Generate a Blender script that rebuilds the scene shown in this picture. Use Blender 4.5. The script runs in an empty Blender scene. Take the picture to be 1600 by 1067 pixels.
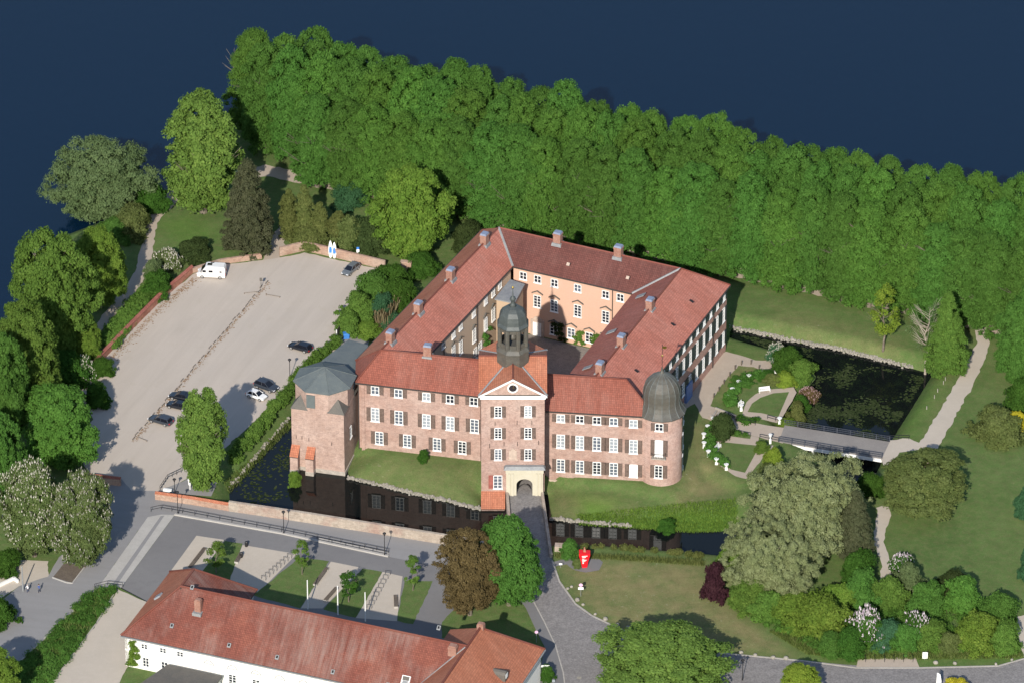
import bpy, bmesh, math, random
import numpy as np
from mathutils import Vector, Matrix, noise

SC = bpy.context.scene
COL = SC.collection
R = math.radians

# ---------------------------------------------------------------- camera
cam_d = bpy.data.cameras.new('camera')
cam = bpy.data.objects.new('camera', cam_d)
COL.objects.link(cam)
cam_d.sensor_width = 36.0
cam_d.lens = 216.0
cam_d.clip_start = 10.0
cam_d.clip_end = 12000.0
cam.location = (0.0, -1157 * math.cos(R(31)), 1157 * math.sin(R(31)))
cam.rotation_euler = (R(90 - 31), 0, 0)
SC.camera = cam

# ---------------------------------------------------------------- sky and sun
SUN_EL, SUN_AZ = 30.0, 189.0          # azimuth clockwise from +Y
wd = bpy.data.worlds.new('World')
SC.world = wd
wd.use_nodes = True
wn = wd.node_tree
wn.nodes.clear()
sky = wn.nodes.new('ShaderNodeTexSky')
sky.sky_type = 'NISHITA'
sky.sun_disc = False
sky.sun_elevation = R(SUN_EL)
sky.sun_rotation = R(SUN_AZ)
sky.altitude = 50
sky.air_density = 1.0
sky.dust_density = 0.6
sky.ozone_density = 1.5
bg = wn.nodes.new('ShaderNodeBackground')
bg.inputs['Strength'].default_value = 0.12
wo = wn.nodes.new('ShaderNodeOutputWorld')
wn.links.new(sky.outputs[0], bg.inputs[0])
wn.links.new(bg.outputs[0], wo.inputs[0])
sun_d = bpy.data.lights.new('sun', 'SUN')
sun_d.energy = 4.2
sun_d.angle = R(0.5)
sun_d.color = (1.0, 0.93, 0.83)
sun = bpy.data.objects.new('sun', sun_d)
COL.objects.link(sun)
a_ = R(SUN_AZ)
to_sun = Vector((math.sin(a_) * math.cos(R(SUN_EL)), math.cos(a_) * math.cos(R(SUN_EL)), math.sin(R(SUN_EL))))
sun.rotation_euler = (-to_sun).to_track_quat('-Z', 'Y').to_euler()
sun.location = to_sun * 400
SC.view_settings.view_transform = 'Standard'
SC.view_settings.look = 'None'
SC.view_settings.exposure = 0.45
SC.view_settings.gamma = 1.0
SC.view_settings.use_curve_mapping = False
SC.cycles.max_bounces = 6
SC.cycles.diffuse_bounces = 3
SC.cycles.glossy_bounces = 3
SC.cycles.transmission_bounces = 3
SC.cycles.caustics_reflective = False
SC.cycles.caustics_refractive = False

# ---------------------------------------------------------------- materials
M = {}

def _nodes(name):
    m = bpy.data.materials.new(name)
    m.use_nodes = True
    t = m.node_tree
    t.nodes.clear()
    o = t.nodes.new('ShaderNodeOutputMaterial')
    M[name] = m
    return m, t, o

def _noise(t, scale, detail=5, rough=.6, vec=None, dist=0.0):
    n = t.nodes.new('ShaderNodeTexNoise')
    n.inputs['Scale'].default_value = scale
    n.inputs['Detail'].default_value = detail
    n.inputs['Roughness'].default_value = rough
    n.inputs['Distortion'].default_value = dist
    if vec is not None:
        t.links.new(vec, n.inputs['Vector'])
    return n.outputs['Fac']

def _ramp(t, fac, stops):
    r = t.nodes.new('ShaderNodeValToRGB')
    e = r.color_ramp.elements
    while len(e) > 1:
        e.remove(e[-1])
    e[0].position = stops[0][0]
    e[0].color = (*stops[0][1], 1)
    for p, c in stops[1:]:
        x = e.new(p)
        x.color = (*c, 1)
    t.links.new(fac, r.inputs[0])
    return r.outputs[0]

def _mix(t, fac, a, b, mode='MIX'):
    m = t.nodes.new('ShaderNodeMix')
    m.data_type = 'RGBA'
    m.blend_type = mode
    for s, v in ((m.inputs[0], fac), (m.inputs[6], a), (m.inputs[7], b)):
        if hasattr(v, 'links'):
            t.links.new(v, s)
        elif isinstance(v, (int, float)):
            s.default_value = v
        else:
            s.default_value = (*v, 1)
    return m.outputs[2]

def _math(t, op, a, b=0.0):
    m = t.nodes.new('ShaderNodeMath')
    m.operation = op
    for s, v in ((m.inputs[0], a), (m.inputs[1], b)):
        if hasattr(v, 'links'):
            t.links.new(v, s)
        else:
            s.default_value = v
    return m.outputs[0]

def _pos(t):
    return t.nodes.new('ShaderNodeNewGeometry').outputs['Position']

def _finish(t, o, colour, rough=.85, bump=None, bstr=.3, bdist=.05, metallic=0.0, spec=.3):
    p = t.nodes.new('ShaderNodeBsdfPrincipled')
    p.inputs['Roughness'].default_value = rough
    p.inputs['Metallic'].default_value = metallic
    p.inputs['Specular IOR Level'].default_value = spec
    if hasattr(colour, 'links'):
        t.links.new(colour, p.inputs['Base Color'])
    else:
        p.inputs['Base Color'].default_value = (*colour, 1)
    if bump is not None:
        b = t.nodes.new('ShaderNodeBump')
        b.inputs['Strength'].default_value = bstr
        b.inputs['Distance'].default_value = bdist
        t.links.new(bump, b.inputs['Height'])
        t.links.new(b.outputs[0], p.inputs['Normal'])
    t.links.new(p.outputs[0], o.inputs[0])
    return p

def plain(name, c, rough=.6, metallic=0.0, spec=.4, var=.12, scale=1.5):
    m, t, o = _nodes(name)
    n = _noise(t, scale, 4, .6, _pos(t))
    lo = tuple(v * (1 - var) for v in c)
    hi = tuple(min(1, v * (1 + var)) for v in c)
    _finish(t, o, _ramp(t, n, [(.3, lo), (.7, hi)]), rough, metallic=metallic, spec=spec)
    return m

def mottled(name, c1, c2, c3, s1=.15, s2=1.6, s3=8., rough=.9, bstr=.25, amt2=.5, amt3=.35):
    """c1/c2 blend in broad patches, c3 in finer ones, and a fine grain on top"""
    m, t, o = _nodes(name)
    v = _pos(t)
    a = _ramp(t, _noise(t, s1, 4, .55, v), [(.36, c1), (.64, c2)])
    f2 = _ramp(t, _noise(t, s2, 5, .65, v), [(.48, (0, 0, 0)), (.7, (amt2,) * 3)])
    b = _mix(t, f2, a, c3)
    g = _noise(t, s3, 3, .6, v)
    gr = _ramp(t, g, [(.3, (1 - amt3,) * 3), (.7, (1 + amt3 * .3,) * 3)])
    c = _mix(t, 1.0, b, gr, 'MULTIPLY')
    _finish(t, o, c, rough, g, bstr, .05)
    return m

def brickwall(name, c1, c2, c3, stain):
    """old brick: courses, patched areas, pale washed areas"""
    m, t, o = _nodes(name)
    v = _pos(t)
    patch = _ramp(t, _noise(t, .22, 5, .6, v), [(.32, c1), (.5, c2), (.68, c3)])
    geo = t.nodes.new('ShaderNodeSeparateXYZ')
    t.links.new(v, geo.inputs[0])
    s = _math(t, 'ADD', _math(t, 'MULTIPLY', geo.outputs[0], .9), _math(t, 'MULTIPLY', geo.outputs[1], .75))
    cmb = t.nodes.new('ShaderNodeCombineXYZ')
    t.links.new(s, cmb.inputs[0])
    t.links.new(geo.outputs[2], cmb.inputs[1])
    br = t.nodes.new('ShaderNodeTexBrick')
    br.inputs['Scale'].default_value = 1.0
    br.inputs['Brick Width'].default_value = .52
    br.inputs['Row Height'].default_value = .2
    br.inputs['Mortar Size'].default_value = .02
    br.inputs['Color1'].default_value = (.82, .8, .8, 1)
    br.inputs['Color2'].default_value = (1.08, 1.05, 1.02, 1)
    br.inputs['Mortar'].default_value = (1.12, 1.12, 1.1, 1)
    t.links.new(cmb.outputs[0], br.inputs['Vector'])
    c = _mix(t, .8, patch, br.outputs['Color'], 'MULTIPLY')
    # vertical run-off stains with their own shape
    cm2 = t.nodes.new('ShaderNodeCombineXYZ')
    t.links.new(_math(t, 'MULTIPLY', s, 1.0), cm2.inputs[0])
    t.links.new(_math(t, 'MULTIPLY', geo.outputs[2], .16), cm2.inputs[1])
    st = _ramp(t, _noise(t, 1.1, 5, .65, cm2.outputs[0]), [(.55, (0, 0, 0)), (.78, (.55,) * 3)])
    c = _mix(t, st, c, stain)
    pm = _noise(t, 1.3, 6, .75, v)
    c = _mix(t, 1.0, c, _ramp(t, pm, [(.28, (.80, .76, .74)), (.5, (1.06,) * 3), (.72, (1.28, 1.28, 1.27))]), 'MULTIPLY')
    fine = _noise(t, 5.5, 4, .7, v)
    c = _mix(t, 1.0, c, _ramp(t, fine, [(.3, (.78,) * 3), (.7, (1.1,) * 3)]), 'MULTIPLY')
    _finish(t, o, c, .92, fine, .3, .05)
    return m

def rooftiles(name, c1, c2, c3, lichen, lichen_amt, tile=(.34, .42), streak=True):
    m, t, o = _nodes(name)
    uvn = t.nodes.new('ShaderNodeUVMap')
    uvn.uv_map = 'UVMap'
    uv = uvn.outputs[0]
    v = _pos(t)
    base = _ramp(t, _noise(t, .16, 5, .6, v), [(.3, c1), (.5, c2), (.7, c3)])
    br = t.nodes.new('ShaderNodeTexBrick')
    br.offset = 0.0
    br.inputs['Scale'].default_value = 1.0
    br.inputs['Brick Width'].default_value = tile[0]
    br.inputs['Row Height'].default_value = tile[1]
    br.inputs['Mortar Size'].default_value = .045
    br.inputs['Mortar Smooth'].default_value = .6
    br.inputs['Color1'].default_value = (.8, .8, .8, 1)
    br.inputs['Color2'].default_value = (1.12, 1.1, 1.08, 1)
    br.inputs['Mortar'].default_value = (.55, .5, .5, 1)
    t.links.new(uv, br.inputs['Vector'])
    c = _mix(t, .85, base, br.outputs['Color'], 'MULTIPLY')
    mp = t.nodes.new('ShaderNodeMapping')
    mp.inputs['Scale'].default_value = (1.1, .09, 1)
    t.links.new(uv, mp.inputs['Vector'])
    st = _noise(t, 1.0, 5, .7, mp.outputs[0])
    if streak:
        c = _mix(t, 1.0, c, _ramp(t, st, [(.3, (.86,) * 3), (.68, (1.08, 1.07, 1.06))]), 'MULTIPLY')
    big = _noise(t, .12, 4, .6, v)
    fl = _math(t, 'MULTIPLY', _ramp(t, big, [(.42, (0, 0, 0)), (.62, (1, 1, 1))]), _ramp(t, st, [(.35, (0, 0, 0)), (.65, (lichen_amt,) * 3)]))
    c = _mix(t, fl, c, lichen)
    fine = _noise(t, 4.0, 5, .75, v)
    c = _mix(t, 1.0, c, _ramp(t, fine, [(.3, (.84,) * 3), (.72, (1.1,) * 3)]), 'MULTIPLY')
    _finish(t, o, c, .85, br.outputs['Fac'], .35, -.05)
    return m

def leaves(name, dark, mid, light, trans=.3, hue=.032):
    m, t, o = _nodes(name)
    at = t.nodes.new('ShaderNodeAttribute')
    at.attribute_name = 'tint'
    c = _ramp(t, at.outputs['Fac'], [(0.0, dark), (.5, mid), (1.0, light)])
    oi = t.nodes.new('ShaderNodeObjectInfo')
    hs = t.nodes.new('ShaderNodeHueSaturation')
    t.links.new(_math(t, 'ADD', .5 - hue * .25, _math(t, 'MULTIPLY', oi.outputs['Random'], hue * .5)), hs.inputs['Hue'])
    t.links.new(_math(t, 'ADD', .89, _math(t, 'MULTIPLY', oi.outputs['Random'], .22)), hs.inputs['Value'])
    t.links.new(c, hs.inputs['Color'])
    d = t.nodes.new('ShaderNodeBsdfDiffuse')
    tr = t.nodes.new('ShaderNodeBsdfTranslucent')
    mx = t.nodes.new('ShaderNodeMixShader')
    mx.inputs[0].default_value = trans
    t.links.new(hs.outputs[0], d.inputs[0])
    t.links.new(hs.outputs[0], tr.inputs[0])
    t.links.new(d.outputs[0], mx.inputs[1])
    t.links.new(tr.outputs[0], mx.inputs[2])
    t.links.new(mx.outputs[0], o.inputs[0])
    return m

def water(name, body, ripple, scale, rough):
    m, t, o = _nodes(name)
    v = _pos(t)
    n = _noise(t, scale, 4, .6, v)
    p = _finish(t, o, body, rough, n, ripple, .3, spec=.5)
    p.inputs['IOR'].default_value = 1.33
    return m

water('lake_water', (.002, .012, .030), .05, .35, .12)
water('moat_water', (.006, .008, .008), .008, .4, .02)
brickwall('pink_brick', (.345, .222, .182), (.385, .268, .228), (.42, .312, .27), (.285, .215, .187))
brickwall('keep_brick', (.37, .26, .215), (.405, .295, .25), (.43, .325, .28), (.33, .255, .22))
brickwall('red_brick', (.30, .13, .09), (.36, .165, .115), (.42, .22, .16), (.25, .14, .11))
brickwall('east_brick', (.36, .20, .155), (.41, .245, .195), (.45, .29, .24), (.30, .19, .16))
brickwall('wall_brick', (.33, .20, .15), (.37, .26, .20), (.40, .31, .25), (.29, .245, .20))
brickwall('parapet_stone', (.34, .285, .235), (.38, .33, .275), (.32, .23, .19), (.25, .23, .19))
brickwall('grey_stone', (.30, .28, .25), (.36, .33, .29), (.42, .39, .34), (.22, .22, .18))
mottled('peach_render', (.60, .385, .28), (.58, .375, .275), (.55, .38, .30), .2, .9, 5, .9, .05, .35, .06)
mottled('cream_render', (.50, .36, .24), (.48, .35, .235), (.45, .34, .24), .2, .9, 5, .9, .05, .3, .06)
mottled('beige_render', (.52, .40, .29), (.50, .39, .29), (.44, .35, .27), .2, .9, 5, .9, .05, .4, .08)
mottled('white_render', (.80, .78, .74), (.82, .80, .76), (.74, .72, .67), .2, .8, 5, .9, .05, .35, .05)
mottled('portal_cream', (.52, .48, .365), (.55, .51, .40), (.46, .42, .32), .4, 1.2, 6, .8, .05, .3, .06)
rooftiles('tiles_front', (.25, .080, .055), (.285, .094, .065), (.315, .112, .080), (.28, .19, .16), .25)
rooftiles('tiles_old', (.31, .105, .078), (.36, .128, .095), (.40, .15, .115), (.36, .24, .20), .2)
rooftiles('tiles_west', (.44, .158, .112), (.49, .185, .135), (.54, .215, .162), (.46, .31, .26), .2)
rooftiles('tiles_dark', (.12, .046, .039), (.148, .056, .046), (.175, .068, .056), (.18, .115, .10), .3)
rooftiles('tiles_orange', (.42, .15, .082), (.47, .175, .10), (.51, .205, .12), (.40, .25, .18), .2)
rooftiles('tiles_lichen', (.17, .056, .041), (.205, .068, .049), (.25, .088, .060), (.26, .20, .175), .6, (.3, .38))
mottled('verdigris_metal', (.112, .132, .135), (.132, .152, .15), (.16, .175, .165), .5, 1.4, 5, .55, .1, .5, .15)
mottled('brown_copper', (.105, .095, .078), (.085, .082, .072), (.13, .135, .12), .5, 1.2, 6, .5, .1, .5, .2)
mottled('dome_copper', (.062, .072, .072), (.075, .085, .083), (.11, .125, .12), .6, 1.3, 6, .5, .1, .5, .2)
mottled('slate_grey', (.11, .105, .095), (.13, .12, .105), (.16, .145, .125), .6, 2., 6, .75, .2, .5, .2)
mottled('lead_grey', (.22, .23, .24), (.27, .28, .28), (.33, .34, .33), .5, 2., 6, .6, .1, .5, .15)
mottled('chimney_brick', (.30, .15, .11), (.36, .20, .15), (.40, .27, .22), .8, 2.5, 7, .9, .3, .6, .3)
plain('chimney_cap', (.20, .24, .33), .5)
plain('gutter_dark', (.06, .05, .045), .6)
plain('white_paint', (.80, .80, .78), .5, var=.04)
plain('window_glass', (.025, .03, .04), .08, spec=.6)
plain('window_blind', (.27, .30, .33), .3)
plain('window_sheen', (.10, .12, .15), .12, spec=.6)
plain('shutter_brown', (.135, .095, .078), .8, var=.35, scale=3.)
plain('shutter_green', (.030, .045, .042), .6, var=.3)
plain('shutter_red', (.30, .10, .08), .8, var=.2)
plain('black_iron', (.02, .02, .022), .5)
plain('gold', (.75, .52, .16), .3, metallic=1.)
plain('clock_face', (.03, .025, .03), .4)
plain('dark_void', (.012, .012, .014), .9)
plain('sandstone', (.46, .36, .29), .85, var=.15)
mottled('gravel_old', (.455, .415, .375), (.43, .395, .36), (.485, .45, .405), .035, .35, 9, .95, .15, .5, .10)
mottled('gravel_path', (.45, .375, .30), (.42, .35, .285), (.49, .42, .34), .2, 1., 9, .95, .2, .5, .15)
mottled('gravel_pale', (.50, .44, .365), (.47, .415, .345), (.53, .47, .40), .2, 1., 9, .95, .2, .5, .12)
mottled('asphalt_old', (.245, .24, .24), (.27, .265, .262), (.22, .217, .217), .08, .6, 9, .9, .15, .5, .12)
mottled('asphalt_dark', (.185, .18, .18), (.205, .20, .198), (.165, .162, .162), .08, .6, 9, .9, .15, .5, .12)
mottled('concrete', (.42, .40, .37), (.46, .44, .41), (.36, .345, .32), .3, 1.3, 9, .9, .15, .5, .15)
mottled('kerb_stone', (.40, .375, .335), (.46, .43, .385), (.33, .31, .28), .8, 2., 9, .9, .15, .6, .2)
mottled('timber', (.12, .095, .075), (.16, .13, .10), (.20, .17, .14), .8, 3., 9, .9, .15, .6, .3)
mottled('timber_grey', (.22, .185, .15), (.28, .24, .20), (.17, .14, .11), .8, 3., 9, .9, .15, .6, .3)
mottled('bark', (.16, .13, .10), (.20, .17, .135), (.26, .23, .19), .8, 3., 9, .95, .3, .6, .3)
mottled('pale_bark', (.36, .31, .25), (.42, .37, .30), (.30, .26, .21), .8, 3., 9, .95, .3, .6, .2)
mottled('stones', (.30, .28, .235), (.38, .35, .30), (.20, .19, .155), .8, 2.5, 9, .95, .3, .6, .3)
mottled('bridge_deck', (.25, .23, .215), (.28, .26, .24), (.22, .205, .195), .3, 2., 9, .9, .1, .5, .15)

def tracked_gravel(name, c1, c2, c3, ang):
    m, t, o = _nodes(name)
    v = _pos(t)
    m0 = t.nodes.new('ShaderNodeMapping')
    m0.inputs['Rotation'].default_value = (0, 0, ang)
    t.links.new(v, m0.inputs['Vector'])
    mp = t.nodes.new('ShaderNodeMapping')
    mp.inputs['Scale'].default_value = (.04, .45, 1)
    t.links.new(m0.outputs[0], mp.inputs['Vector'])
    a = _ramp(t, _noise(t, .05, 5, .6, v), [(.35, c1), (.65, c2)])
    tr = _ramp(t, _noise(t, 1., 5, .65, mp.outputs[0], .6), [(.35, (.955, .95, .945)), (.65, (1.03, 1.03, 1.03))])
    c = _mix(t, 1.0, a, tr, 'MULTIPLY')
    c = _mix(t, _ramp(t, _noise(t, .3, 6, .7, v), [(.56, (0, 0, 0)), (.72, (.6,) * 3)]), c, c3)
    g = _noise(t, 7., 4, .7, v)
    c = _mix(t, 1.0, c, _ramp(t, g, [(.3, (.90,) * 3), (.7, (1.05,) * 3)]), 'MULTIPLY')
    _finish(t, o, c, .95, g, .2, .05)
tracked_gravel('gravel_lot', (.495, .435, .373), (.47, .417, .362), (.44, .385, .315), -1.19)
tracked_gravel('asphalt', (.245, .24, .24), (.27, .265, .262), (.22, .217, .217), .2)

def cobbles(name, c1, c2, c3, size):
    m, t, o = _nodes(name)
    v = _pos(t)
    vo = t.nodes.new('ShaderNodeTexVoronoi')
    vo.inputs['Scale'].default_value = size
    t.links.new(v, vo.inputs['Vector'])
    g = t.nodes.new('ShaderNodeRGBToBW')
    t.links.new(vo.outputs['Color'], g.inputs[0])
    base = _ramp(t, _noise(t, .12, 5, .6, v), [(.35, c1), (.65, c2)])
    c = _mix(t, _math(t, 'MULTIPLY', g.outputs[0], .45), base, c3)
    c = _mix(t, 1.0, c, _ramp(t, vo.outputs['Distance'], [(.35, (1.05,) * 3), (.75, (.84,) * 3)]), 'MULTIPLY')
    f = _noise(t, .6, 5, .7, v)
    c = _mix(t, 1.0, c, _ramp(t, f, [(.3, (.84,) * 3), (.7, (1.1,) * 3)]), 'MULTIPLY')
    _finish(t, o, c, .85, vo.outputs['Distance'], .5, -.05)
    return m
cobbles('cobbles', (.195, .183, .178), (.22, .207, .20), (.32, .30, .285), 3.2)
cobbles('courtyard_cobbles', (.21, .185, .165), (.25, .22, .20), (.30, .27, .24), 4.)

def grass():
    m, t, o = _nodes('grass')
    v = _pos(t)
    a = _ramp(t, _noise(t, .06, 5, .6, v), [(.3, (.082, .140, .040)), (.5, (.099, .161, .046)), (.7, (.122, .178, .056))])
    a = _mix(t, _ramp(t, _noise(t, .9, 6, .7, v), [(.42, (0, 0, 0)), (.7, (.9,) * 3)]), a, (.145, .165, .065))
    dry = t.nodes.new('ShaderNodeAttribute')
    dry.attribute_name = 'dry'
    nd = _noise(t, .22, 6, .7, v)
    fd = _math(t, 'MULTIPLY', dry.outputs['Fac'], _ramp(t, nd, [(.34, (.3,) * 3), (.6, (1,) * 3)]))
    c = _mix(t, fd, a, (.255, .215, .105))
    # worn white flecks (daisies, gravel) in dry turf
    fl = _noise(t, 1.3, 4, .7, v)
    fz = _ramp(t, _noise(t, .12, 3, .6, v), [(.45, (.15,) * 3), (.6, (1,) * 3)])
    ff = _math(t, 'MULTIPLY', _math(t, 'MULTIPLY', fz, _ramp(t, fl, [(.60, (0, 0, 0)), (.70, (.8,) * 3)])), _math(t, 'ADD', .15, dry.outputs['Fac']))
    c = _mix(t, ff, c, (.40, .38, .27))
    lush = t.nodes.new('ShaderNodeAttribute')
    lush.attribute_name = 'lush'
    c = _mix(t, lush.outputs['Fac'], c, (.10, .19, .032))
    g = _noise(t, 6., 4, .7, v)
    c = _mix(t, 1.0, c, _ramp(t, g, [(.3, (.68,) * 3), (.7, (1.2,) * 3)]), 'MULTIPLY')
    c = _mix(t, 1.0, c, _ramp(t, _noise(t, .35, 5, .7, v), [(.3, (.84,) * 3), (.7, (1.12,) * 3)]), 'MULTIPLY')
    _finish(t, o, c, .95, g, .6, .08, spec=.1)
grass()

leaves('leaf_linden', (0.050, 0.114, 0.022), (0.076, 0.173, 0.033), (0.115, 0.234, 0.051), .35)
leaves('leaf_linden_b', (0.057, 0.129, 0.022), (0.089, 0.193, 0.035), (0.135, 0.260, 0.052), .35)
leaves('leaf_bright', (0.075, 0.131, 0.022), (0.116, 0.193, 0.030), (0.188, 0.267, 0.048))
leaves('leaf_yellowgreen', (0.104, 0.159, 0.022), (0.171, 0.244, 0.032), (0.281, 0.342, 0.055))
leaves('leaf_fresh', (0.063, 0.118, 0.024), (0.095, 0.174, 0.032), (0.149, 0.237, 0.050))
leaves('leaf_lime', (0.083, 0.144, 0.031), (0.121, 0.199, 0.040), (0.184, 0.271, 0.061))
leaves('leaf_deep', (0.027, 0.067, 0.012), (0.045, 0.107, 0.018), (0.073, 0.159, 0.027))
leaves('leaf_willow', (0.075, 0.120, 0.050), (0.115, 0.168, 0.068), (0.170, 0.231, 0.106))
leaves('leaf_conifer', (0.049, 0.061, 0.029), (0.079, 0.091, 0.046), (0.122, 0.128, 0.073))
leaves('leaf_thuja', (0.079, 0.104, 0.030), (0.122, 0.146, 0.044), (0.177, 0.195, 0.067))
leaves('leaf_yew', (0.027, 0.044, 0.015), (0.044, 0.067, 0.022), (0.067, 0.095, 0.032))
leaves('leaf_teal', (0.027, 0.073, 0.032), (0.043, 0.110, 0.049), (0.067, 0.152, 0.073))
leaves('leaf_sycamore', (0.144, 0.175, 0.074), (0.216, 0.252, 0.115), (0.328, 0.364, 0.193))
leaves('leaf_olive', (0.070, 0.100, 0.030), (0.112, 0.145, 0.045), (0.173, 0.208, 0.074))
leaves('leaf_oak', (0.082, 0.138, 0.030), (0.124, 0.201, 0.043), (0.191, 0.282, 0.067))
leaves('leaf_meadow', (0.073, 0.116, 0.027), (0.116, 0.165, 0.041), (0.195, 0.232, 0.079))
leaves('leaf_beech', (0.074, 0.058, 0.026), (0.120, 0.090, 0.040), (0.186, 0.144, 0.066))
leaves('leaf_chestnut', (0.067, 0.104, 0.034), (0.104, 0.146, 0.049), (0.152, 0.195, 0.073))
leaves('leaf_purple', (0.027, 0.012, 0.017), (0.049, 0.020, 0.027), (0.079, 0.037, 0.044))
leaves('leaf_reed', (0.160, 0.135, 0.070), (0.240, 0.200, 0.110), (0.330, 0.280, 0.170))
leaves('leaf_yellow', (0.250, 0.240, 0.020), (0.420, 0.380, 0.030), (0.550, 0.500, 0.060))
leaves('petal_white', (0.360, 0.350, 0.270), (0.500, 0.480, 0.400), (0.620, 0.600, 0.530), .2, .0)
leaves('petal_lilac', (0.420, 0.340, 0.400), (0.600, 0.520, 0.560), (0.780, 0.720, 0.740), .2, .0)
leaves('fallen_leaf', (.20, .11, .06), (.30, .19, .11), (.36, .27, .18), .0, .0)
leaves('petal_pink', (0.260, 0.150, 0.160), (0.380, 0.250, 0.250), (0.500, 0.360, 0.360), .2, .0)
leaves('lily_leaf', (.020, .032, .012), (.034, .048, .018), (.058, .072, .032), .0, .0)

# ---------------------------------------------------------------- mesh helpers
class MB:
    """collects shapes into one mesh"""
    def __init__(s):
        s.v, s.f, s.mi, s.uv = [], [], [], {}
    def add(s, vs, fs, mi=0):
        b = len(s.v)
        s.v += [tuple(p) for p in vs]
        s.f += [tuple(i + b for i in f) for f in fs]
        s.mi += [mi] * len(fs)
    def box(s, cx, cy, z0, z1, sx, sy, rz=0.0, mi=0, top=1.0, topy=None):
        topy = top if topy is None else topy
        c, n = math.cos(rz), math.sin(rz)
        vs = []
        for z, kx, ky in ((z0, 1, 1), (z1, top, topy)):
            for x, y in ((-sx / 2 * kx, -sy / 2 * ky), (sx / 2 * kx, -sy / 2 * ky), (sx / 2 * kx, sy / 2 * ky), (-sx / 2 * kx, sy / 2 * ky)):
                vs.append((cx + x * c - y * n, cy + x * n + y * c, z))
        s.add(vs, [(3, 2, 1, 0), (4, 5, 6, 7), (0, 1, 5, 4), (1, 2, 6, 5), (2, 3, 7, 6), (3, 0, 4, 7)], mi)
    def bar(s, p, q, w, z0, z1, off=0.0, mi=0):
        """box along p->q, width w, shifted off to the left of the direction"""
        dx, dy = q[0] - p[0], q[1] - p[1]
        L = math.hypot(dx, dy) or 1e-6
        nx, ny = -dy / L, dx / L
        a, b = off - w / 2, off + w / 2
        P = [(p[0] + nx * a, p[1] + ny * a), (q[0] + nx * a, q[1] + ny * a), (q[0] + nx * b, q[1] + ny * b), (p[0] + nx * b, p[1] + ny * b)]
        s.add([(x, y, z0) for x, y in P] + [(x, y, z1) for x, y in P], [(3, 2, 1, 0), (4, 5, 6, 7), (0, 1, 5, 4), (1, 2, 6, 5), (2, 3, 7, 6), (3, 0, 4, 7)], mi)
    def rod(s, p, q, r, r2=None, seg=6, mi=0):
        p, q = Vector(p), Vector(q)
        r2 = r if r2 is None else r2
        d = (q - p).normalized()
        u = d.orthogonal().normalized()
        w = d.cross(u)
        vs = []
        for c, rr in ((p, r), (q, r2)):
            for k in range(seg):
                a = 2 * math.pi * k / seg
                vs.append(c + (u * math.cos(a) + w * math.sin(a)) * rr)
        fs = [(k, (k + 1) % seg, seg + (k + 1) % seg, seg + k) for k in range(seg)]
        fs += [tuple(range(seg))[::-1], tuple(range(seg, 2 * seg))]
        s.add(vs, fs, mi)
    def lathe(s, cx, cy, prof, seg=24, rot=0.0, mi=0, cap=True):
        """prof: list of (radius, z) from bottom to top"""
        vs, fs = [], []
        for r, z in prof:
            for k in range(seg):
                a = 2 * math.pi * k / seg + rot
                vs.append((cx + r * math.cos(a), cy + r * math.sin(a), z))
        for i in range(len(prof) - 1):
            for k in range(seg):
                k2 = (k + 1) % seg
                fs.append((i * seg + k, i * seg + k2, (i + 1) * seg + k2, (i + 1) * seg + k))
        if cap:
            fs.append(tuple(range(seg))[::-1])
            n = (len(prof) - 1) * seg
            fs.append(tuple(range(n, n + seg)))
        s.add(vs, fs, mi)
    def prism(s, poly, z0, z1, mi=0):
        n = len(poly)
        s.add([(x, y, z0) for x, y in poly] + [(x, y, z1) for x, y in poly],
              [tuple(range(n))[::-1], tuple(range(n, 2 * n))] + [(k, (k + 1) % n, n + (k + 1) % n, n + k) for k in range(n)], mi)
    def loft(s, sections, mi=0):
        n = len(sections[0])
        vs = [p for sec in sections for p in sec]
        fs = []
        for i in range(len(sections) - 1):
            for k in range(n):
                k2 = (k + 1) % n
                fs.append((i * n + k, i * n + k2, (i + 1) * n + k2, (i + 1) * n + k))
        fs.append(tuple(range(n))[::-1])
        b = (len(sections) - 1) * n
        fs.append(tuple(range(b, b + n)))
        s.add(vs, fs, mi)
    def mesh(s, name, mats, smooth=False):
        me = bpy.data.meshes.new(name)
        me.from_pydata(s.v, [], s.f)
        for m in (mats if isinstance(mats, (list, tuple)) else [mats]):
            me.materials.append(M[m])
        if any(s.mi):
            me.polygons.foreach_set('material_index', s.mi)
        if smooth:
            me.polygons.foreach_set('use_smooth', [True] * len(me.polygons))
        bm = bmesh.new()
        bm.from_mesh(me)
        bmesh.ops.recalc_face_normals(bm, faces=bm.faces)
        bm.to_mesh(me)
        bm.free()
        return me
    def build(s, name, mats, parent=None, smooth=False, **k):
        return put(name, s.mesh(name, mats, smooth), parent, **k)

def put(name, data, parent=None, loc=None, rz=None, label=None, cat=None, group=None, kind=None, scale=None):
    o = bpy.data.objects.new(name, data)
    COL.objects.link(o)
    if parent is not None:
        o.parent = parent
    if loc is not None:
        o.location = loc if len(loc) == 3 else (loc[0], loc[1], 0)
    if rz is not None:
        o.rotation_euler = (0, 0, rz)
    if scale is not None:
        o.scale = scale
    tag(o, label, cat, group, kind)
    return o

def tag(o, label=None, cat=None, group=None, kind=None):
    if label:
        o['label'] = label
    if cat:
        o['category'] = cat
    if group:
        o['group'] = group
    if kind:
        o['kind'] = kind
    return o

def thing(name, loc=(0, 0, 0), rz=0.0, label=None, cat=None, group=None):
    return put(name, None, None, loc, rz, label, cat, group)

def copy_tree(o, parent=None):
    c = o.copy()
    COL.objects.link(c)
    c.parent = parent
    for ch in o.children:
        copy_tree(ch, c)
    return c

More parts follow.
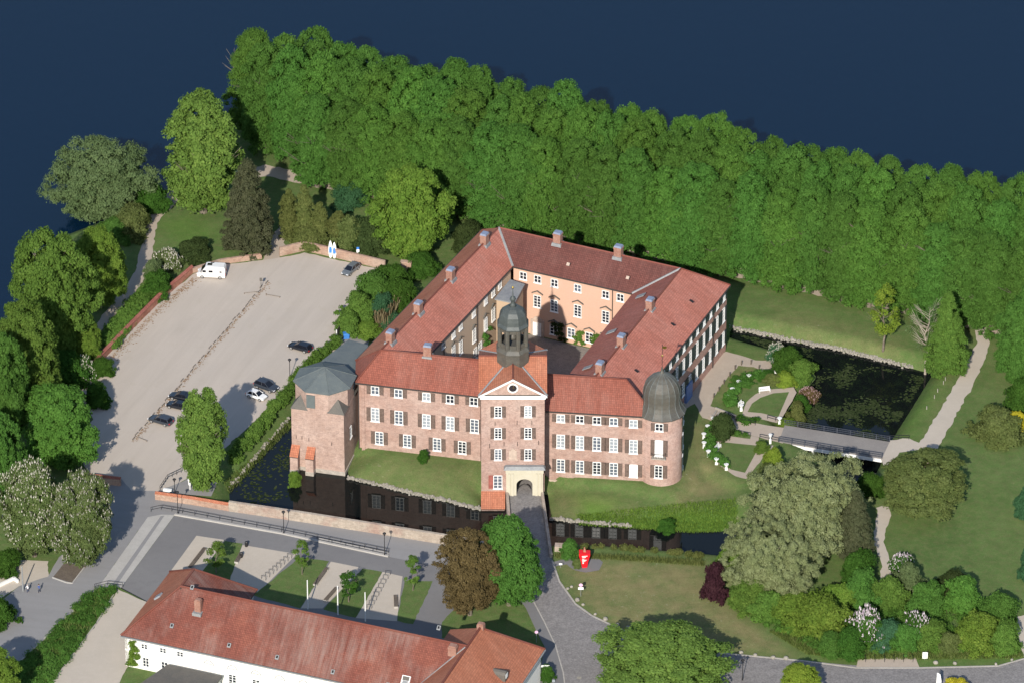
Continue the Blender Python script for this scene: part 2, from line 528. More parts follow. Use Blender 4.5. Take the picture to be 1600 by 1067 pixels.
def inpoly(x, y, poly):
    """vectorised point-in-polygon"""
    ins = np.zeros(np.shape(x), bool)
    n = len(poly)
    for i in range(n):
        x1, y1 = poly[i]
        x2, y2 = poly[(i + 1) % n]
        if y1 == y2:
            continue
        c = ((y1 > y) != (y2 > y)) & (x < (x2 - x1) * (y - y1) / (y2 - y1) + x1)
        ins ^= c
    return ins

def polydist(x, y, poly, closed=True):
    d = np.full(np.shape(x), 1e9)
    n = len(poly)
    for i in range(n if closed else n - 1):
        ax, ay = poly[i]
        bx, by = poly[(i + 1) % n]
        dx, dy = bx - ax, by - ay
        t = np.clip(((x - ax) * dx + (y - ay) * dy) / (dx * dx + dy * dy + 1e-9), 0, 1)
        d = np.minimum(d, np.hypot(x - ax - t * dx, y - ay - t * dy))
    return d

def isect(p, d, q, e):
    det = d[0] * -e[1] + e[0] * d[1]
    t = ((q[0] - p[0]) * -e[1] + e[0] * (q[1] - p[1])) / det
    return (p[0] + d[0] * t, p[1] + d[1] * t)

def off(p, n, k):
    return (p[0] + n[0] * k, p[1] + n[1] * k)

def lerp(p, q, t):
    return tuple(a + (b - a) * t for a, b in zip(p, q))

# ================================================================ SETTING
WATER = -2.0
MOAT = [(41.26, 8.16), (51.42, 3.92), (60.34, 0.63), (69.77, -3.79), (78.88, -8.43), (74.23, -20.77), (69.70, -32.45), (66.83, -42.38), (61.99, -53.25), (56.36, -62.88), (49.20, -69.64), (41.11, -72.16), (34.29, -70.90), (18.32, -68.59), (11.46, -67.75), (7.79, -67.54), (5.15, -69.64), (-5.37, -70.90), (-11.44, -69.22), (-22.96, -65.43), (-36.84, -61.61), (-50.79, -58.19), (-51.53, -48.28), (-46.39, -35.78), (-41.12, -23.71), (-38.12, -16.68), (-33.53, -9.81), (-31.82, -21.22), (-30.56, -34.67), (-29.73, -45.23), (-24.44, -47.41), (-18.58, -50.23), (-11.59, -53.04), (-5.78, -55.84), (-5.57, -50.45), (0.00, -50.01), (6.50, -50.45), (7.15, -59.05), (13.83, -60.33), (21.30, -61.39), (32.20, -62.88), (40.26, -62.67), (46.12, -59.69), (50.45, -52.18), (53.94, -43.48), (57.38, -39.53), (53.46, -35.11), (49.04, -27.53), (51.29, -21.22), (53.61, -16.68), (56.88, -9.81), (55.88, -5.19), (51.20, -1.70), (44.69, 1.80), (41.14, 4.15)]
SHORE = [(-112.83, -34.67), (-102.63, -14.40), (-94.54, 6.51), (-90.96, 25.64), (-88.08, 42.34), (-81.18, 47.83), (-74.58, 52.86), (-69.79, 57.41), (-67.17, 63.02), (-64.92, 69.19), (-62.38, 80.64), (-58.61, 91.74), (-53.63, 96.29), (-47.82, 96.56), (-38.63, 91.21), (-12.77, 79.59), (10.78, 69.19), (37.73, 57.41), (68.50, 43.83), (98.68, 30.51), (122.42, 20.09)]
LAND = SHORE + [(2500, 40), (2500, -3000), (-2500, -3000), (-2500, -60)]
GENTLE = [[(-30.46, -37.87), (-5.84, -41.18), (-3.46, -59.61), (-29.55, -52.08)], [(6.40, -46.65), (23.17, -52.08), (32.55, -47.74), (41.85, -47.74), (41.13, -70.21), (21.17, -68.10), (6.30, -65.99)]]
DRY = [([(7.73, -76.07), (18.21, -74.82), (34.12, -76.07), (36.09, -86.81), (42.54, -95.97), (50.51, -106.58), (35.60, -103.99), (17.88, -97.98), (11.82, -88.86)], .8),
       ([(33.08, -26.72), (36.35, -27.84), (34.97, -35.65), (38.43, -45.56), (40.55, -52.08), (28.85, -57.47), (30.18, -49.92), (32.21, -37.87)], .75),
       ([(42.52, -8.49), (45.49, -8.95), (47.33, -11.25), (42.86, -16.53), (40.13, -19.94), (37.96, -21.08)], .8),
       ([(-12.34, -92.93), (0.00, -90.90), (4.24, -99.99), (-11.17, -98.99)], .5), ([(-29.85, -38.97), (-5.84, -42.71), (-5.77, -57.47), (-29.65, -47.74)], .25),
       ([(6.97, -49.26), (21.98, -54.24), (23.04, -59.61), (6.91, -59.61)], .45), ([(-55.52, -78.15), (-51.34, -69.16), (-48.11, -70.00), (-50.48, -82.09)], .35),
       ([(-43.64, -83.73), (-37.92, -74.61), (-32.54, -75.65), (-36.17, -87.84), (-45.70, -85.99)], .4), ([(48.74, 15.02), (74.77, 0.82), (71.98, -6.17), (48.32, 3.17)], .3),
       ([(-20.19, -93.54), (-19.02, -82.09), (-14.03, -82.29), (-17.37, -94.55)], .35), ([(83.35, 3.17), (87.66, 4.34), (79.29, -24.47), (75.81, -33.43)], .4),
       ([(90.29, -1.52), (96.31, -1.52), (94.99, -19.94), (90.55, -15.38)], .25), ([(-33.18, -90.29), (-26.46, -78.15), (-23.03, -79.19), (-26.87, -90.49)], .3)]
LUSH = [([(19.60, -58.54), (30.03, -56.39), (40.42, -56.39), (41.20, -68.10), (19.47, -67.05)], 1.0), ([(11.59, -52.08), (19.09, -54.24), (17.22, -64.29), (12.07, -62.81)], .8),
        ([(43.77, -92.93), (59.10, -100.99), (89.49, -96.98), (88.70, -107.97), (58.77, -107.97), (51.05, -106.98)], .5), ([(-69.21, 44.35), (-62.46, 49.36), (-56.44, 39.38), (-64.27, 34.44)], .5),
        ([(-73.44, -84.35), (-69.71, -84.35), (-79.98, -114.27), (-88.25, -114.27), (-77.68, -88.86)], .5), ([(-52.94, -46.65), (-41.18, -24.47), (-40.37, -27.84), (-50.98, -52.08)], .6),
        ([(70.17, -28.97), (78.53, -13.09), (83.98, -6.17), (73.92, -35.65)], .4)]

GRID = {}
def gz(x, y):
    """height of the ground at a point"""
    i = int(np.clip(np.searchsorted(GRID['xs'], x) - 1, 0, len(GRID['xs']) - 2))
    j = int(np.clip(np.searchsorted(GRID['ys'], y) - 1, 0, len(GRID['ys']) - 2))
    fx = (x - GRID['xs'][i]) / (GRID['xs'][i + 1] - GRID['xs'][i])
    fy = (y - GRID['ys'][j]) / (GRID['ys'][j + 1] - GRID['ys'][j])
    Z = GRID['z']
    return float((Z[j, i] * (1 - fx) + Z[j, i + 1] * fx) * (1 - fy) + (Z[j + 1, i] * (1 - fx) + Z[j + 1, i + 1] * fx) * fy)

def build_ground():
    def axis(lo, hi, step):
        a = list(np.arange(lo, hi + .01, step))
        k = step
        while a[-1] < 2600:
            k *= 1.5
            a.append(a[-1] + k)
        k = step
        pre = []
        x = lo
        while x > -2600:
            k *= 1.5
            x -= k
            pre.append(x)
        return np.array(pre[::-1] + a)
    xs, ys = axis(-120, 118, .9), axis(-140, 130, .9)
    X, Y = np.meshgrid(xs, ys)
    n = X.size
    x, y = X.ravel(), Y.ravel()
    dm = polydist(x, y, MOAT)
    im = inpoly(x, y, MOAT)
    dl = polydist(x, y, SHORE, False)
    il = ~inpoly(x, y, LAND)
    w = np.full(n, 2.6)
    for g in GENTLE:
        w[inpoly(x, y, g)] = 7.5
    wall_side = inpoly(x, y, [(-52.01, -55.32), (-11.45, -67.05), (6.86, -70.21), (7.96, -76.49), (-12.51, -76.49), (-52.73, -65.99)])
    w[wall_side] = .7
    t = np.clip(dm / w, 0, 1)
    z = WATER * (1 - t * (1.6 - .6 * t)) * .985
    z[im] = WATER - np.minimum(dm[im] * .8, 1.6)
    t2 = np.clip(dl / 3.5, 0, 1)
    z2 = WATER * (1 - t2)
    z2[il] = WATER - np.minimum(dl[il] * .5, 4)
    # the ground falls away below the right-hand front and round tower
    low = [(6.75, -47.09), (23.21, -50.35), (28.94, -53.16), (33.16, -46.65), (34.20, -37.87), (34.79, -42.27), (38.37, -47.74), (42.36, -49.92), (41.63, -72.31), (21.14, -70.21), (6.64, -68.10)]
    dl_ = polydist(x, y, low)
    z = np.where(inpoly(x, y, low), z - .95 * np.clip(dl_ / 2.0, 0, 1) * np.clip(dm / 3., 0, 1), z)
    z = np.minimum(z, z2) - .03
    far = np.hypot(x, y) > 400
    dry = np.zeros(n)
    lush = np.zeros(n)
    for arr, L in ((dry, DRY), (lush, LUSH)):
        for poly, v in L:
            d = polydist(x, y, poly)
            ins = inpoly(x, y, poly)
            arr[:] = np.maximum(arr, np.where(ins, v * np.clip(.35 + d / 3.5, 0, 1), v * .35 * np.clip(1 - d / 2.0, 0, 1)))
    GRID.update(xs=xs, ys=ys, z=z.reshape(len(ys), len(xs)))
    nx, ny = len(xs), len(ys)
    idx = np.arange(n).reshape(ny, nx)
    q = np.stack([idx[:-1, :-1], idx[:-1, 1:], idx[1:, 1:], idx[1:, :-1]], -1).reshape(-1, 4)
    me = bpy.data.meshes.new('ground')
    me.from_pydata(np.stack([x, y, z], 1).tolist(), [], q.tolist())
    for nm, arr in (('dry', dry), ('lush', lush)):
        a = me.attributes.new(nm, 'FLOAT', 'POINT')
        a.data.foreach_set('value', arr.astype(np.float32))
    me.polygons.foreach_set('use_smooth', [True] * len(me.polygons))
    me.materials.append(M['grass'])
    return put('ground', me, kind='structure')
build_ground()

def tri_sheet(poly, z, name, mat, jitter=0.0, seed=1, **k):
    """flat polygon, its edge broken up by jitter where the edge is loose gravel"""
    rng = random.Random(seed)
    P = []
    n = len(poly)
    for i in range(n):
        a, b = poly[i], poly[(i + 1) % n]
        L = math.hypot(b[0] - a[0], b[1] - a[1])
        m = max(1, int(L / 1.0)) if jitter else 1
        for j in range(m):
            x, y = a[0] + (b[0] - a[0]) * j / m, a[1] + (b[1] - a[1]) * j / m
            P.append((x + rng.gauss(0, jitter), y + rng.gauss(0, jitter)))
    from mathutils.geometry import tessellate_polygon
    tris = tessellate_polygon([[Vector((x, y, 0)) for x, y in P]])
    me = bpy.data.meshes.new(name)
    me.from_pydata([(x, y, z) for x, y in P], [], [tuple(t) for t in tris])
    bm = bmesh.new()
    bm.from_mesh(me)
    for f in bm.faces:
        if f.normal.z < 0:
            f.normal_flip()
    bm.to_mesh(me)
    bm.free()
    me.materials.append(M[mat])
    return put(name, me, **k)

def structure(name, poly, z, mat, jitter=0.0, seed=1):
    return tri_sheet(poly, z, name, mat, jitter, seed, kind='structure')

lake_in = [(x + 3.5, y - 3.5) for x, y in SHORE]
lp = lake_in + [(5000, 0), (5000, 6000), (-5000, 6000), (-5000, -90)]
structure('lake', lp, WATER, 'lake_water')
structure('moat', MOAT, WATER + .002, 'moat_water')

structure('parking_lot', [(-80.54, -15.38), (-73.43, 0.59), (-66.67, 15.26), (-61.25, 24.90), (-55.99, 28.31), (-48.06, 30.27), (-44.76, 31.24), (-40.01, 33.21), (-35.14, 31.00), (-24.33, 26.36), (-24.51, 22.72), (-27.42, 15.02), (-30.59, 9.78), (-32.29, -0.35), (-28.87, -2.69), (-27.62, -5.01), (-36.04, -4.32), (-41.15, -14.01), (-44.98, -24.02), (-53.25, -38.97), (-56.82, -45.78), (-59.80, -49.26), (-64.25, -53.16), (-68.89, -53.16), (-70.86, -48.83), (-76.77, -47.09), (-79.65, -37.87), (-77.31, -27.84), (-79.79, -19.94)], .012, 'gravel_lot', .12, 2)
structure('road', [(-70.88, -48.39), (-68.93, -52.30), (-64.30, -52.30), (-64.27, -55.10), (-57.72, -56.82), (-50.94, -58.97), (-36.77, -62.81), (-22.91, -66.84), (-11.43, -70.21), (-1.14, -73.57), (5.70, -73.57), (7.50, -77.32), (3.40, -81.67), (0.00, -84.76), (-12.47, -80.64), (-21.98, -74.19), (-41.25, -66.62), (-60.67, -60.46), (-65.47, -61.10), (-73.10, -84.35), (-74.92, -88.04), (-80.94, -99.39), (-88.32, -113.29), (-96.27, -124.58), (-109.40, -124.58), (-103.53, -102.99), (-92.10, -91.92), (-87.04, -83.73), (-82.16, -80.64), (-80.63, -74.40), (-77.18, -69.16), (-74.16, -52.08)], .016, 'asphalt', .05, 3)
structure('forecourt', [(-69.04, -84.35), (-60.66, -60.57), (-41.24, -66.73), (-21.98, -74.30), (-12.50, -77.53), (-8.46, -85.79), (-10.62, -97.98), (-12.25, -102.99), (-26.83, -97.98), (-56.34, -87.84), (-63.00, -89.88)], .022, 'asphalt_dark')
structure('ramp', [(-73.10, -84.35), (-65.47, -61.17), (-63.09, -60.36), (-60.67, -60.46), (-69.04, -84.27)], .03, 'concrete')
structure('ramp_channel', [(-70.87, -83.94), (-63.18, -60.89), (-62.50, -60.68), (-69.96, -83.94)], .036, 'asphalt')
structure('side_yard', [(-69.69, -84.76), (-62.65, -90.08), (-65.12, -102.99), (-67.37, -112.90), (-69.69, -120.71), (-81.21, -120.71), (-77.55, -108.96), (-72.77, -95.97), (-70.14, -86.81)], .014, 'gravel_pale', .1, 4)
structure('cobbled_road', [(6.95, -73.57), (7.28, -75.65), (8.49, -82.29), (11.25, -89.47), (14.03, -93.13), (16.80, -95.56), (23.42, -100.99), (36.12, -104.99), (50.47, -107.37), (55.43, -108.16), (60.94, -108.96), (71.99, -109.35), (84.20, -108.96), (89.94, -106.18), (105.93, -100.99), (102.64, -139.81), (9.18, -139.81), (9.25, -116.82), (8.85, -110.93), (7.57, -102.60), (5.60, -94.96), (3.72, -88.45), (1.36, -81.67), (0.00, -76.49), (-0.23, -73.15)], .026, 'cobbles', .04, 5)
structure('pavement', [(-1.13, -81.67), (1.36, -81.67), (3.72, -88.45), (5.60, -94.96), (7.57, -102.60), (8.85, -110.93), (9.22, -120.71), (3.84, -120.71), (4.99, -108.96), (5.68, -102.99), (4.25, -97.98), (2.47, -90.90)], .02, 'asphalt_dark')
structure('sculpture_path', [(7.05, -76.07), (9.68, -74.82), (11.96, -74.61), (14.81, -73.77), (16.15, -76.07), (15.44, -78.57), (13.04, -79.40), (11.01, -78.57), (9.66, -76.70), (7.50, -77.53)], .018, 'asphalt_dark', .04, 6)
structure('avenue_path', [(-65.54, 56.44), (-59.27, 62.56), (-48.73, 67.70), (-25.15, 58.47), (12.43, 42.11), (49.13, 25.88), (83.79, 10.26), (90.31, 7.88), (95.57, 5.05), (108.42, -0.58), (108.05, -5.24), (91.73, 1.99), (83.53, 5.99), (48.97, 21.27), (12.39, 37.40), (-25.06, 53.65), (-48.57, 63.07), (-58.51, 59.49), (-63.89, 53.14)], .01, 'gravel_path', .15, 7)
structure('park_path', [(67.62, -44.03), (66.91, -39.63), (69.49, -35.21), (72.81, -34.54), (74.72, -36.10), (80.01, -22.21), (85.03, -8.49), (87.60, -0.35), (87.34, 5.05), (90.09, 4.58), (89.81, -1.52), (88.78, -6.17), (84.31, -19.94), (77.90, -37.87), (74.96, -38.09), (70.80, -39.19), (68.76, -44.47)], .016, 'gravel_pale', .12, 8)
structure('garden_path', [(65.74, -58.11), (67.53, -57.04), (68.31, -59.61), (66.43, -69.16), (67.54, -78.57), (67.59, -81.88), (65.03, -83.12), (65.71, -76.49), (64.67, -70.21)], .014, 'gravel_pale', .12, 9)
structure('lake_path', [(-62.77, 56.18), (-64.92, 53.90), (-69.02, 45.60), (-69.21, 34.44), (-69.52, 25.88), (-72.57, 16.22), (-76.31, 6.70), (-80.66, -1.52), (-81.71, -0.12), (-78.19, 7.88), (-74.53, 18.62), (-72.04, 27.09), (-71.69, 39.38), (-71.39, 48.11), (-67.54, 56.18), (-65.41, 58.98)], .013, 'gravel_path', .15, 10)
structure('gate_path', [(-48.04, 29.78), (-44.75, 31.00), (-43.99, 38.14), (-42.26, 42.36), (-45.42, 43.85), (-47.05, 36.90)], .008, 'gravel_path', .15, 11)
structure('yard_corner', [(-64.51, -52.73), (-59.80, -49.26), (-56.80, -46.22), (-52.92, -47.09), (-54.37, -54.24), (-62.29, -53.16)], .017, 'asphalt')
structure('right_verge_path', [(86.90, -93.94), (90.34, -92.93), (93.66, -100.99), (88.83, -106.18), (88.23, -98.99)], .012, 'gravel_pale', .1, 12)
structure('cycle_bay', [(60.04, -106.78), (69.96, -106.18), (70.44, -109.35), (59.59, -109.35)], .03, 'gravel_path', .05, 13)
structure('left_pavement', [(-97.90, -74.82), (-82.48, -75.65), (-82.04, -80.64), (-87.04, -83.73), (-92.17, -90.90), (-96.98, -86.81)], .012, 'gravel_pale', .08, 14)
for nm, poly in (('gravel_bay', [(-60.39, -78.57), (-56.45, -67.36), (-51.36, -68.74), (-55.41, -80.64)]), ('gravel_bay', [(-50.12, -82.70), (-48.09, -70.42), (-38.29, -73.36), (-43.64, -83.73), (-45.67, -86.81)]),
                 ('gravel_bay', [(-36.17, -87.84), (-32.19, -75.86), (-26.46, -77.94), (-33.27, -90.90), (-37.09, -90.90)]), ('gravel_bay', [(-27.36, -93.94), (-22.92, -79.19), (-19.38, -80.64), (-20.17, -94.96)])):
    structure(nm, poly, .03, 'gravel_pale')
for poly in ([(-55.41, -80.64), (-51.34, -69.16), (-48.11, -70.00), (-50.12, -82.70)], [(-45.67, -86.81), (-43.64, -83.73), (-37.92, -74.61), (-32.54, -75.65), (-36.17, -87.84), (-37.09, -90.90)], [(-33.26, -91.31), (-26.46, -78.15), (-23.03, -79.19), (-27.36, -93.94)], [(-20.17, -94.96), (-19.02, -82.09), (-14.03, -82.29), (-17.35, -95.97)], [(-12.32, -95.36), (-7.89, -86.81), (0.00, -85.79), (2.47, -91.92), (4.24, -99.39), (4.24, -100.99), (-12.27, -100.19)]):
    tri_sheet(poly, .034, 'lawn', 'grass', .08, kind='structure')
# east terrace and parterre
structure('terrace', [(40.15, -3.62), (44.16, -5.71), (45.56, -6.87), (49.40, -6.87), (49.77, -9.87), (47.58, -11.02), (45.25, -9.18), (42.51, -8.72), (40.35, -12.63), (37.40, -19.94), (36.72, -23.11), (39.28, -24.70), (41.31, -28.07), (50.05, -30.76), (49.50, -36.10), (44.65, -33.88), (40.63, -30.98), (35.19, -27.17), (33.78, -22.21), (30.74, -25.60), (28.60, -15.38)], .012, 'gravel_path', .06, 15)
structure('parterre_path', [(42.54, -26.27), (43.40, -21.76), (45.16, -18.81), (47.59, -17.21), (52.38, -16.53), (52.90, -18.35), (49.84, -27.17), (48.82, -28.97)], .009, 'gravel_path', .05, 16)
structure('parterre_path', [(36.71, -40.52), (37.07, -36.10), (38.79, -33.43), (43.69, -34.54), (43.96, -33.43), (45.35, -34.10), (45.05, -35.88), (47.83, -36.98), (42.53, -48.39), (40.70, -47.52), (37.78, -43.81)], .009, 'gravel_path', .05, 17)
tri_sheet([(43.53, -25.15), (44.45, -22.21), (46.06, -20.17), (48.50, -18.58), (51.48, -18.12), (49.14, -26.95), (46.11, -25.60)], .016, 'lawn', 'grass', kind='structure')
tri_sheet([(38.25, -35.65), (45.36, -36.98), (42.37, -46.22), (39.84, -45.12), (37.84, -41.84), (37.81, -38.75)], .016, 'lawn', 'grass', kind='structure')

# kerbs are part of the setting
def kerb(name, pts, w=.3, h=.1, mat='kerb_stone'):
    b = MB()
    for p, q in zip(pts, pts[1:]):
        b.bar(p, q, w, -.05, h)
    return b.build(name, mat, kind='structure')
kerb('kerb', [(7.17, -75.65), (8.37, -82.29), (11.14, -89.47), (13.91, -93.13), (16.69, -95.56), (23.30, -100.99), (36.12, -104.99), (50.47, -107.37), (59.58, -109.55), (70.65, -109.55), (84.20, -108.96), (89.94, -106.18)])
kerb('kerb', [(1.36, -81.67), (3.72, -88.45), (5.60, -94.96), (7.57, -102.60), (8.85, -110.93), (9.25, -116.82)], .22, .07)
kerb('kerb', [(-73.22, -84.35), (-74.92, -88.04), (-80.94, -99.39), (-88.32, -113.29)], .25, .1)
kerb('kerb', [(-69.70, -84.56), (-72.78, -95.77), (-77.55, -108.96), (-81.21, -120.71)], .2, .08)
kerb('kerb', [(-60.67, -60.46), (-41.24, -66.69), (-21.98, -74.26)], .45, .28, 'concrete')
kerb('kerb', [(-69.04, -84.35), (-63.00, -89.88)], .15, .06, 'black_iron')
kerb('kerb', [(-34.66, -68.74), (-22.11, -73.57)], 1.2, .16, 'concrete')

# rubble edging at the water line: too small to pick apart
def rubble(name, line, n, z, spread, seed, size=(.18, .42)):
    rng = random.Random(seed)
    b = MB()
    segs = list(zip(line, line[1:]))
    Ls = [math.hypot(q[0] - p[0], q[1] - p[1]) for p, q in segs]
    for _ in range(n):
        (p, q), = rng.choices(segs, Ls)
        t = rng.random()
        x, y = p[0] + (q[0] - p[0]) * t + rng.gauss(0, spread), p[1] + (q[1] - p[1]) * t + rng.gauss(0, spread)
        s = rng.uniform(*size)
        h = rng.uniform(.6, 1.) * s
        zz = z + rng.uniform(-.15, .25)
        b.box(x, y, zz - h * .5, zz + h * .6, s * 1.3, s, rng.uniform(0, 3), 0, rng.uniform(.5, .85))
    return b.build(name, 'stones', kind='stuff', label='pale rubble stones along the edge of the moat', cat='stones')
rubble('rubble_edging', [(41.27, 8.40), (51.42, 4.15), (60.35, 0.87), (69.78, -3.56), (75.05, -6.11)], 800, -1.8, .32, 1)
rubble('rubble_edging', [(-29.74, -45.01), (-24.45, -47.19), (-18.59, -50.01), (-11.59, -52.82), (-5.78, -55.62)], 420, -1.85, .2, 2)
rubble('rubble_edging', [(7.15, -58.83), (13.83, -60.12), (21.31, -61.18)], 200, -1.85, .22, 3)
rubble('rubble_edging', [(-51.51, -48.71), (-46.38, -36.00), (-41.12, -23.93)], 120, -1.95, .2, 4)

# floating lily leaves
def lilies(name, poly, n, seed, holes):
    rng = np.random.default_rng(seed)
    xs = [p[0] for p in poly]
    ys = [p[1] for p in poly]
    x = rng.uniform(min(xs), max(xs), n * 4)
    y = rng.uniform(min(ys), max(ys), n * 4)
    ok = inpoly(x, y, poly)
    dens = np.array([noise.fractal(Vector((a * .16, b * .16, seed)), 1.0, 2.0, 4) for a, b in zip(x, y)])
    ok &= dens > rng.uniform(-.25, .45, n * 4)
    for hx, hy, hr in holes:
        ok &= np.hypot(x - hx, y - hy) > hr * rng.uniform(.7, 1.1, n * 4)
    x, y = x[ok][:n], y[ok][:n]
    vs, fs, tv = [], [], []
    for a, b in zip(x, y):
        r = rng.uniform(.12, .3)
        k = len(vs)
        t0 = rng.uniform(0, 6)
        tl = rng.normal(0, .06, 2)
        for j in range(5):
            c, s = math.cos(t0 + j * 1.256), math.sin(t0 + j * 1.256)
            vs.append((a + r * c, b + r * s, WATER + .03 + .02 * (tl[0] * c + tl[1] * s)))
        fs.append(tuple(range(k, k + 5)))
        tv += [rng.random()] * 5
    me = bpy.data.meshes.new(name)
    me.from_pydata(vs, [], fs)
    at = me.attributes.new('tint', 'FLOAT', 'POINT')
    at.data.foreach_set('value', np.array(tv, np.float32))
    me.materials.append(M['lily_leaf'])
    return put(name, me, kind='stuff', label='dark lily leaves floating on the moat', cat='lily leaves')
lilies('lily_leaves', [(42.41, 6.03), (60.27, -1.00), (77.24, -9.81), (68.87, -32.45), (50.84, -26.86), (53.57, -17.82), (57.48, -9.81), (48.27, 0.63)], 7000, 3, [(*(60.19, -2.86), 4), (*(68.74, -12.11), 6.5), (*(59.52, -17.82), 3)])
def litter(name, line, n, spread, seed, label):
    rng = np.random.default_rng(seed)
    vs, fs, tv = [], [], []
    for _ in range(n):
        i = rng.integers(len(line) - 1)
        p = lerp(line[i], line[i + 1], rng.random())
        a, b = p[0] + abs(rng.normal(0, spread)), p[1] - abs(rng.normal(0, spread)) * .6
        r, t0, k = rng.uniform(.05, .16), rng.uniform(0, 6), len(vs)
        for j in range(4):
            vs.append((a + r * math.cos(t0 + j * 1.57) * (1.6 if j % 2 else 1), b + r * math.sin(t0 + j * 1.57), .022 + .02 * rng.random()))
        fs.append((k, k + 1, k + 2, k + 3))
        tv += [rng.random()] * 4
    me = bpy.data.meshes.new(name)
    me.from_pydata(vs, [], fs)
    at = me.attributes.new('tint', 'FLOAT', 'POINT')
    at.data.foreach_set('value', np.array(tv, np.float32))
    me.materials.append(M['fallen_leaf'])
    return put(name, me, kind='stuff', label=label, cat='leaf litter')
litter('leaf_litter', [(-80.01, -16.30), (-73.37, -0.58), (-66.62, 14.31), (-61.32, 23.69)], 900, .9, 1, 'brown leaf litter along the foot of the tile-capped wall')
litter('leaf_litter', [(-46.79, 22.00), (-58.72, -7.56), (-69.82, -35.65)], 700, .45, 2, 'brown litter and weeds along the timber rails')
lilies('lily_leaves', [(-50.57, -48.93), (-46.35, -36.88), (-41.42, -25.73), (-40.31, -42.38), (-40.62, -51.09), (-46.31, -54.33)], 420, 5, [])

# ================================================================ CASTLE
Z_E, Z_R = 14.0, 18.5
castle = thing('castle', (0, 0, 0), 0, 'moated brick castle of four wings with gate tower, keep and domed round tower', 'castle')

def uvface(me, faces_uv):
    uvl = me.uv_layers.new(name='UVMap')
    for poly, uvs in zip(me.polygons, faces_uv):
        for li, uv in zip(poly.loop_indices, uvs):
            uvl.data[li].uv = uv

def roof_part(name, faces, mat, parent, thick=.28, drop=True):
    """faces: lists of 3D points; first two points lie on the eave (or any level line)"""
    vs, fs, uvs, mi = [], [], [], []
    for pts in faces:
        P = [Vector(p) for p in pts]
        u = (P[1] - P[0]).normalized()
        nrm = Vector((0, 0, 0))
        for i in range(len(P)):
            a, b = P[i], P[(i + 1) % len(P)]
            nrm += a.cross(b)
        nrm.normalize()
        if nrm.z < 0:
            P = P[::-1]
            nrm = -nrm
        v = nrm.cross(u)
        if v.z < 0:
            v = -v
        b = len(vs)
        vs += [tuple(p) for p in P]
        fs.append(tuple(range(b, b + len(P))))
        uvs.append([((p - P[0]).dot(u) + p.x * .0, (p - P[0]).dot(v)) for p in P])
        mi.append(0)
        n = len(P)
        vs += [(p.x, p.y, p.z - thick) for p in P]
        for i in range(n):
            j = (i + 1) % n
            fs.append((b + i, b + n + i, b + n + j, b + j))
            uvs.append([(0, 0)] * 4)
            mi.append(1)
        fs.append(tuple(range(b + n, b + 2 * n))[::-1])
        uvs.append([(0, 0)] * n)
        mi.append(1)
    me = bpy.data.meshes.new(name)
    me.from_pydata(vs, [], fs)
    uvface(me, uvs)
    me.materials.append(M[mat])
    me.materials.append(M['gutter_dark'])
    me.polygons.foreach_set('material_index', mi)
    return put(name, me, parent)

def ridge_tiles(pts_pairs, parent, mat, r=.16, name='ridge_tiles', dz=.04):
    b = MB()
    for p, q in pts_pairs:
        b.rod((p[0], p[1], p[2] + dz), (q[0], q[1], q[2] + dz), r, seg=6)
    return b.build(name, mat, parent)

# plan lines (eaves)
dW, dB, dE, dL, dRr = (.432, .902), (.912, -.411), (.385, .923), (.977, -.212), (.994, -.11)
nB, nL, nR_ = (.411, .912), (.212, .977), (.11, .994)
pWo, pWi, pBi, pEi, pEo = (-28.6, -29.9), (-13.4, -24.3), (0.0, 4.0), (22.4, -6.1), (40.8, -2.8)
dEo, dEr = (.40, .9165), (.391, .920)
pWr, pEr, pBr = (-23.85, -33.8), (31.4, -4.7), off(pBi, nB, 5.1)
pBo = off(pBi, nB, 10.4)
pL, pRw = (-28.5, -37.7), (6.7, -47.6)
NWi, NEi = isect(pWi, dW, pBi, dB), isect(pEi, dE, pBi, dB)
NWo, NEo = isect(pWo, dW, pBo, dB), isect(pEo, dEo, pBo, dB)
R2, R3 = isect(pWr, dW, pBr, dB), isect(pEr, dEr, pBr, dB)
R1 = pWr
LWr = off(pL, dL, 23.2)                        # front eave of left wing, at the gate tower
LRr = off(off(pL, nL, 5.3), dL, 24.2)
LIr = off(off(pL, nL, 10.6), dL, 25.2)
WLi = isect(pWi, dW, off(pL, nL, 10.6), dL)
RRl, RRr = off(off(pRw, nR_, 5.3), dRr, -1.0), (20.6, -44.0)
R4 = isect(pEr, dEr, off(pRw, nR_, 5.3), dRr)
RIl = off(off(pRw, nR_, 10.6), dRr, -1.5)
EiS = isect(pEi, dE, off(pRw, nR_, 10.6), dRr)
RWl, RWr = off(pRw, dRr, -.8), off(pRw, dRr, 19.4)
EoS = isect(pEo, dEo, (RRr[0], RRr[1] - 1.5), (1, .12))
e3 = lambda p, z=Z_E: (p[0], p[1], z)
r3 = lambda p, z=Z_R: (p[0], p[1], z)
RT = {}
RT['W'] = roof_part('west_wing_roof', [[e3(WLi), e3(NWi), r3(R2), r3(R1)]], 'tiles_west', castle)
RT['WO'] = roof_part('west_wing_outer_roof', [[e3(NWo), e3(pWo), r3(R1), r3(R2)]], 'tiles_orange', castle)
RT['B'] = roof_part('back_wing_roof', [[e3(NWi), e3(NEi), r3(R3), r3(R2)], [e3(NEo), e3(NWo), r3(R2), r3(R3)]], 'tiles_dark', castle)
RT['E'] = roof_part('east_wing_roof', [[e3(EoS), e3(NEo), r3(R3), r3(R4)], [e3(EoS), r3(R4), r3(RRr)]], 'tiles_west', castle)
RT['EI'] = roof_part('east_wing_inner_roof', [[e3(NEi), e3(EiS), r3(R4), r3(R3)]], 'tiles_old', castle)
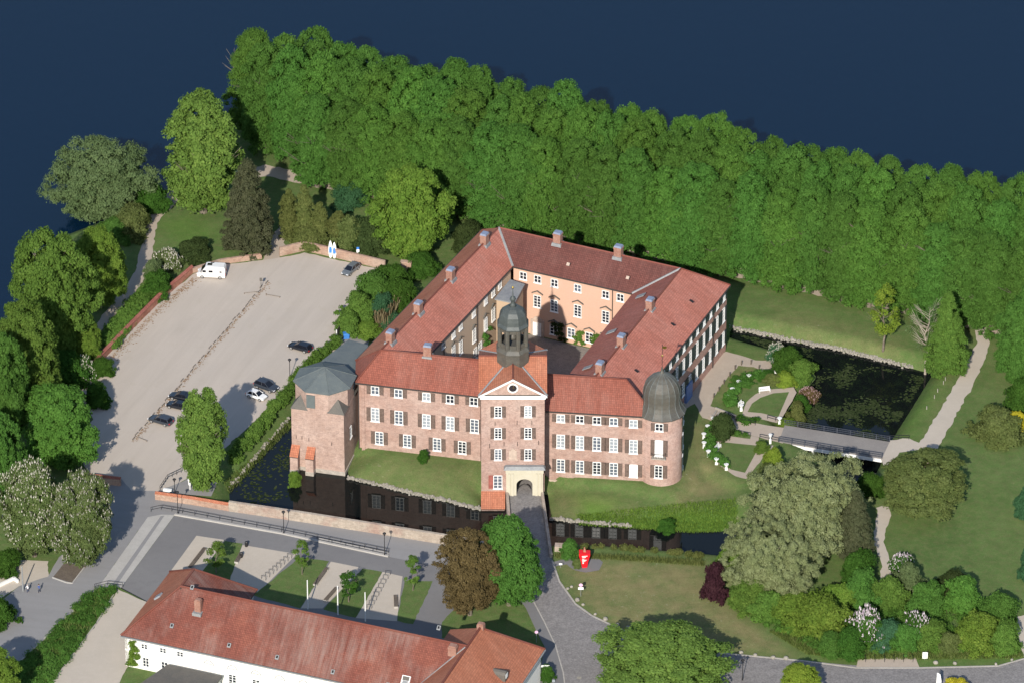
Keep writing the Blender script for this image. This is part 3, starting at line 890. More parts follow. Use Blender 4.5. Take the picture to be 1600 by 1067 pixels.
RT['L'] = roof_part('front_left_roof', [[e3(pL), e3(LWr), r3(LRr), r3(R1)], [e3(LIr), e3(WLi), r3(R1), r3(LRr)], [e3(pWo), e3(pL), r3(R1)]], 'tiles_front', castle)
RT['R'] = roof_part('front_right_roof', [[e3(RWl), e3(RWr), r3(RRr), r3(RRl)], [e3(RWr), e3(EoS), r3(RRr)], [e3(EiS), e3(RIl), r3(RRl), r3(R4)]], 'tiles_front', castle)
ridge_tiles([(r3(R1), r3(R2)), (r3(R1), r3(LRr)), (r3(R1), e3(pL)), (r3(R1), e3(pWo))], RT['W'], 'tiles_front')
ridge_tiles([(r3(R2), r3(R3))], RT['B'], 'tiles_old')
ridge_tiles([(r3(R3), r3(R4)), (r3(R3), e3(NEo)), (r3(RRl), r3(RRr)), (r3(RRr), e3(RWr))], RT['E'], 'tiles_front')
b = MB()
for p, q in ((r3(R2), e3(NWi)), (r3(R3), e3(NEi))):
    b = MB()
    b.rod(p, q, .3, seg=6)
    b.build('valley_flashing', 'lead_grey', RT['B'])

def wallseg(name, p, q, z0, z1, mat, th=.6, inset=.45):
    """wall set in from the eave line; the outside lies to the right of p->q"""
    b = MB()
    b.bar(p, q, th, z0, z1, inset + th / 2)
    return b.build(name, mat, castle)

def gutter(p, q, parent=None, z=Z_E - .12, o=-.06):
    b = MB()
    b.bar(p, q, .2, z - .12, z + .06, o)
    return b.build('gutter', 'gutter_dark', castle)

wallseg('front_left_wall', off(pL, dL, .5), LWr, -1.0, Z_E - .1, 'pink_brick')
wallseg('front_right_wall', RWl, off(RWr, dRr, 2.0), -2.2, Z_E - .1, 'pink_brick')
wallseg('east_outer_wall', off(EoS, dEo, .6), off(NEo, dEo, -.45), -1.5, Z_E - .1, 'east_brick')
wallseg('north_wall', off(NEo, dB, -.46), off(NWo, dB, .46), -1.5, Z_E - .1, 'red_brick')
wallseg('west_outer_wall', off(NWo, dW, -.45), off(pWo, dW, .3), -1.5, Z_E - .1, 'pink_brick')
wallseg('corner_wall', off(pWo, dW, .6), off(pL, dL, .6), -1.5, Z_E - .1, 'pink_brick')
wallseg('courtyard_back_wall', NWi, NEi, -.3, Z_E - .1, 'peach_render', inset=.4)
wallseg('courtyard_west_wall', WLi, NWi, -.3, Z_E - .1, 'beige_render', inset=.4)
wallseg('courtyard_east_wall', NEi, EiS, -.3, Z_E - .1, 'beige_render', inset=.4)
wallseg('courtyard_front_wall', LIr, WLi, -.3, Z_E - .1, 'beige_render', inset=.4)
wallseg('courtyard_front_wall', EiS, RIl, -.3, Z_E - .1, 'beige_render', inset=.4)
for p, q in ((pL, LWr), (RWl, RWr), (EoS, NEo), (NWi, NEi), (WLi, NWi), (NWo, pWo)):
    gutter(p, q)
# pale plinth course under the right-hand front
b = MB()
b.bar(off(RWl, dRr, .2), off(RWr, dRr, 1.0), .5, -2.2, -.7, .3)
b.build('plinth', 'sandstone', castle)
structure('courtyard', [lerp(NWi, NEi, -.02), lerp(NWi, NEi, 1.02), off(EiS, dE, 0), RIl, (6, -36), (-6, -31), LIr, WLi], .02, 'courtyard_cobbles')

def downpipe(x, y, z0, z1):
    b = MB()
    b.rod((x, y, z0), (x, y, z1), .09, seg=6)
    b.build('downpipe', 'gutter_dark', castle)

# ---- windows: frame mesh with glass and shutters as its parts
WM = {}
def window_meshes(w, h, cols, rows, shutter, glass):
    key = (w, h, cols, rows, shutter, glass)
    if key in WM:
        return WM[key]
    fr = MB()
    t = .13
    for x in (-w / 2 + t / 2, w / 2 - t / 2):
        fr.box(x, -.07, -h / 2, h / 2, t, .14)
    for z in (-h / 2, h / 2 - t):
        fr.box(0, -.072, z, z + t, w, .142)
    for i in range(1, cols):
        fr.box(-w / 2 + w * i / cols, -.066, -h / 2 + .02, h / 2 - .02, .13 if i * 2 == cols else .07, .11)
    for j in range(1, rows):
        z = -h / 2 + h * j / rows
        fr.box(0, -.062, z - .035, z + .035, w - .05, .1)
    fr.box(0, -.12, -h / 2 - .12, -h / 2 + .02, w + .2, .26)
    gl = MB()
    gl.box(0, -.02, -h / 2 + .05, h / 2 - .05, w - .1, .05)
    sh = None
    if shutter:
        sh = MB()
        sw = w * (.62 if shutter == 'shutter_green' else .5)
        sh.box(0, -.06 if sw < w * .6 else -.1, -h / 2, h / 2, sw, .06 if sw < w * .6 else .16)
        for z in (-h * .46, -h * .03, h * .40):
            sh.box(0, -.1, z, z + h * .06, sw - .06, .05)
        for x in (-sw / 2 + .06, sw / 2 - .06):
            sh.box(x, -.102, -h / 2 + .01, h / 2 - .01, .1, .052)
    WM[key] = (fr.mesh('window', 'white_paint'), gl.mesh('glass', glass), sh.mesh('shutter', shutter) if sh else None, w)
    return WM[key]

def window(p, d, z, spec, sides='LR', out=.0, name='window'):
    """p: point on the wall face, d: wall direction (outside to the right)"""
    if spec[5] in (GD, GB):
        wr = random.Random(int(p[0] * 31) + int(p[1] * 57) + int(z * 13)).random()
        g = (GD if wr < .5 else 'window_sheen' if wr < .85 else GB) if spec[5] == GD else (GB if wr < .7 else 'window_sheen')
        spec = (*spec[:5], g)
    fr, gl, sh, w = window_meshes(*spec)
    rz = math.atan2(d[1], d[0])
    o = put(name, fr, castle, (p[0] + d[1] * out, p[1] - d[0] * out, z), rz)
    put('glass', gl, o)
    if sh:
        for s in sides:
            put('shutter', sh, o, ((-1 if s == 'L' else 1) * w * (.83 if spec[4] == 'shutter_green' else .77), 0, 0))
    return o

def on_wall(p0, p1, tz, spec, dz=0.0, sides='LR', out=.03):
    L = math.hypot(p1[0] - p0[0], p1[1] - p0[1])
    d = ((p1[0] - p0[0]) / L, (p1[1] - p0[1]) / L)
    return [window((p0[0] + d[0] * t, p0[1] + d[1] * t), d, z + dz, spec, sides, out) for t, z in tz]

SB, SG = 'shutter_brown', 'shutter_green'
GD, GB = 'window_glass', 'window_blind'
# wall faces (p0 -> p1) used for the windows
def face(p, q, inset):
    L = math.hypot(q[0] - p[0], q[1] - p[1])
    n = (-(q[1] - p[1]) / L, (q[0] - p[0]) / L)
    return off(p, n, inset), off(q, n, inset)
FL = face(pL, LWr, .45)
FR = face(RWl, RWr, .45)
FE = face(EoS, NEo, .45)
FB = face(NWi, NEi, .4)
FW = face(WLi, NWi, .4)
def proj_t(F, P0, P1, tz):
    """re-measure positions given along P0->P1 on the parallel face F"""
    L = math.hypot(P1[0] - P0[0], P1[1] - P0[1])
    d = ((P1[0] - P0[0]) / L, (P1[1] - P0[1]) / L)
    LF = math.hypot(F[1][0] - F[0][0], F[1][1] - F[0][1])
    e = ((F[1][0] - F[0][0]) / LF, (F[1][1] - F[0][1]) / LF)
    out = []
    for t, z in tz:
        x, y = P0[0] + d[0] * t, P0[1] + d[1] * t
        out.append(((x - F[0][0]) * e[0] + (y - F[0][1]) * e[1], z))
    return out
LWP = ((-27.9, -37.75), (-5.7, -42.75))
RWP = ((6.3, -47.4), (23.6, -49.2))
BP = ((0.16, 4.36), (22.56, -5.74))
WIP = ((-13.76, -24.13), (-0.36, 4.17))
on_wall(*FL, proj_t(FL, *LWP, [(3.00, 12.58), (7.37, 12.51), (12.59, 12.45), (17.01, 12.53), (21.40, 12.61)]), (1.55, 1.75, 2, 2, SB, GD))
on_wall(*FL, proj_t(FL, *LWP, [(2.96, 7.38), (7.39, 7.33), (12.55, 7.27), (16.99, 7.34), (21.52, 7.41)]), (1.6, 2.85, 2, 4, SB, GB))
on_wall(*FL, proj_t(FL, *LWP, [(3.69, 2.46), (8.93, 2.53), (14.50, 2.51), (19.21, 2.49)]), (1.55, 2.65, 2, 4, SB, GD))
on_wall(*FR, proj_t(FR, *RWP, [(2.50, 12.41), (5.95, 12.44), (9.05, 12.37), (12.10, 12.33), (15.69, 12.16)]), (1.55, 1.6, 2, 2, SB, GD))
on_wall(*FR, proj_t(FR, *RWP, [(2.52, 7.50), (5.98, 7.45), (9.08, 7.42), (12.14, 7.38)]), (1.55, 2.85, 2, 4, SB, GB))
on_wall(*FR, proj_t(FR, *RWP, [(15.74, 7.25)]), (1.55, 2.85, 2, 4, SB, GD))
on_wall(*FR, proj_t(FR, *RWP, [(2.54, 2.33), (6.01, 2.28), (9.12, 2.21), (12.18, 2.21)]), (1.55, 2.65, 2, 4, SB, GD))
on_wall(*FR, proj_t(FR, *RWP, [(15.80, 2.13)]), (1.55, 2.65, 1, 1, SB, 'white_paint'))
# cellar window with its pale surround at the foot of the right-hand front
b = MB(); b.box(0, -.12, -.9, .5, 2.6, .24); cw = b.build('cellar_surround', 'sandstone', castle, loc=(*(21.47, -50.50), -1.1), rz=math.atan2(dRr[1], dRr[0]))
b = MB(); b.box(.6, -.26, -.6, .2, .9, .08); b.build('cellar_window', 'shutter_green', cw)
# east outer wall: nine bays, dark green shutters
L_E = math.hypot(FE[1][0] - FE[0][0], FE[1][1] - FE[0][1])
for k in range(11):
    t = L_E - 2.3 - k * 3.3
    for z, h, r in ((12.55, 1.65, 2), (8.6, 2.9, 4), (3.5, 2.7, 4)):
        on_wall(*FE, [(t, z)], (1.35, h, 2, r, SG, GD))
pe = lerp(FE[0], FE[1], (L_E - 7.3) / L_E)
downpipe(pe[0] + .12, pe[1] - .05, -.2, 13.9)
# courtyard: back wall
tb = proj_t(FB, *BP, [(2.20, 12.29), (5.16, 12.26), (8.61, 12.27), (13.36, 12.30), (19.06, 12.28), (22.06, 12.37)])
on_wall(*FB, tb, (1.5, 1.65, 2, 2, None, GD))
tm = proj_t(FB, *BP, [(5.10, 7.41), (8.57, 7.28), (13.39, 7.38), (19.10, 7.45)])
on_wall(*FB, tm, (1.55, 2.6, 2, 4, None, GD))
tl = proj_t(FB, *BP, [(8.49, 2.08), (12.10, 2.22), (15.78, 2.16), (19.15, 2.18)])
on_wall(*FB, tl, (1.6, 2.2, 2, 3, None, GD))
db = (dB[0], dB[1])
def pediment(F, d, t, z, w=2.3):
    p = off(F[0], d, t)
    b = MB()
    for s in (-1, 1):
        b.add([(s * w / 2, -.3, 0), (s * w / 2, .0, 0), (0, .0, .62), (0, -.3, .62), (s * w / 2, -.3, .16), (s * w / 2, .0, .16), (0, .0, .78), (0, -.3, .78)],
              [(0, 1, 2, 3), (7, 6, 5, 4), (0, 3, 7, 4), (1, 5, 6, 2), (0, 4, 5, 1), (3, 2, 6, 7)])
    b.build('window_pediment', 'slate_grey', castle, loc=(p[0], p[1], z), rz=math.atan2(d[1], d[0]))
for t, z in tm:
    pediment(FB, db, t, z + 1.6)
for t, z in tl:
    pediment(FB, db, t, z + 1.45)
# courtyard: west wall
tw = proj_t(FW, *WIP, [(2.32, 12.69), (6.65, 12.54), (9.65, 12.67), (15.17, 12.50), (20.30, 12.43), (23.57, 12.44), (26.39, 12.58)])
on_wall(*FW, tw, (1.3, 1.7, 2, 2, None, GD))
tw2 = proj_t(FW, *WIP, [(6.61, 8.63), (9.68, 7.99), (15.38, 7.47), (20.27, 7.28), (23.56, 7.64)])
on_wall(*FW, tw2, (1.35, 2.7, 2, 4, None, GD))
for t, z in tw2:
    pediment(FW, dW, t, z + 1.7, 2.0)
tw3 = proj_t(FW, *WIP, [(15.80, 3.34), (17.90, 3.45)])
on_wall(*FW, tw3, (1.4, 2.4, 2, 3, None, GD))
for t in (8.5, 22.5):
    p = off(FW[0], dW, t)
    downpipe(p[0] + .12, p[1] - .05, 0, 13.8)
p = off(FB[0], dB, 20.3); downpipe(p[0] - .05, p[1] - .12, 0, 13.8)
p = off(FL[0], dL, .5); downpipe(p[0] - .05, p[1] - .12, -.5, 13.8)
# white courtyard door with carved surround
t_, z_ = proj_t(FB, *BP, [(5.12, 1.11)])[0]
p = off(FB[0], dB, t_)
dr = MB()
dr.box(0, -.12, -.2, 3.4, 2.7, .3); dr.box(0, -.16, 3.4, 4.1, 2.2, .3, top=.45)
dro = dr.build('door_surround', 'sandstone', castle, loc=(p[0], p[1], 0), rz=math.atan2(dB[1], dB[0]))
b = MB(); b.box(0, -.3, 0, 2.9, 1.7, .1); b.build('door', 'white_paint', dro)
# stair turret with flat roof in the courtyard corner
ta, tb_, tc, td = [(-3.26, -6.52), (-0.36, 0.66), (2.39, -1.16), (0.48, -8.04)]
b = MB()
cx_, cy_ = sum(q[0] for q in (ta, tb_, tc, td)) / 4, sum(q[1] for q in (ta, tb_, tc, td)) / 4
sq = [(cx_ + (q[0] - cx_) * .88, cy_ + (q[1] - cy_) * .88) for q in (ta, tb_, tc, td)]
b.prism(sq[::-1], -.2, 12.9)
tur = b.build('stair_turret_wall', 'cream_render', castle)
b = MB(); b.prism([ta, td, tc, tb_], 12.9, 13.15)
b.build('turret_roof', 'lead_grey', tur)

# ---- chimneys
cm = MB(); cm.box(0, 0, -1.2, 1.45, 1.45, 1.2); cm.box(0, 0, 1.42, 1.72, 1.62, 1.37)
cme = cm.mesh('chimney', 'chimney_brick')
cc = MB(); cc.box(0, 0, 1.72, 2.05, 1.5, 1.25, 0, 0, .85)
cce = cc.mesh('cap', 'chimney_cap')
cf = MB(); cf.box(0, 0, -1.05, -.2, 2.1, 1.9, 0, 0, .85)
cfe = cf.mesh('flashing', 'lead_grey')
def chimney(key, p, d, z=18.5, s=1.0):
    rz = math.atan2(d[1], d[0])
    for nm, me in (('chimney', cme), ('chimney_cap', cce), ('chimney_flashing', cfe)):
        put(nm, me, RT[key], (p[0], p[1], z), rz, scale=(s, s, s))
def nearest_on(p, a, d):
    t = (p[0] - a[0]) * d[0] + (p[1] - a[1]) * d[1]
    return off(a, d, t)
for key, pts, a, d in (('W', [(-4.56, 4.97), (-11.29, -7.83), (-17.31, -19.93), (-22.43, -30.22)], pWr, dW), ('L', [(-15.47, -35.87)], off(pL, nL, 5.3), dL),
                       ('B', [(8.04, 4.49), (19.48, -0.28)], pBr, dB), ('E', [(25.92, -19.01), (20.07, -31.81), (17.14, -41.69)], pEr, dEr)):
    for p in pts:
        q = nearest_on(p, a, d)
        chimney(key, q, d)
# roof lights and lead patches on the slopes
def slope_box(key, p, z, d, w, h, t, mat, pitch, name='roof_light'):
    """small box lying on a slope that rises to the left of d"""
    b = MB(); b.box(0, 0, 0, t, w, h)
    o = b.build(name, mat, RT[key], loc=(p[0], p[1], z))
    o.rotation_euler = Matrix.Rotation(math.atan2(d[1], d[0]), 4, 'Z').to_euler() if pitch == 0 else (Matrix.Rotation(math.atan2(d[1], d[0]), 4, 'Z') @ Matrix.Rotation(pitch, 4, 'X')).to_euler()
    return o
for px_, sh_ in (((-7.74, -6.23), .5), ):
    slope_box('W', px_, 15.95, dW, .5, .9, .15, 'dark_void', R(39))
for p in ((10.53, 0.47), (21.58, -4.49)):
    slope_box('B', p, 16.45, dB, .6, .6, .2, 'sandstone', R(41))
for p, zz in (((23.84, -11.52), 16.7), ((18.21, -24.44), 16.7), ((13.73, -36.89), 16.7)):
    slope_box('EI', p, zz, (-dE[0], -dE[1]), 1.2, 1.9, .12, 'lead_grey', R(31))
for p, zz in (((33.16, -13.49), 16.7), ((29.54, -21.80), 16.7), ((22.55, -38.12), 16.7)):
    slope_box('E', p, zz, dEo, .35, .8, .15, 'dark_void', R(31))
slope_box('R', (16.99, -46.27), 15.7, dRr, .55, .55, .15, 'sandstone', R(40))

# ================= gate tower
TX0, TX1, TY0, TY1, TZ = -5.55, 5.85, -53.0, -38.2, 20.0
TC = ((TX0 + TX1) / 2, (TY0 + TY1) / 2)
b = MB()
hx0, hx1, hz = .55, 3.95, 4.1
for x0, x1, z0, z1 in ((TX0, hx0, -3.2, TZ), (hx1, TX1, -3.2, TZ), (hx0, hx1, hz, TZ)):
    b.box((x0 + x1) / 2, TY0 + .5, z0, z1, x1 - x0, 1.0)
    b.box((x0 + x1) / 2, TY1 - .5, max(z0, -1), z1, x1 - x0, 1.0)
for x in (TX0 + .5, TX1 - .5):
    b.box(x, (TY0 + TY1) / 2, -3.2, TZ, 1.0, TY1 - TY0 - 2.0)
tw_ = b.build('gate_tower_wall', 'pink_brick', castle)
b = MB()
for x in (hx0 - .15, hx1 + .15):
    b.box(x, (TY0 + TY1) / 2, -1, hz, .3, TY1 - TY0 - 2.0)
b.box((hx0 + hx1) / 2, (TY0 + TY1) / 2, hz, hz + .3, hx1 - hx0, TY1 - TY0 - 2.0)
b.build('passage_lining', 'sandstone', tw_)
structure('gate_passage', [(hx0, TY0 - 1.2), (hx1, TY0 - 1.2), (hx1, TY1 + .5), (hx0, TY1 + .5)], .03, 'cobbles')
# cornice and pediment
b = MB()
ov = .35
b.box(TC[0], TC[1], TZ - .1, TZ + .35, TX1 - TX0 + ov, TY1 - TY0 + ov)
b.box(TC[0], TC[1], TZ + .35, TZ + .75, TX1 - TX0 + 2 * ov, TY1 - TY0 + 2 * ov)
b.build('cornice', 'white_paint', tw_)
b = MB(); b.box(TC[0], TC[1], TZ + .75, TZ + .85, TX1 - TX0 + 2 * ov + .1, TY1 - TY0 + 2 * ov + .1); b.build('cornice_flashing', 'slate_grey', tw_)
GZ0, GZ1 = TZ + .85, TZ + 4.4
hw, hd = (TX1 - TX0) / 2 + .45, (TY1 - TY0) / 2 + .5
b = MB()
for sgn in (-1, 1):
    y = TC[1] + sgn * (hd - .55)
    b.add([(TC[0] - hw + .3, y - .2, GZ0), (TC[0] + hw - .3, y - .2, GZ0), (TC[0], y - .2, GZ1 - .25), (TC[0] - hw + .3, y + .2, GZ0), (TC[0] + hw - .3, y + .2, GZ0), (TC[0], y + .2, GZ1 - .25)],
          [(0, 1, 2), (5, 4, 3), (0, 3, 4, 1), (1, 4, 5, 2), (2, 5, 3, 0)])
    x = TC[0] + sgn * (hw - .5)
    b.add([(x - .2, TC[1] - hd + .3, GZ0), (x - .2, TC[1] + hd - .3, GZ0), (x - .2, TC[1], GZ1 - .25), (x + .2, TC[1] - hd + .3, GZ0), (x + .2, TC[1] + hd - .3, GZ0), (x + .2, TC[1], GZ1 - .25)],
          [(0, 1, 2), (5, 4, 3), (0, 3, 4, 1), (1, 4, 5, 2), (2, 5, 3, 0)])
b.build('gable_wall', 'pink_brick', tw_)
b = MB()
yf = TC[1] - hd
for s in (-1, 1):
    b.add([(TC[0] + s * hw, yf - .12, GZ0 - .05), (TC[0] + s * hw, yf + .5, GZ0 - .05), (TC[0], yf + .5, GZ1 - .08), (TC[0], yf - .12, GZ1 - .08),
           (TC[0] + s * hw, yf - .12, GZ0 - .42), (TC[0] + s * hw, yf + .5, GZ0 - .42), (TC[0], yf + .5, GZ1 - .45), (TC[0], yf - .12, GZ1 - .45)],
          [(0, 1, 2, 3), (7, 6, 5, 4), (0, 3, 7, 4), (1, 5, 6, 2), (0, 4, 5, 1), (3, 2, 6, 7)])
b.build('raking_cornice', 'white_paint', tw_)
C0 = (TC[0] - hw, TC[1] - hd, GZ0); C1 = (TC[0] + hw, TC[1] - hd, GZ0); C2 = (TC[0] + hw, TC[1] + hd, GZ0); C3 = (TC[0] - hw, TC[1] + hd, GZ0)
AF, AB, AL_, AR = (TC[0], TC[1] - hd, GZ1), (TC[0], TC[1] + hd, GZ1), (TC[0] - hw, TC[1], GZ1), (TC[0] + hw, TC[1], GZ1)
CC = (TC[0], TC[1], GZ1)
rt = roof_part('gate_tower_roof', [[AF, CC, C0], [AF, CC, C1], [AB, CC, C2], [AB, CC, C3], [AL_, CC, C0], [AL_, CC, C3], [AR, CC, C1], [AR, CC, C2]], 'tiles_orange', castle, .15)
ridge_tiles([(AF, AB), (AL_, AR)], rt, 'tiles_front')
b = MB()
for c in (C0, C1, C2, C3):
    b = MB()
    b.rod(c, (CC[0] + (c[0] - CC[0]) * .1, CC[1] + (c[1] - CC[1]) * .1, GZ1 - .4), .22, seg=6)
    b.build('valley_flashing', 'lead_grey', rt)
# clock
b = MB()
n_ = 28
ck = (TC[0], yf - .02 + .3, TZ + 2.35)
def disc(b, c, r0, r1, y0, y1, mi=0, n=28):
    vs = []
    for y in (y0, y1):
        for r in (r0, r1):
            for k in range(n):
                a = 2 * math.pi * k / n
                vs.append((c[0] + r * math.cos(a), y, c[2] + r * math.sin(a)))
    fs = []
    for k in range(n):
        j = (k + 1) % n
        fs += [(k, j, n + j, n + k), (2 * n + k, 3 * n + k, 3 * n + j, 2 * n + j), (n + k, n + j, 3 * n + j, 3 * n + k), (k, 2 * n + k, 2 * n + j, j)]
    b.add(vs, fs, mi)
disc(b, ck, .72, .98, yf + .08, yf + .36)
clk = b.build('clock', 'white_paint', castle)
b = MB()
b.add([(ck[0] + .74 * math.cos(2 * math.pi * k / 28), yf + .16, ck[2] + .74 * math.sin(2 * math.pi * k / 28)) for k in range(28)], [tuple(range(28))])
b.build('clock_dial', 'clock_face', clk)
b = MB(); b.box(ck[0] + .1, yf + .13, ck[2] - .05, ck[2] + .5, .07, .04); b.box(ck[0] + .16, yf + .135, ck[2] - .02, ck[2] + .06, .36, .04); b.build('clock_hand', 'gold', clk)
# windows of the tower
TF = ((TX0, TY0), (TX1, TY0))
on_wall(*TF, [(3.06, 17.20), (8.43, 17.29)], (1.35, 2.3, 2, 4, SB, GD))
on_wall(*TF, [(3.05, 12.67), (8.44, 12.71)], (1.35, 2.3, 2, 4, SB, GD))
on_wall(*TF, [(3.05, 8.19), (8.45, 8.19)], (1.35, 2.3, 2, 4, SB, GD))
on_wall(*TF, [(2.99, 2.36)], (1.65, 2.8, 2, 4, 'shutter_red', GD), sides='L')
b = MB(); b.box(0, -.08, -.9, .9, 1.4, .16); b.box(0, -.12, -1.1, -.9, 2.0, .24); b.box(0, -.1, .9, 1.25, .9, .18, top=.4)
t_, z_ = [(5.71, 8.16)][0]
b.build('stone_relief', 'sandstone', castle, loc=(TX0 + t_, TY0, z_))
# iron wall anchors
b = MB()
for t_, z_ in [(2.50, 14.74), (6.47, 14.88), (9.11, 14.88), (1.52, 10.00), (4.11, 10.40), (6.53, 10.40), (10.33, 10.68)]:
    b.box(TX0 + t_, TY0 - .04, z_ - .45, z_ + .45, .09, .08)
b.build('wall_anchors', 'black_iron', tw_)
# cream portal with its arch
ax0, ax1, pz = -1.05, 5.6, 5.6
acx, ar, spr = (hx0 + hx1) / 2, 1.45, 2.3
outer, inner = [], []
nA = 14
inner.append((acx - ar, -.6)); inner.append((acx - ar, spr))
for k in range(1, nA):
    a = math.pi * (1 - k / nA)
    inner.append((acx + ar * math.cos(a), spr + ar * .82 * math.sin(a)))
inner.append((acx + ar, spr)); inner.append((acx + ar, -.6))
for (x, z) in inner:
    if z <= spr + .001:
        outer.append((ax0 if x < acx else ax1, z if z < 0 else spr))
    else:
        f = (x - (acx - ar)) / (2 * ar)
        outer.append((ax0 + (ax1 - ax0) * f, pz))
# keep the corners square
outer[1] = (ax0, pz * .55); outer[-2] = (ax1, pz * .55); outer[2] = (ax0, pz); outer[-3] = (ax1, pz)
b = MB()
n_ = len(inner)
y0, y1 = TY0 - .95, TY0 - .01
vs = [(x, y0, z) for x, z in inner] + [(x, y0, z) for x, z in outer] + [(x, y1, z) for x, z in inner] + [(x, y1, z) for x, z in outer]
fs = []
for k in range(n_ - 1):
    fs += [(k, k + 1, n_ + k + 1, n_ + k), (2 * n_ + k, 3 * n_ + k, 3 * n_ + k + 1, 2 * n_ + k + 1), (k, 2 * n_ + k, 2 * n_ + k + 1, k + 1), (n_ + k, n_ + k + 1, 3 * n_ + k + 1, 3 * n_ + k)]
b.add(vs, fs)
prt = b.build('portal', 'portal_cream', castle)
b = MB()
for x in (ax0 + .55, ax0 + 1.15, ax1 - .55, ax1 - 1.15):
    b.box(x, y0 - .08, -.6, pz - .9, .42, .2)
b.box((ax0 + ax1) / 2, y0 - .06, pz - .75, pz - .02, ax1 - ax0 + .2, .35)
b.build('pilasters', 'portal_cream', prt)
b = MB(); b.box((ax0 + ax1) / 2, TY0 - .62, pz, pz + .55, ax1 - ax0 + .9, 1.5, 0, 0, .9, .45); b.build('portal_hood', 'lead_grey', prt)
b = MB()
for s in (-1, 1):
    for k in range(6):
        a0, a1 = R(90 + s * (10 + k * 13)), R(90 + s * (23 + k * 13))
        b.rod((acx + s * .05 + 1.3 * math.cos(a0), TY0 + 1.2, -.4 + 1.5 * math.sin(a0)), (acx + s * .05 + 1.3 * math.cos(a1), TY0 + 1.2, -.4 + 1.5 * math.sin(a1)), .07)
b.build('iron_gate', 'black_iron', prt)
# foot of the tower in the moat: buttress with a tiled weathering
bx0, bx1 = -5.5, -1.35
b = MB(); b.box((bx0 + bx1) / 2, TY0 - 1.45, -3.2, -1.55, bx1 - bx0, 2.9); bt = b.build('buttress', 'pink_brick', castle)
roof_part('buttress_roof', [[(bx0 - .1, TY0 - 3.05, -1.6), (bx1 + .1, TY0 - 3.05, -1.6), (bx1 + .1, TY0 - .01, .35), (bx0 - .1, TY0 - .01, .35)]], 'tiles_orange', bt, .2)
# lantern
lx, ly = TC
ap = 1 / math.cos(math.pi / 8)
o8 = math.pi / 8
b = MB()
b.lathe(lx, ly, [(2.85 * ap, GZ1 - 3.2), (2.85 * ap, GZ1 + 1.5), (2.95 * ap, GZ1 + 1.6), (2.95 * ap, GZ1 + 1.85), (2.55 * ap, GZ1 + 2.4), (2.5 * ap, GZ1 + 2.7)], 8, o8)
lan = b.build('lantern_base', 'brown_copper', castle)
b = MB()
zb, zt = GZ1 + 2.7, GZ1 + 6.6
for k in range(8):
    a = o8 + k * math.pi / 4
    b.rod((lx + 2.35 * ap * math.cos(a), ly + 2.35 * ap * math.sin(a), zb), (lx + 2.35 * ap * math.cos(a), ly + 2.35 * ap * math.sin(a), zt), .42, seg=8)
    a2 = o8 + (k + 1) * math.pi / 4
    p0 = Vector((lx + 2.35 * ap * math.cos(a), ly + 2.35 * ap * math.sin(a), 0)); p1 = Vector((lx + 2.35 * ap * math.cos(a2), ly + 2.35 * ap * math.sin(a2), 0))
    # spandrel over each arch
    m = 8
    for j in range(m):
        f0, f1 = j / m, (j + 1) / m
        g0 = zb + 2.2 + 1.0 * math.sqrt(max(0, 1 - (2 * f0 - 1) ** 2)); g1 = zb + 2.2 + 1.0 * math.sqrt(max(0, 1 - (2 * f1 - 1) ** 2))
        q0, q1 = p0.lerp(p1, f0), p0.lerp(p1, f1)
        nn = Vector(((q0.x + q1.x) / 2 - lx, (q0.y + q1.y) / 2 - ly, 0)).normalized() * .15
        b.add([(q0.x + nn.x, q0.y + nn.y, g0), (q1.x + nn.x, q1.y + nn.y, g1), (q1.x + nn.x, q1.y + nn.y, zt), (q0.x + nn.x, q0.y + nn.y, zt), (q0.x - nn.x, q0.y - nn.y, g0), (q1.x - nn.x, q1.y - nn.y, g1), (q1.x - nn.x, q1.y - nn.y, zt), (q0.x - nn.x, q0.y - nn.y, zt)],
              [(0, 1, 2, 3), (7, 6, 5, 4), (0, 4, 5, 1)])
    b.bar((p0.x, p0.y), (p1.x, p1.y), .2, zb, zb + .75)
b.build('lantern_arcade', 'brown_copper', lan)
b = MB()
b.lathe(lx, ly, [(2.2, zt - .1), (2.78 * ap, zt), (2.82 * ap, zt + .22), (2.5 * ap, zt + .75), (2.42 * ap, zt + 1.5), (2.25 * ap, zt + 2.3), (1.85 * ap, zt + 3.05), (1.2 * ap, zt + 3.6), (.62, zt + 3.85)], 8, o8)
b.build('lantern_dome', 'dome_copper', lan)
b = MB()
b.lathe(lx, ly, [(.7, zt + 3.8), (.42, zt + 4.2), (.34, zt + 4.7), (.5, zt + 5.0), (.58, zt + 5.25), (.45, zt + 5.55), (.14, zt + 5.8), (.05, zt + 7.4)], 10)
b.build('finial', 'dome_copper', lan, smooth=True)
b = MB(); b.lathe(lx, ly, [(.03, zt + 7.3), (.2, zt + 7.45), (.24, zt + 7.6), (.18, zt + 7.75), (.03, zt + 7.9)], 10); b.build('gilt_ball', 'gold', lan, smooth=True)
b = MB(); b.lathe(lx, ly, [(.75, zb + 1.0), (.62, zb + 1.3), (.45, zb + 1.9), (.15, zb + 2.1)], 12); b.rod((lx, ly, zb + 2.1), (lx, ly, zt), .06); b.build('bell', 'brown_copper', lan, smooth=True)

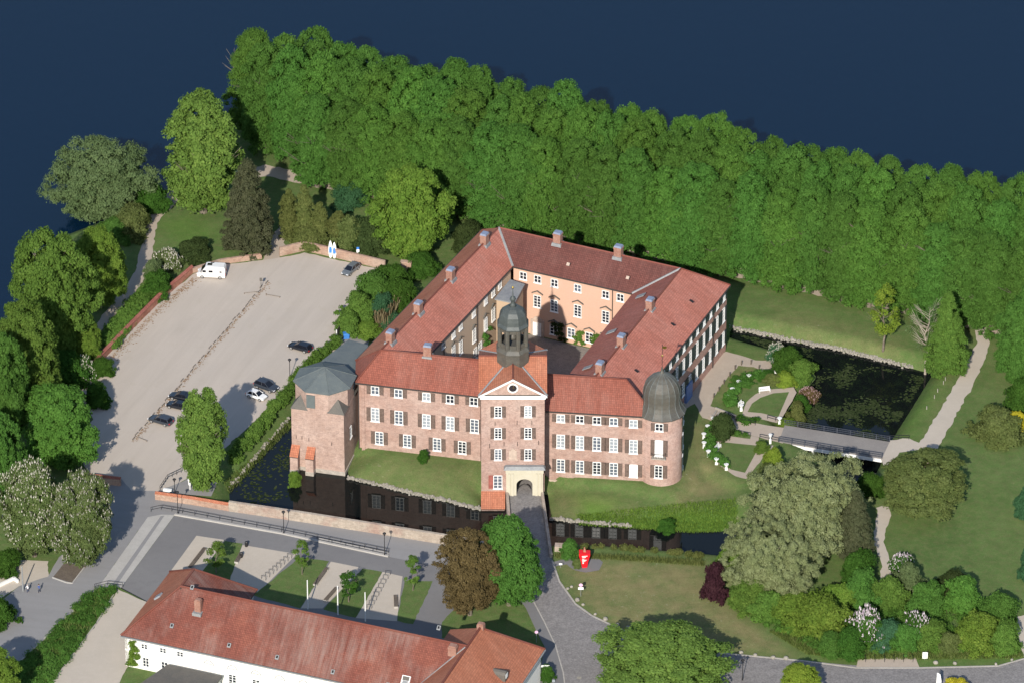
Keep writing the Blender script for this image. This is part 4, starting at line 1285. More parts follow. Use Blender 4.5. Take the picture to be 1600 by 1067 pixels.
# ================= keep in the moat
kd = (.970, -.243); kn = (.243, .970)
kc = (-34.1, -38.1)
KS = 9.9
def kp(a, c): return (kc[0] + kd[0] * a + kn[0] * c, kc[1] + kd[1] * a + kn[1] * c)
krz = math.atan2(kd[1], kd[0])
b = MB()
b.box(kc[0], kc[1], -3.2, 11.0, KS, KS, krz)
kw = b.build('keep_wall', 'keep_brick', castle)
b = MB(); b.box(kc[0], kc[1], -3.2, -1.2, KS + .25, KS + .25, krz); b.build('keep_plinth', 'grey_stone', kw)
b = MB()
oc = (-34.0, -38.1)
k8 = krz + R(22.5)
b.lathe(kc[0], kc[1], [(5.335, 10.5), (5.335, 15.1)], 8, k8)
b.build('keep_drum', 'keep_brick', castle)
b = MB()
b.lathe(oc[0], oc[1], [(5.45, 14.85), (5.85, 15.0), (5.85, 15.15), (.06, 17.5)], 8, k8)
kr = b.build('keep_roof', 'verdigris_metal', castle)
b = MB()
for k in range(8):
    a = k8 + k * math.pi / 4
    b.rod((oc[0] + 5.85 * math.cos(a), oc[1] + 5.85 * math.sin(a), 15.17), (oc[0], oc[1], 17.55), .06)
b.build('roof_seams', 'verdigris_metal', kr)
# corner roofs where the square turns into the octagon
for (a, c) in ((-1, -1), (1, -1), (1, 1), (-1, 1)):
    q = [kp(a * KS / 2 * 1.03, c * KS / 2 * 1.03), kp(a * KS / 2 * .36, c * KS / 2 * 1.03), kp(a * KS / 2 * 1.03, c * KS / 2 * .36)]
    apx = kp(a * KS / 2 * .70, c * KS / 2 * .70)
    b = MB()
    b.add([(q[0][0], q[0][1], 11.0), (q[1][0], q[1][1], 11.0), (q[2][0], q[2][1], 11.0), (apx[0], apx[1], 13.3)], [(0, 1, 3), (0, 3, 2), (1, 2, 3), (0, 2, 1)])
    b.build('corner_roof', 'slate_grey', castle)
# blind hatch, side window, buttresses
hp = kp(-1.25, -4.75)
b = MB(); b.box(0, -.08, -1.35, 1.35, 1.6, .16); b.build('hatch', 'verdigris_metal', castle, loc=(*kp(-1.2, -KS / 2), 13.0), rz=krz)
wk = kp(KS / 2, -.9)
window(wk, kn, 5.0, (1.3, 2.3, 2, 3, SB, GD), out=.03)
for a in (-KS / 2 + .75, -KS / 2 + 3.7):
    q = kp(a, -KS / 2 - .75)
    b = MB(); b.box(q[0], q[1], -3.2, 1.6, 1.45, 1.6, krz, 0); bo = b.build('buttress', 'keep_brick', castle)
    b = MB(); b.box(q[0], q[1], -3.2, -1.2, 1.56, 1.72, krz, 0); b.build('buttress_foot', 'grey_stone', bo)
    l0, l1 = kp(a - .8, -KS / 2 - 1.65), kp(a + .8, -KS / 2 - 1.65)
    h0, h1 = kp(a - .8, -KS / 2 - .01), kp(a + .8, -KS / 2 - .01)
    roof_part('buttress_roof', [[(*l0, 1.6), (*l1, 1.6), (*h1, 3.3), (*h0, 3.3)]], 'tiles_orange', bo, .15)
    b = MB(); b.add([(*kp(a - .7, -KS / 2 - 1.5), 1.55), (*kp(a + .7, -KS / 2 - 1.5), 1.55), (*kp(a + .7, -KS / 2), 3.1), (*kp(a - .7, -KS / 2), 3.1), (*kp(a + .7, -KS / 2), 1.55), (*kp(a - .7, -KS / 2), 1.55)], [(0, 1, 2, 3), (1, 4, 2), (0, 3, 5), (0, 5, 4, 1)]); b.build('buttress_head', 'keep_brick', bo)
b = MB()
for (u_, z_) in ((-4.1, 5.0), (-3.0, 5.0), (-1.7, 4.8), (2.6, 4.5)):
    q = kp(u_, -KS / 2 - .04)
    b.box(q[0], q[1], z_ - .35, z_ + .35, .09, .08, krz)
b.build('wall_anchors', 'black_iron', kw)
# low metal-roofed link between keep and west wing
lk4 = [(-34.60, -28.35), (-30.07, -21.29), (-26.61, -23.12), (-27.86, -31.07), (-28.88, -37.58)]
b = MB(); b.prism([(x, y) for x, y in lk4][::-1], -1.5, 12.6); lw_ = b.build('link_wall', 'keep_brick', castle)
b = MB(); cx_, cy_ = sum(p[0] for p in lk4) / 5, sum(p[1] for p in lk4) / 5
b.prism([(cx_ + (x - cx_) * 1.06, cy_ + (y - cy_) * 1.06) for x, y in lk4][::-1], 12.6, 12.95); b.build('link_roof', 'verdigris_metal', lw_)

# ================= round tower with onion dome
rx_, ry_ = 27.0, -46.9
RR = 3.85
b = MB()
b.lathe(rx_, ry_, [(RR + .8, -2.4), (RR + .7, -1.7), (RR + .12, -.2), (RR, .2), (RR - .05, 13.9)], 40)
rw = b.build('round_tower_wall', 'pink_brick', castle, smooth=True)
b = MB(); b.lathe(rx_, ry_, [(RR + .86, -2.5), (RR + .8, -1.8), (RR + .25, -.9)], 40); b.build('tower_plinth', 'sandstone', rw, smooth=True)
b = MB()
prof = [(RR - .2, 13.7), (RR + .62, 13.85), (RR + .66, 14.0), (4.2, 14.35), (3.72, 15.0), (3.42, 15.8), (3.34, 16.6), (3.38, 17.4), (3.36, 18.2), (3.2, 19.0), (2.85, 19.8), (2.3, 20.5), (1.6, 21.05), (.9, 21.4), (.45, 21.7), (.22, 22.2), (.1, 22.9)]
b.lathe(rx_, ry_, prof, 16)
dm_ = b.build('onion_dome', 'brown_copper', castle)
b = MB()
for k in range(16):
    a = 2 * math.pi * k / 16
    for (r0, z0), (r1, z1) in zip(prof[2:-3], prof[3:-2]):
        b.rod((rx_ + r0 * math.cos(a), ry_ + r0 * math.sin(a), z0), (rx_ + r1 * math.cos(a), ry_ + r1 * math.sin(a), z1), .05, seg=4)
b.build('dome_seams', 'verdigris_metal', dm_)
b = MB(); b.rod((rx_, ry_, 22.8), (rx_, ry_, 27.6), .05)
fv = b.build('weather_vane', 'black_iron', dm_)
b = MB(); b.lathe(rx_, ry_, [(.03, 25.0), (.2, 25.15), (.22, 25.3), (.03, 25.5)], 10); b.build('gilt_ball', 'gold', fv)
b = MB(); b.box(rx_ + .35, ry_, 26.7, 27.2, .8, .05); b.build('vane', 'gold', fv)
wa = R(-97)
for z, spec in ((12.55, (1.5, 1.6, 2, 2, SB, GD)), (8.1, (1.5, 3.4, 2, 2, SB, 'white_paint')), (3.1, (1.5, 2.7, 2, 4, SB, GD))):
    d = (-math.sin(wa), math.cos(wa))
    window((rx_ + (RR - .1) * math.cos(wa), ry_ + (RR - .1) * math.sin(wa)), d, z, spec, out=.12)
b = MB(); b.box(0, -.45, -.1, .1, 2.6, 1.0)
bal = b.build('balcony', 'grey_stone', castle, loc=(rx_ + (RR - .1) * math.cos(wa), ry_ + (RR - .1) * math.sin(wa), 6.2), rz=wa + R(90))
b = MB()
for k in range(9):
    b.rod((-1.2 + k * .3, -.9, .1), (-1.2 + k * .3, -.9, 1.0), .03, seg=4)
b.rod((-1.25, -.9, 1.0), (1.25, -.9, 1.0), .04)
for s in (-1.25, 1.25):
    b.rod((s, -.9, 1.0), (s, 0, 1.0), .04)
b.build('railing', 'black_iron', bal)
for wa2, sd in ((R(-5), 'LR'),):
    for z, h, r in ((12.2, 1.7, 2), (7.6, 2.8, 4), (3.1, 2.6, 4)):
        d = (-math.sin(wa2), math.cos(wa2))
        window((rx_ + (RR - .1) * math.cos(wa2), ry_ + (RR - .1) * math.sin(wa2)), d, z, (1.4, h, 2, r, SG, GD), out=.12)
# blue entrance canopy on the east side
q = (31.81, -20.40)
b = MB(); b.box(q[0], q[1], 0, 3.4, 2.4, 3.0, R(-23)); 
M_b = plain('blue_awning', (.12, .19, .38), .6)
en = b.build('entrance_porch', 'blue_awning', castle)
b = MB(); b.box(q[0] - .2, q[1] + 1.0, 3.4, 3.6, 3.0, 3.6, R(-23)); b.build('porch_roof', 'lead_grey', en)

# ================================================================ WHITE BUILDING IN THE FOREGROUND
hO, hu, hv = (-67.5, -109.1), (.937, -.350), (.350, .937)
def hp2(a, c): return (hO[0] + hu[0] * a + hv[0] * c, hO[1] + hu[1] * a + hv[1] * c)
def h3(a, c, z): return (*hp2(a, c), z)
HE, HR = 6.5, 13.9
house = thing('white_house', (0, 0, 0), 0, 'long white rendered building with weathered red tiled roof in the foreground', 'building')
hrz = math.atan2(hu[1], hu[0])
ro = 0.0
main_roof = roof_part('roof', [[h3(0, 0, HE), h3(53, 0, HE), h3(61.3, 7.5, HR), h3(8.3, 7.5, HR)], [h3(52.5, 15, HE), h3(16.6, 15, HE), h3(8.3, 7.5, HR), h3(61.3, 7.5, HR)]], 'tiles_lichen', house)
left_roof = roof_part('roof', [[h3(0, 21.4, HE), h3(0, 0, HE), h3(8.3, 7.5, HR), h3(8.3, 13.2, HR)], [h3(16.6, 21.4, HE), h3(0, 21.4, HE), h3(8.3, 13.2, HR)]], 'tiles_orange', house)
left_in = roof_part('roof', [[h3(16.6, 13.5, HE), h3(16.6, 21.4, HE), h3(8.3, 13.2, HR), h3(8.3, 7.0, HR)]], 'tiles_lichen', house)
right_roof = roof_part('roof', [[h3(70, -12, HE), h3(70, 21.6, HE), h3(61.3, 13.2, HR + .2), h3(61.3, -12, HR + .2)], [h3(70, 21.6, HE), h3(52.6, 21.6, HE), h3(61.3, 13.2, HR + .2)],
                                 [h3(52.6, 21.6, HE), h3(52.6, -12, HE), h3(61.3, -12, HR + .2), h3(61.3, 13.2, HR + .2)]], 'tiles_orange', house)
ridge_tiles([(h3(8.3, 7.5, HR), h3(61.3, 7.5, HR)), (h3(8.3, 7.5, HR), h3(8.3, 13.2, HR)), (h3(8.3, 7.5, HR), h3(0, 0, HE)), (h3(8.3, 13.2, HR), h3(0, 21.4, HE)), (h3(8.3, 13.2, HR), h3(16.6, 21.4, HE))], main_roof, 'tiles_front', .2)
ridge_tiles([(h3(61.3, 13.2, HR + .2), h3(61.3, -12, HR + .2)), (h3(61.3, 13.2, HR + .2), h3(70, 21.6, HE))], right_roof, 'tiles_front', .2)
b = MB()
b.rod(h3(60.9, 7.3, HR - .2), h3(53, -.2, HE + .1), .22)
b.build('valley_flashing', 'lead_grey', right_roof)
def hwall(name, a0, c0, a1, c1, mat='white_render'):
    b = MB()
    b.bar(hp2(a0, c0), hp2(a1, c1), .5, -.5, HE - .05, .25)
    return b.build(name, mat, house)
ins = .5
fw = hwall('front_wall', ins, ins, 53.2, ins)
hwall('left_wall', ins, 21.4 - ins, ins, ins)
hwall('rear_wall', 16.6 - ins, 21.4 - ins, ins, 21.4 - ins)
hwall('inner_wall', 16.6 - ins, 15 - ins, 16.6 - ins, 21.4 - ins)
hwall('rear_wall', 53.2, 15 - ins, 16.6 - ins, 15 - ins)
hwall('inner_wall', 53.1, 21.6 - ins, 53.1, 15 - ins)
hwall('rear_wall', 70 - ins, 21.6 - ins, 53.1, 21.6 - ins)
hwall('right_wall', 70 - ins, -12, 70 - ins, 21.6 - ins)
hwall('wing_wall', 53.1, ins, 53.1, -12)
b = MB()
b.bar(hp2(0, -.1), hp2(52.6, -.1), .22, HE - .3, HE - .1); b.build('gutter', 'lead_grey', house)
b = MB(); b.bar(hp2(70.1, -12), hp2(70.1, 21.6), .22, HE - .3, HE - .1); b.build('gutter', 'lead_grey', house)
b = MB()
b.bar(hp2(ins, ins - .02), hp2(53, ins - .02), .12, 3.35, 3.55); b.build('string_course', 'white_paint', fw)
def hwin(a, z, w, h, cols, rows, name='window'):
    fr, gl, sh, _ = window_meshes(w, h, cols, rows, None, GD)
    q = hp2(a, ins)
    o = put(name, fr, house, (q[0] - hv[0] * .03, q[1] - hv[1] * .03, z), hrz)
    put('glass', gl, o)
    return o
for a in (4.2, 7.7, 10.9):
    hwin(a, 4.9, 1.3, 1.15, 2, 2)
hwin(4.4, 1.7, 1.25, 2.0, 2, 3)
hwin(7.9, 1.9, 1.3, 1.5, 2, 2)
for a in (16.2, 20.6, 25.0, 29.4, 33.8):
    # half-round fanlight over a door
    q = hp2(a, ins)
    b = MB()
    n = 12
    vs = [(1.0 * math.cos(math.pi * k / n), -.06, 1.0 * math.sin(math.pi * k / n)) for k in range(n + 1)] + [(.78 * math.cos(math.pi * k / n), -.06, .78 * math.sin(math.pi * k / n)) for k in range(n + 1)]
    b.add(vs, [(k, k + 1, n + 2 + k, n + 1 + k) for k in range(n)])
    fl = b.build('fanlight', 'white_paint', house, loc=(q[0] - hv[0] * .03, q[1] - hv[1] * .03, 3.9), rz=hrz)
    b = MB()
    for k in range(n):
        t0, t1 = math.pi * (k + .12) / n, math.pi * (k + .72) / n
        for r0, r1 in ((.82, .98),):
            b.add([(r0 * math.cos(t0), -.07, r0 * math.sin(t0)), (r0 * math.cos(t1), -.07, r0 * math.sin(t1)), (r1 * math.cos(t1), -.07, r1 * math.sin(t1)), (r1 * math.cos(t0), -.07, r1 * math.sin(t0))], [(0, 1, 2, 3)])
    for k in range(5):
        x = -.5 + k * .25
        b.box(x, -.05, .12, .24, .12, .05)
    b.build('panes', 'window_glass', fl, kind='stuff')
    if a > 18:
        hwin(a, 1.9, 1.5, 2.2, 2, 4)
# chimneys and roof lights
b = MB(); b.box(0, 0, -2.2, 1.5, 1.2, 1.0); b.box(0, 0, 1.5, 1.75, 1.0, .8); b.box(0, -.3, -1.9, -1.2, 1.7, 1.6, 0, 1)
cme2 = b.mesh('chimney', ['chimney_brick', 'lead_grey'])
for q, s in (((-53.95, -108.86), .95), ((-10.00, -123.67), 1.25)):
    put('chimney', cme2, main_roof, (q[0], q[1], 12.4), hrz, scale=(s, s, s * .85))
q = hp2(61.3, 13.6); put('chimney', cme2, right_roof, (q[0], q[1], 13.6), hrz, scale=(1, 1, .7))
lb = MB(); lb.box(0, 0, 0, .22, .62, .8); lb.box(0, .05, .22, .24, .34, .45, 0, 1)
lme = lb.mesh('roof_light', ['lead_grey', 'dark_void'])
pit = math.atan2(HR - HE, 7.5)
rot = (Matrix.Rotation(hrz, 4, 'Z') @ Matrix.Rotation(pit, 4, 'X')).to_euler()
for px_ in ((-55.10, -105.60), (-58.54, -109.84), (-48.53, -114.55), (-40.18, -117.90), (-30.55, -121.87), (-21.10, -125.56), (-12.44, -120.12)):
    rel = (px_[0] - hO[0], px_[1] - hO[1])
    c_ = rel[0] * hv[0] + rel[1] * hv[1]
    o = put('roof_light', lme, main_roof, (px_[0], px_[1], HE + (HR - HE) * c_ / 7.5 + .02))
    o.rotation_euler = rot
q = (-18.06, -125.78)
b = MB(); b.box(0, 0, 0, .35, 1.5, 2.0, 0, 0); b.box(0, -.35, .35, .4, 1.0, .9, 0, 1); b.box(0, .5, .35, .4, 1.2, .7, 0, 2)
o = b.build('roof_hatch', ['white_paint', 'lead_grey', 'slate_grey'], main_roof, loc=(q[0], q[1], HE + (HR - HE) * ((q[0] - hO[0]) * hv[0] + (q[1] - hO[1]) * hv[1]) / 7.5))
o.rotation_euler = rot
q = (-61.26, -101.24)
b = MB(); b.box(0, 0, 0, .3, 1.2, 1.4)
o = b.build('roof_light', 'window_blind', left_roof, loc=(q[0], q[1], HE + (HR - HE) * ((q[0] - hO[0]) * hu[0] + (q[1] - hO[1]) * hu[1]) / 8.3))
o.rotation_euler = (Matrix.Rotation(hrz - R(90), 4, 'Z') @ Matrix.Rotation(math.atan2(HR - HE, 8.3), 4, 'X')).to_euler()
# slate dormer on the right-hand wing
q = (-1.85, -125.32)
a_h = (q[0] - hO[0]) * hu[0] + (q[1] - hO[1]) * hu[1]
zq = HE + (HR - HE) * (70 - a_h) / 8.7
b = MB()
sec = []
for x in (-2.0, 1.0):
    sec.append([(x, -.75, -.6), (x, .75, -.6), (x, .75, .6), (x, .45, 1.0), (x, 0, 1.15), (x, -.45, 1.0), (x, -.75, .6)])
b.loft(sec)
dmr = b.build('dormer', 'slate_grey', right_roof, loc=(q[0], q[1], zq + .2), rz=hrz)
b = MB(); b.box(1.03, 0, -.1, .7, .06, .9); b.build('dormer_window', 'white_paint', dmr)
# lower porch roof in front, mostly below the frame
b = MB()
b.prism([hp2(9.5, -1.2), hp2(19.0, -1.2), hp2(19.0, -9), hp2(7.0, -9)][::-1], -.3, 3.0)
pw = b.build('porch_wall', 'white_render', house)
b = MB()
b.prism([hp2(9.1, -.9), hp2(19.3, -.9), hp2(19.3, -9.2), hp2(6.6, -9.2)][::-1], 3.0, 3.2)
b.build('porch_roof', 'slate_grey', pw)

# ================================================================ VEGETATION
_ico = None
def ico():
    global _ico
    if _ico is None:
        bm = bmesh.new()
        bmesh.ops.create_icosphere(bm, subdivisions=1, radius=1.0)
        v = np.array([x.co[:] for x in bm.verts])
        f = np.array([[q.index for q in p.verts] for p in bm.faces])
        bm.free()
        _ico = (v, f)
    return _ico

def leaf_mesh(name, centres, radii, n, size, seed, squash=.9, core=.72, droop=0.0, flat=.35, cull=.8, env=None):
    """leaf-sized faces over the surface of many overlapping clumps, round leafy cores inside"""
    rng = np.random.default_rng(seed)
    C = np.asarray(centres, float)
    Rr = np.asarray(radii, float)
    w = Rr ** 2
    k = rng.choice(len(C), int(n * 1.6), p=w / w.sum())
    d = rng.normal(size=(len(k), 3))
    d /= np.linalg.norm(d, axis=1)[:, None]
    d[:, 2] = np.where(d[:, 2] < -.35, -d[:, 2] * .6, d[:, 2])
    d /= np.linalg.norm(d, axis=1)[:, None]
    rad = Rr[k] * rng.uniform(.6, 1.3, len(k))
    P = C[k] + d * rad[:, None] * np.array([1, 1, squash])
    keep = np.ones(len(P), bool)
    for j in range(len(C)):
        q = (P - C[j]) / np.array([1, 1, squash])
        keep &= (np.linalg.norm(q, axis=1) > Rr[j] * cull) | (k == j)
    P, d, k = P[keep][:n], d[keep][:n], k[keep][:n]
    m = len(P)
    cc = C.mean(0)
    g = (P - cc) * np.array([1, 1, .7])
    g /= np.linalg.norm(g, axis=1)[:, None] + 1e-6
    N = .6 * d + .45 * g + rng.normal(0, .55, (m, 3))
    N[:, 2] += flat
    N /= np.linalg.norm(N, axis=1)[:, None]
    a = rng.normal(size=(m, 3))
    a[:, 2] -= droop * 3
    T = a - N * (a * N).sum(1)[:, None]
    T /= np.linalg.norm(T, axis=1)[:, None]
    B = np.cross(N, T)
    s = size * rng.uniform(.6, 1.35, m)
    T *= s[:, None]
    B *= (s * rng.uniform(.5, .8, m))[:, None]
    bend = N * (s * .25)[:, None]
    V = np.stack([P - T, P + B - bend, P + T, P - B - bend], 1).reshape(-1, 3)
    F = np.arange(m * 4).reshape(-1, 4)
    tc = rng.random(len(C))
    tint = np.clip(.25 * rng.random(m) + .35 * tc[k] + .4 * rng.random(m), 0, 1)
    verts = V.tolist()
    faces = F.tolist()
    tv = np.repeat(tint, 4).tolist()
    if core > 0:
        iv, jf = ico()
        for j in range(len(C)):
            b = len(verts)
            jit = 1 + rng.normal(0, .08, len(iv))
            verts += (C[j] + iv * jit[:, None] * Rr[j] * core * np.array([1, 1, squash])).tolist()
            faces += (jf + b).tolist()
            tv += [float(.25 + .3 * tc[j])] * len(iv)
    if env:
        # leafy inner body following the crown's outline
        prof, H0, H, Rad, lob = env
        nz, na = 12, 18
        b = len(verts)
        for i in range(nz + 1):
            t = i / nz
            for j in range(na):
                a = 2 * math.pi * j / na
                r = prof(min(.97, max(.03, t))) * Rad * .60 * lob(a, t) * rng.uniform(.86, 1.1) * (1 if 0 < i < nz else .3)
                verts.append([r * math.cos(a), r * math.sin(a), H0 + (.05 + .78 * t) * (H - H0)])
                tv.append(float(rng.uniform(.1, .7)))
        ne = int(n * .4)
        for _ in range(ne):
            t, a = rng.random(), rng.uniform(0, 2 * math.pi)
            r = prof(min(.97, max(.03, t))) * Rad * .62 * lob(a, t) * rng.uniform(.96, 1.16)
            nn = Vector((math.cos(a), math.sin(a), .5 + .9 * max(0, t - .5))) + Vector(rng.normal(0, .5, 3))
            nn.normalize()
            tt = nn.cross(Vector(rng.normal(size=3))).normalized()
            bb = nn.cross(tt)
            c = Vector((r * math.cos(a), r * math.sin(a), H0 + (.05 + .82 * t) * (H - H0)))
            q = size * rng.uniform(.7, 1.4)
            b2 = len(verts)
            verts += [list(c - tt * q), list(c + bb * q * .65), list(c + tt * q), list(c - bb * q * .65)]
            faces.append([b2, b2 + 1, b2 + 2, b2 + 3])
            tv += [float(rng.random())] * 4
        for i in range(nz):
            for j in range(na):
                k2 = (j + 1) % na
                faces.append([b + i * na + j, b + i * na + k2, b + (i + 1) * na + k2, b + (i + 1) * na + j])
    me = bpy.data.meshes.new(name)
    me.from_pydata(verts, [], faces)
    at = me.attributes.new('tint', 'FLOAT', 'POINT')
    at.data.foreach_set('value', np.array(tv, np.float32))
    me.materials.append(None)
    return me

def prof_egg(t):      # radius over height 0..1
    return math.sin(math.pi * min(1, (t * .92 + .06)) ** .8) ** .7
def prof_linden(t):
    return min(1.0, .78 + .9 * t) * (1 - max(0, t - .3) / .7 * .2) * min(1.0, (1 - t) * 3.4 + .1) ** .5
def prof_round(t):
    return math.sqrt(max(0, 1 - (2 * t - .95) ** 2 * .95))
def prof_cone(t):
    return (1 - t) ** .75 * (.55 + .45 * min(1, t / .12)) + .05
def prof_fir(t):
    return min(1.0, .75 + t * 1.2) * (1 - max(0, t - .18) / .82) ** .8 + .06
def prof_tall(t):
    return math.sin(math.pi * min(1, t * .86 + .1)) ** .55
def prof_column(t):
    return (.75 + .25 * math.sin(math.pi * t)) * (1 - max(0, t - .6) / .4 * .75)
def prof_dome(t):
    return math.sqrt(max(0.02, 1 - t * t * .97))

def clumps(prof, H0, H, Rad, n, rc, seed, inner=.35, wob=.12):
    rng = np.random.default_rng(seed)
    C, Q = [], []
    ph = rng.uniform(0, 6.3, 4)
    lobe = lambda a, t: 1 + wob * (math.sin(2 * a + ph[0] + t * 3) + .7 * math.sin(3 * a + ph[1] - t * 5) + .5 * math.sin(5 * a + ph[2] + t * 8))
    while len(C) < n:
        t = rng.random()
        r = prof(t)
        if rng.random() > r + .4:
            continue
        a = rng.uniform(0, 2 * math.pi)
        rr = rng.uniform(*rc)
        lob = lobe(a, t)
        u = math.sqrt(rng.uniform(inner, 1.0))
        R_ = max(0.0, r * Rad * lob - rr * .55) * u
        z = H0 + t * (H - H0)
        z = min(z, H - rr * .8)
        C.append((R_ * math.cos(a), R_ * math.sin(a), z))
        Q.append(rr)
    return C, Q, lobe

def trunk_mesh(name, H, r, seed, limbs=6, mat='bark', spread=.35, top=.75, start=.3):
    rng = random.Random(seed)
    b = MB()
    pts = [(0, 0, -.3)]
    n = 5
    for i in range(1, n + 1):
        pts.append((rng.gauss(0, H * .008) * i, rng.gauss(0, H * .008) * i, H * top * i / n))
    for i in range(n):
        f0, f1 = 1 - i / n * .8, 1 - (i + 1) / n * .8
        b.rod(pts[i], pts[i + 1], r * f0 * (1.25 if i == 0 else 1), r * f1, 7)
    for k in range(limbs):
        f = rng.uniform(start, .95)
        z = H * top * f
        a = rng.uniform(0, 6.3)
        L = H * spread * rng.uniform(.6, 1.1) * (1.2 - f * .6)
        i = min(n - 1, int(f * n))
        p = lerp(pts[i], pts[i + 1], f * n - i)
        q = (p[0] + L * math.cos(a) * .8, p[1] + L * math.sin(a) * .8, p[2] + L * rng.uniform(.5, .9))
        mid = tuple((u + v) / 2 for u, v in zip(p, q))
        mid = (mid[0], mid[1], mid[2] - L * .06)
        b.rod(p, mid, r * .42 * (1 - f * .5), r * .26 * (1 - f * .5), 5)
        b.rod(mid, q, r * .26 * (1 - f * .5), r * .07, 5)
        for j in range(2):
            a2 = a + rng.uniform(-.9, .9)
            e = (mid[0] + L * .5 * math.cos(a2), mid[1] + L * .5 * math.sin(a2), mid[2] + L * rng.uniform(.2, .6))
            b.rod(mid, e, r * .16, r * .05, 4)
    return b.mesh(name, mat)

PT = {}
def proto(key, prof, H0, H, Rad, ncl, rc, nleaf, size, seed, variants=1, limbs=6, tr=.3, mat='bark', **k):
    wob = k.pop('wob', .12)
    inner = k.pop('inner', .35)
    solid = k.pop('solid', False)
    PT[key] = []
    for v in range(variants):
        C, Q, lobe = clumps(prof, H0, H, Rad, ncl, rc, seed + v * 17, inner, wob)
        PT[key].append((leaf_mesh('crown', C, Q, nleaf, size, seed + v, env=(prof, H0, H, Rad, lobe) if solid else None, **k), trunk_mesh('trunk', H, tr, seed + v, limbs, mat) if tr else None, H, Rad))

proto('linden', prof_linden, 1.4, 23, 5.0, 270, (.4, .95), 24000, .175, 11, 6, 6, .38, core=.55, wob=.12, inner=.66, squash=1.25, solid=True)
proto('broad', prof_round, .9, 14, 6.0, 260, (.4, 1.0), 24000, .18, 31, 4, 8, .4, core=.55, wob=.15, inner=.64, solid=True)
proto('open', prof_tall, 1.0, 14, 4.2, 200, (.35, .85), 17000, .17, 41, 2, 12, .36, core=.5, wob=.16, inner=.55, solid=True)
proto('willow', prof_round, .6, 14, 8.0, 320, (.5, 1.2), 26000, .165, 51, 1, 8, .5, droop=.5, wob=.18, inner=.64, core=.55, solid=True)
proto('fir', prof_fir, .2, 18, 5.0, 260, (.4, .85), 22000, .17, 61, 2, 0, .3, droop=.6, inner=.68, core=.55, wob=.1, solid=True)
proto('column', prof_column, .1, 8, 1.9, 90, (.25, .55), 7000, .125, 71, 3, 0, .15, droop=.3, inner=.62, core=.55, solid=True)
proto('shrub', prof_dome, .1, 3.2, 2.4, 80, (.28, .68), 6500, .125, 81, 6, 0, .12, wob=.24, inner=.5, core=.55, solid=True)
proto('sycamore', prof_round, 1.6, 22, 12.5, 560, (.4, 1.1), 52000, .17, 91, 2, 10, .6, 'pale_bark', core=.6, wob=.2, inner=.62, droop=.7, squash=1.3, solid=True)
proto('beech', prof_round, 1.4, 15, 5.5, 230, (.35, .9), 21000, .16, 101, 1, 8, .4, core=.55, inner=.62, solid=True)
proto('young', prof_egg, 1.6, 6, 1.6, 24, (.28, .55), 1500, .13, 111, 3, 5, .09, core=.4)
proto('sparse', prof_egg, 3.5, 13, 2.8, 36, (.4, .9), 3000, .16, 121, 1, 8, .22, core=.0)
PT['bare'] = [(leaf_mesh('crown', *clumps(prof_round, 5, 14, 3.6, 26, (.5, 1.1), 131)[:2], 900, .12, 131, core=0), trunk_mesh('trunk', 14, .2, 133, 30, 'pale_bark', .38, .9, .4), 14, 3.6)]

def tree(name, kind, x, y, H, Rd, leaf, label, cat='tree', group=None, var=None, rz=None, z=0.0, bloom=None, nb=500, seed=0):
    pr = PT[kind]
    rng = random.Random(int(x * 10) * 7919 + int(y * 10) + len(kind))
    i = (var if var is not None else rng.randrange(len(pr))) % len(pr)
    crown, trunk, h0, r0 = pr[i]
    o = thing(name, (x, y, max(gz(x, y), WATER) if z == 0 else z), rz if rz is not None else rng.uniform(0, 6.28), label, cat, group)
    o.scale = (Rd / r0, Rd / r0, H / h0)
    if trunk:
        put('trunk', trunk, o)
    c = put('crown', crown, o)
    c.material_slots[0].link = 'OBJECT'
    c.material_slots[0].material = M[leaf]
    if bloom:
        key = ('bloom', kind, i)
        if key not in PT:
            PT[key] = bloom_mesh(crown, nb, 3)
        f = put('blossom', PT[key], o)
        f.material_slots[0].link = 'OBJECT'
        f.material_slots[0].material = M[bloom]
    return o

def bloom_mesh(crown, n, seed):
    """upright flower heads standing on the outer leaves"""
    rng = np.random.default_rng(seed)
    co = np.empty(len(crown.vertices) * 3)
    crown.vertices.foreach_get('co', co)
    co = co.reshape(-1, 3)
    c = co.mean(0)
    r = np.linalg.norm((co - c) * np.array([1, 1, .8]), axis=1) + .3 * (co[:, 2] - c[2])
    idx = np.argsort(r)[int(len(r) * .35):]
    pick = rng.choice(idx, n, replace=False)
    vs, fs, tv = [], [], []
    for p in co[pick]:
        b = len(vs)
        h, w = rng.uniform(.2, .42), rng.uniform(.08, .15)
        q = p + np.array([0, 0, .12])
        for k in range(3):
            a = k * 2.094 + rng.uniform(0, 2)
            vs.append((q[0] + w * math.cos(a), q[1] + w * math.sin(a), q[2]))
        vs.append((q[0], q[1], q[2] + h))
        fs += [(b, b + 1, b + 3), (b + 1, b + 2, b + 3), (b + 2, b, b + 3)]
        tv += [rng.random()] * 4
    me = bpy.data.meshes.new('blossom')
    me.from_pydata(vs, [], fs)
    at = me.attributes.new('tint', 'FLOAT', 'POINT')
    at.data.foreach_set('value', np.array(tv, np.float32))
    me.materials.append(None)
    return me

ORD = ['first', 'second', 'third', 'fourth', 'fifth', 'sixth', 'seventh', 'eighth', 'ninth', 'tenth', 'eleventh', 'twelfth', 'thirteenth', 'fourteenth', 'fifteenth', 'sixteenth',
       'seventeenth', 'eighteenth', 'nineteenth', 'twentieth', 'twenty-first', 'twenty-second', 'twenty-third', 'twenty-fourth', 'twenty-fifth', 'twenty-sixth', 'twenty-seventh']

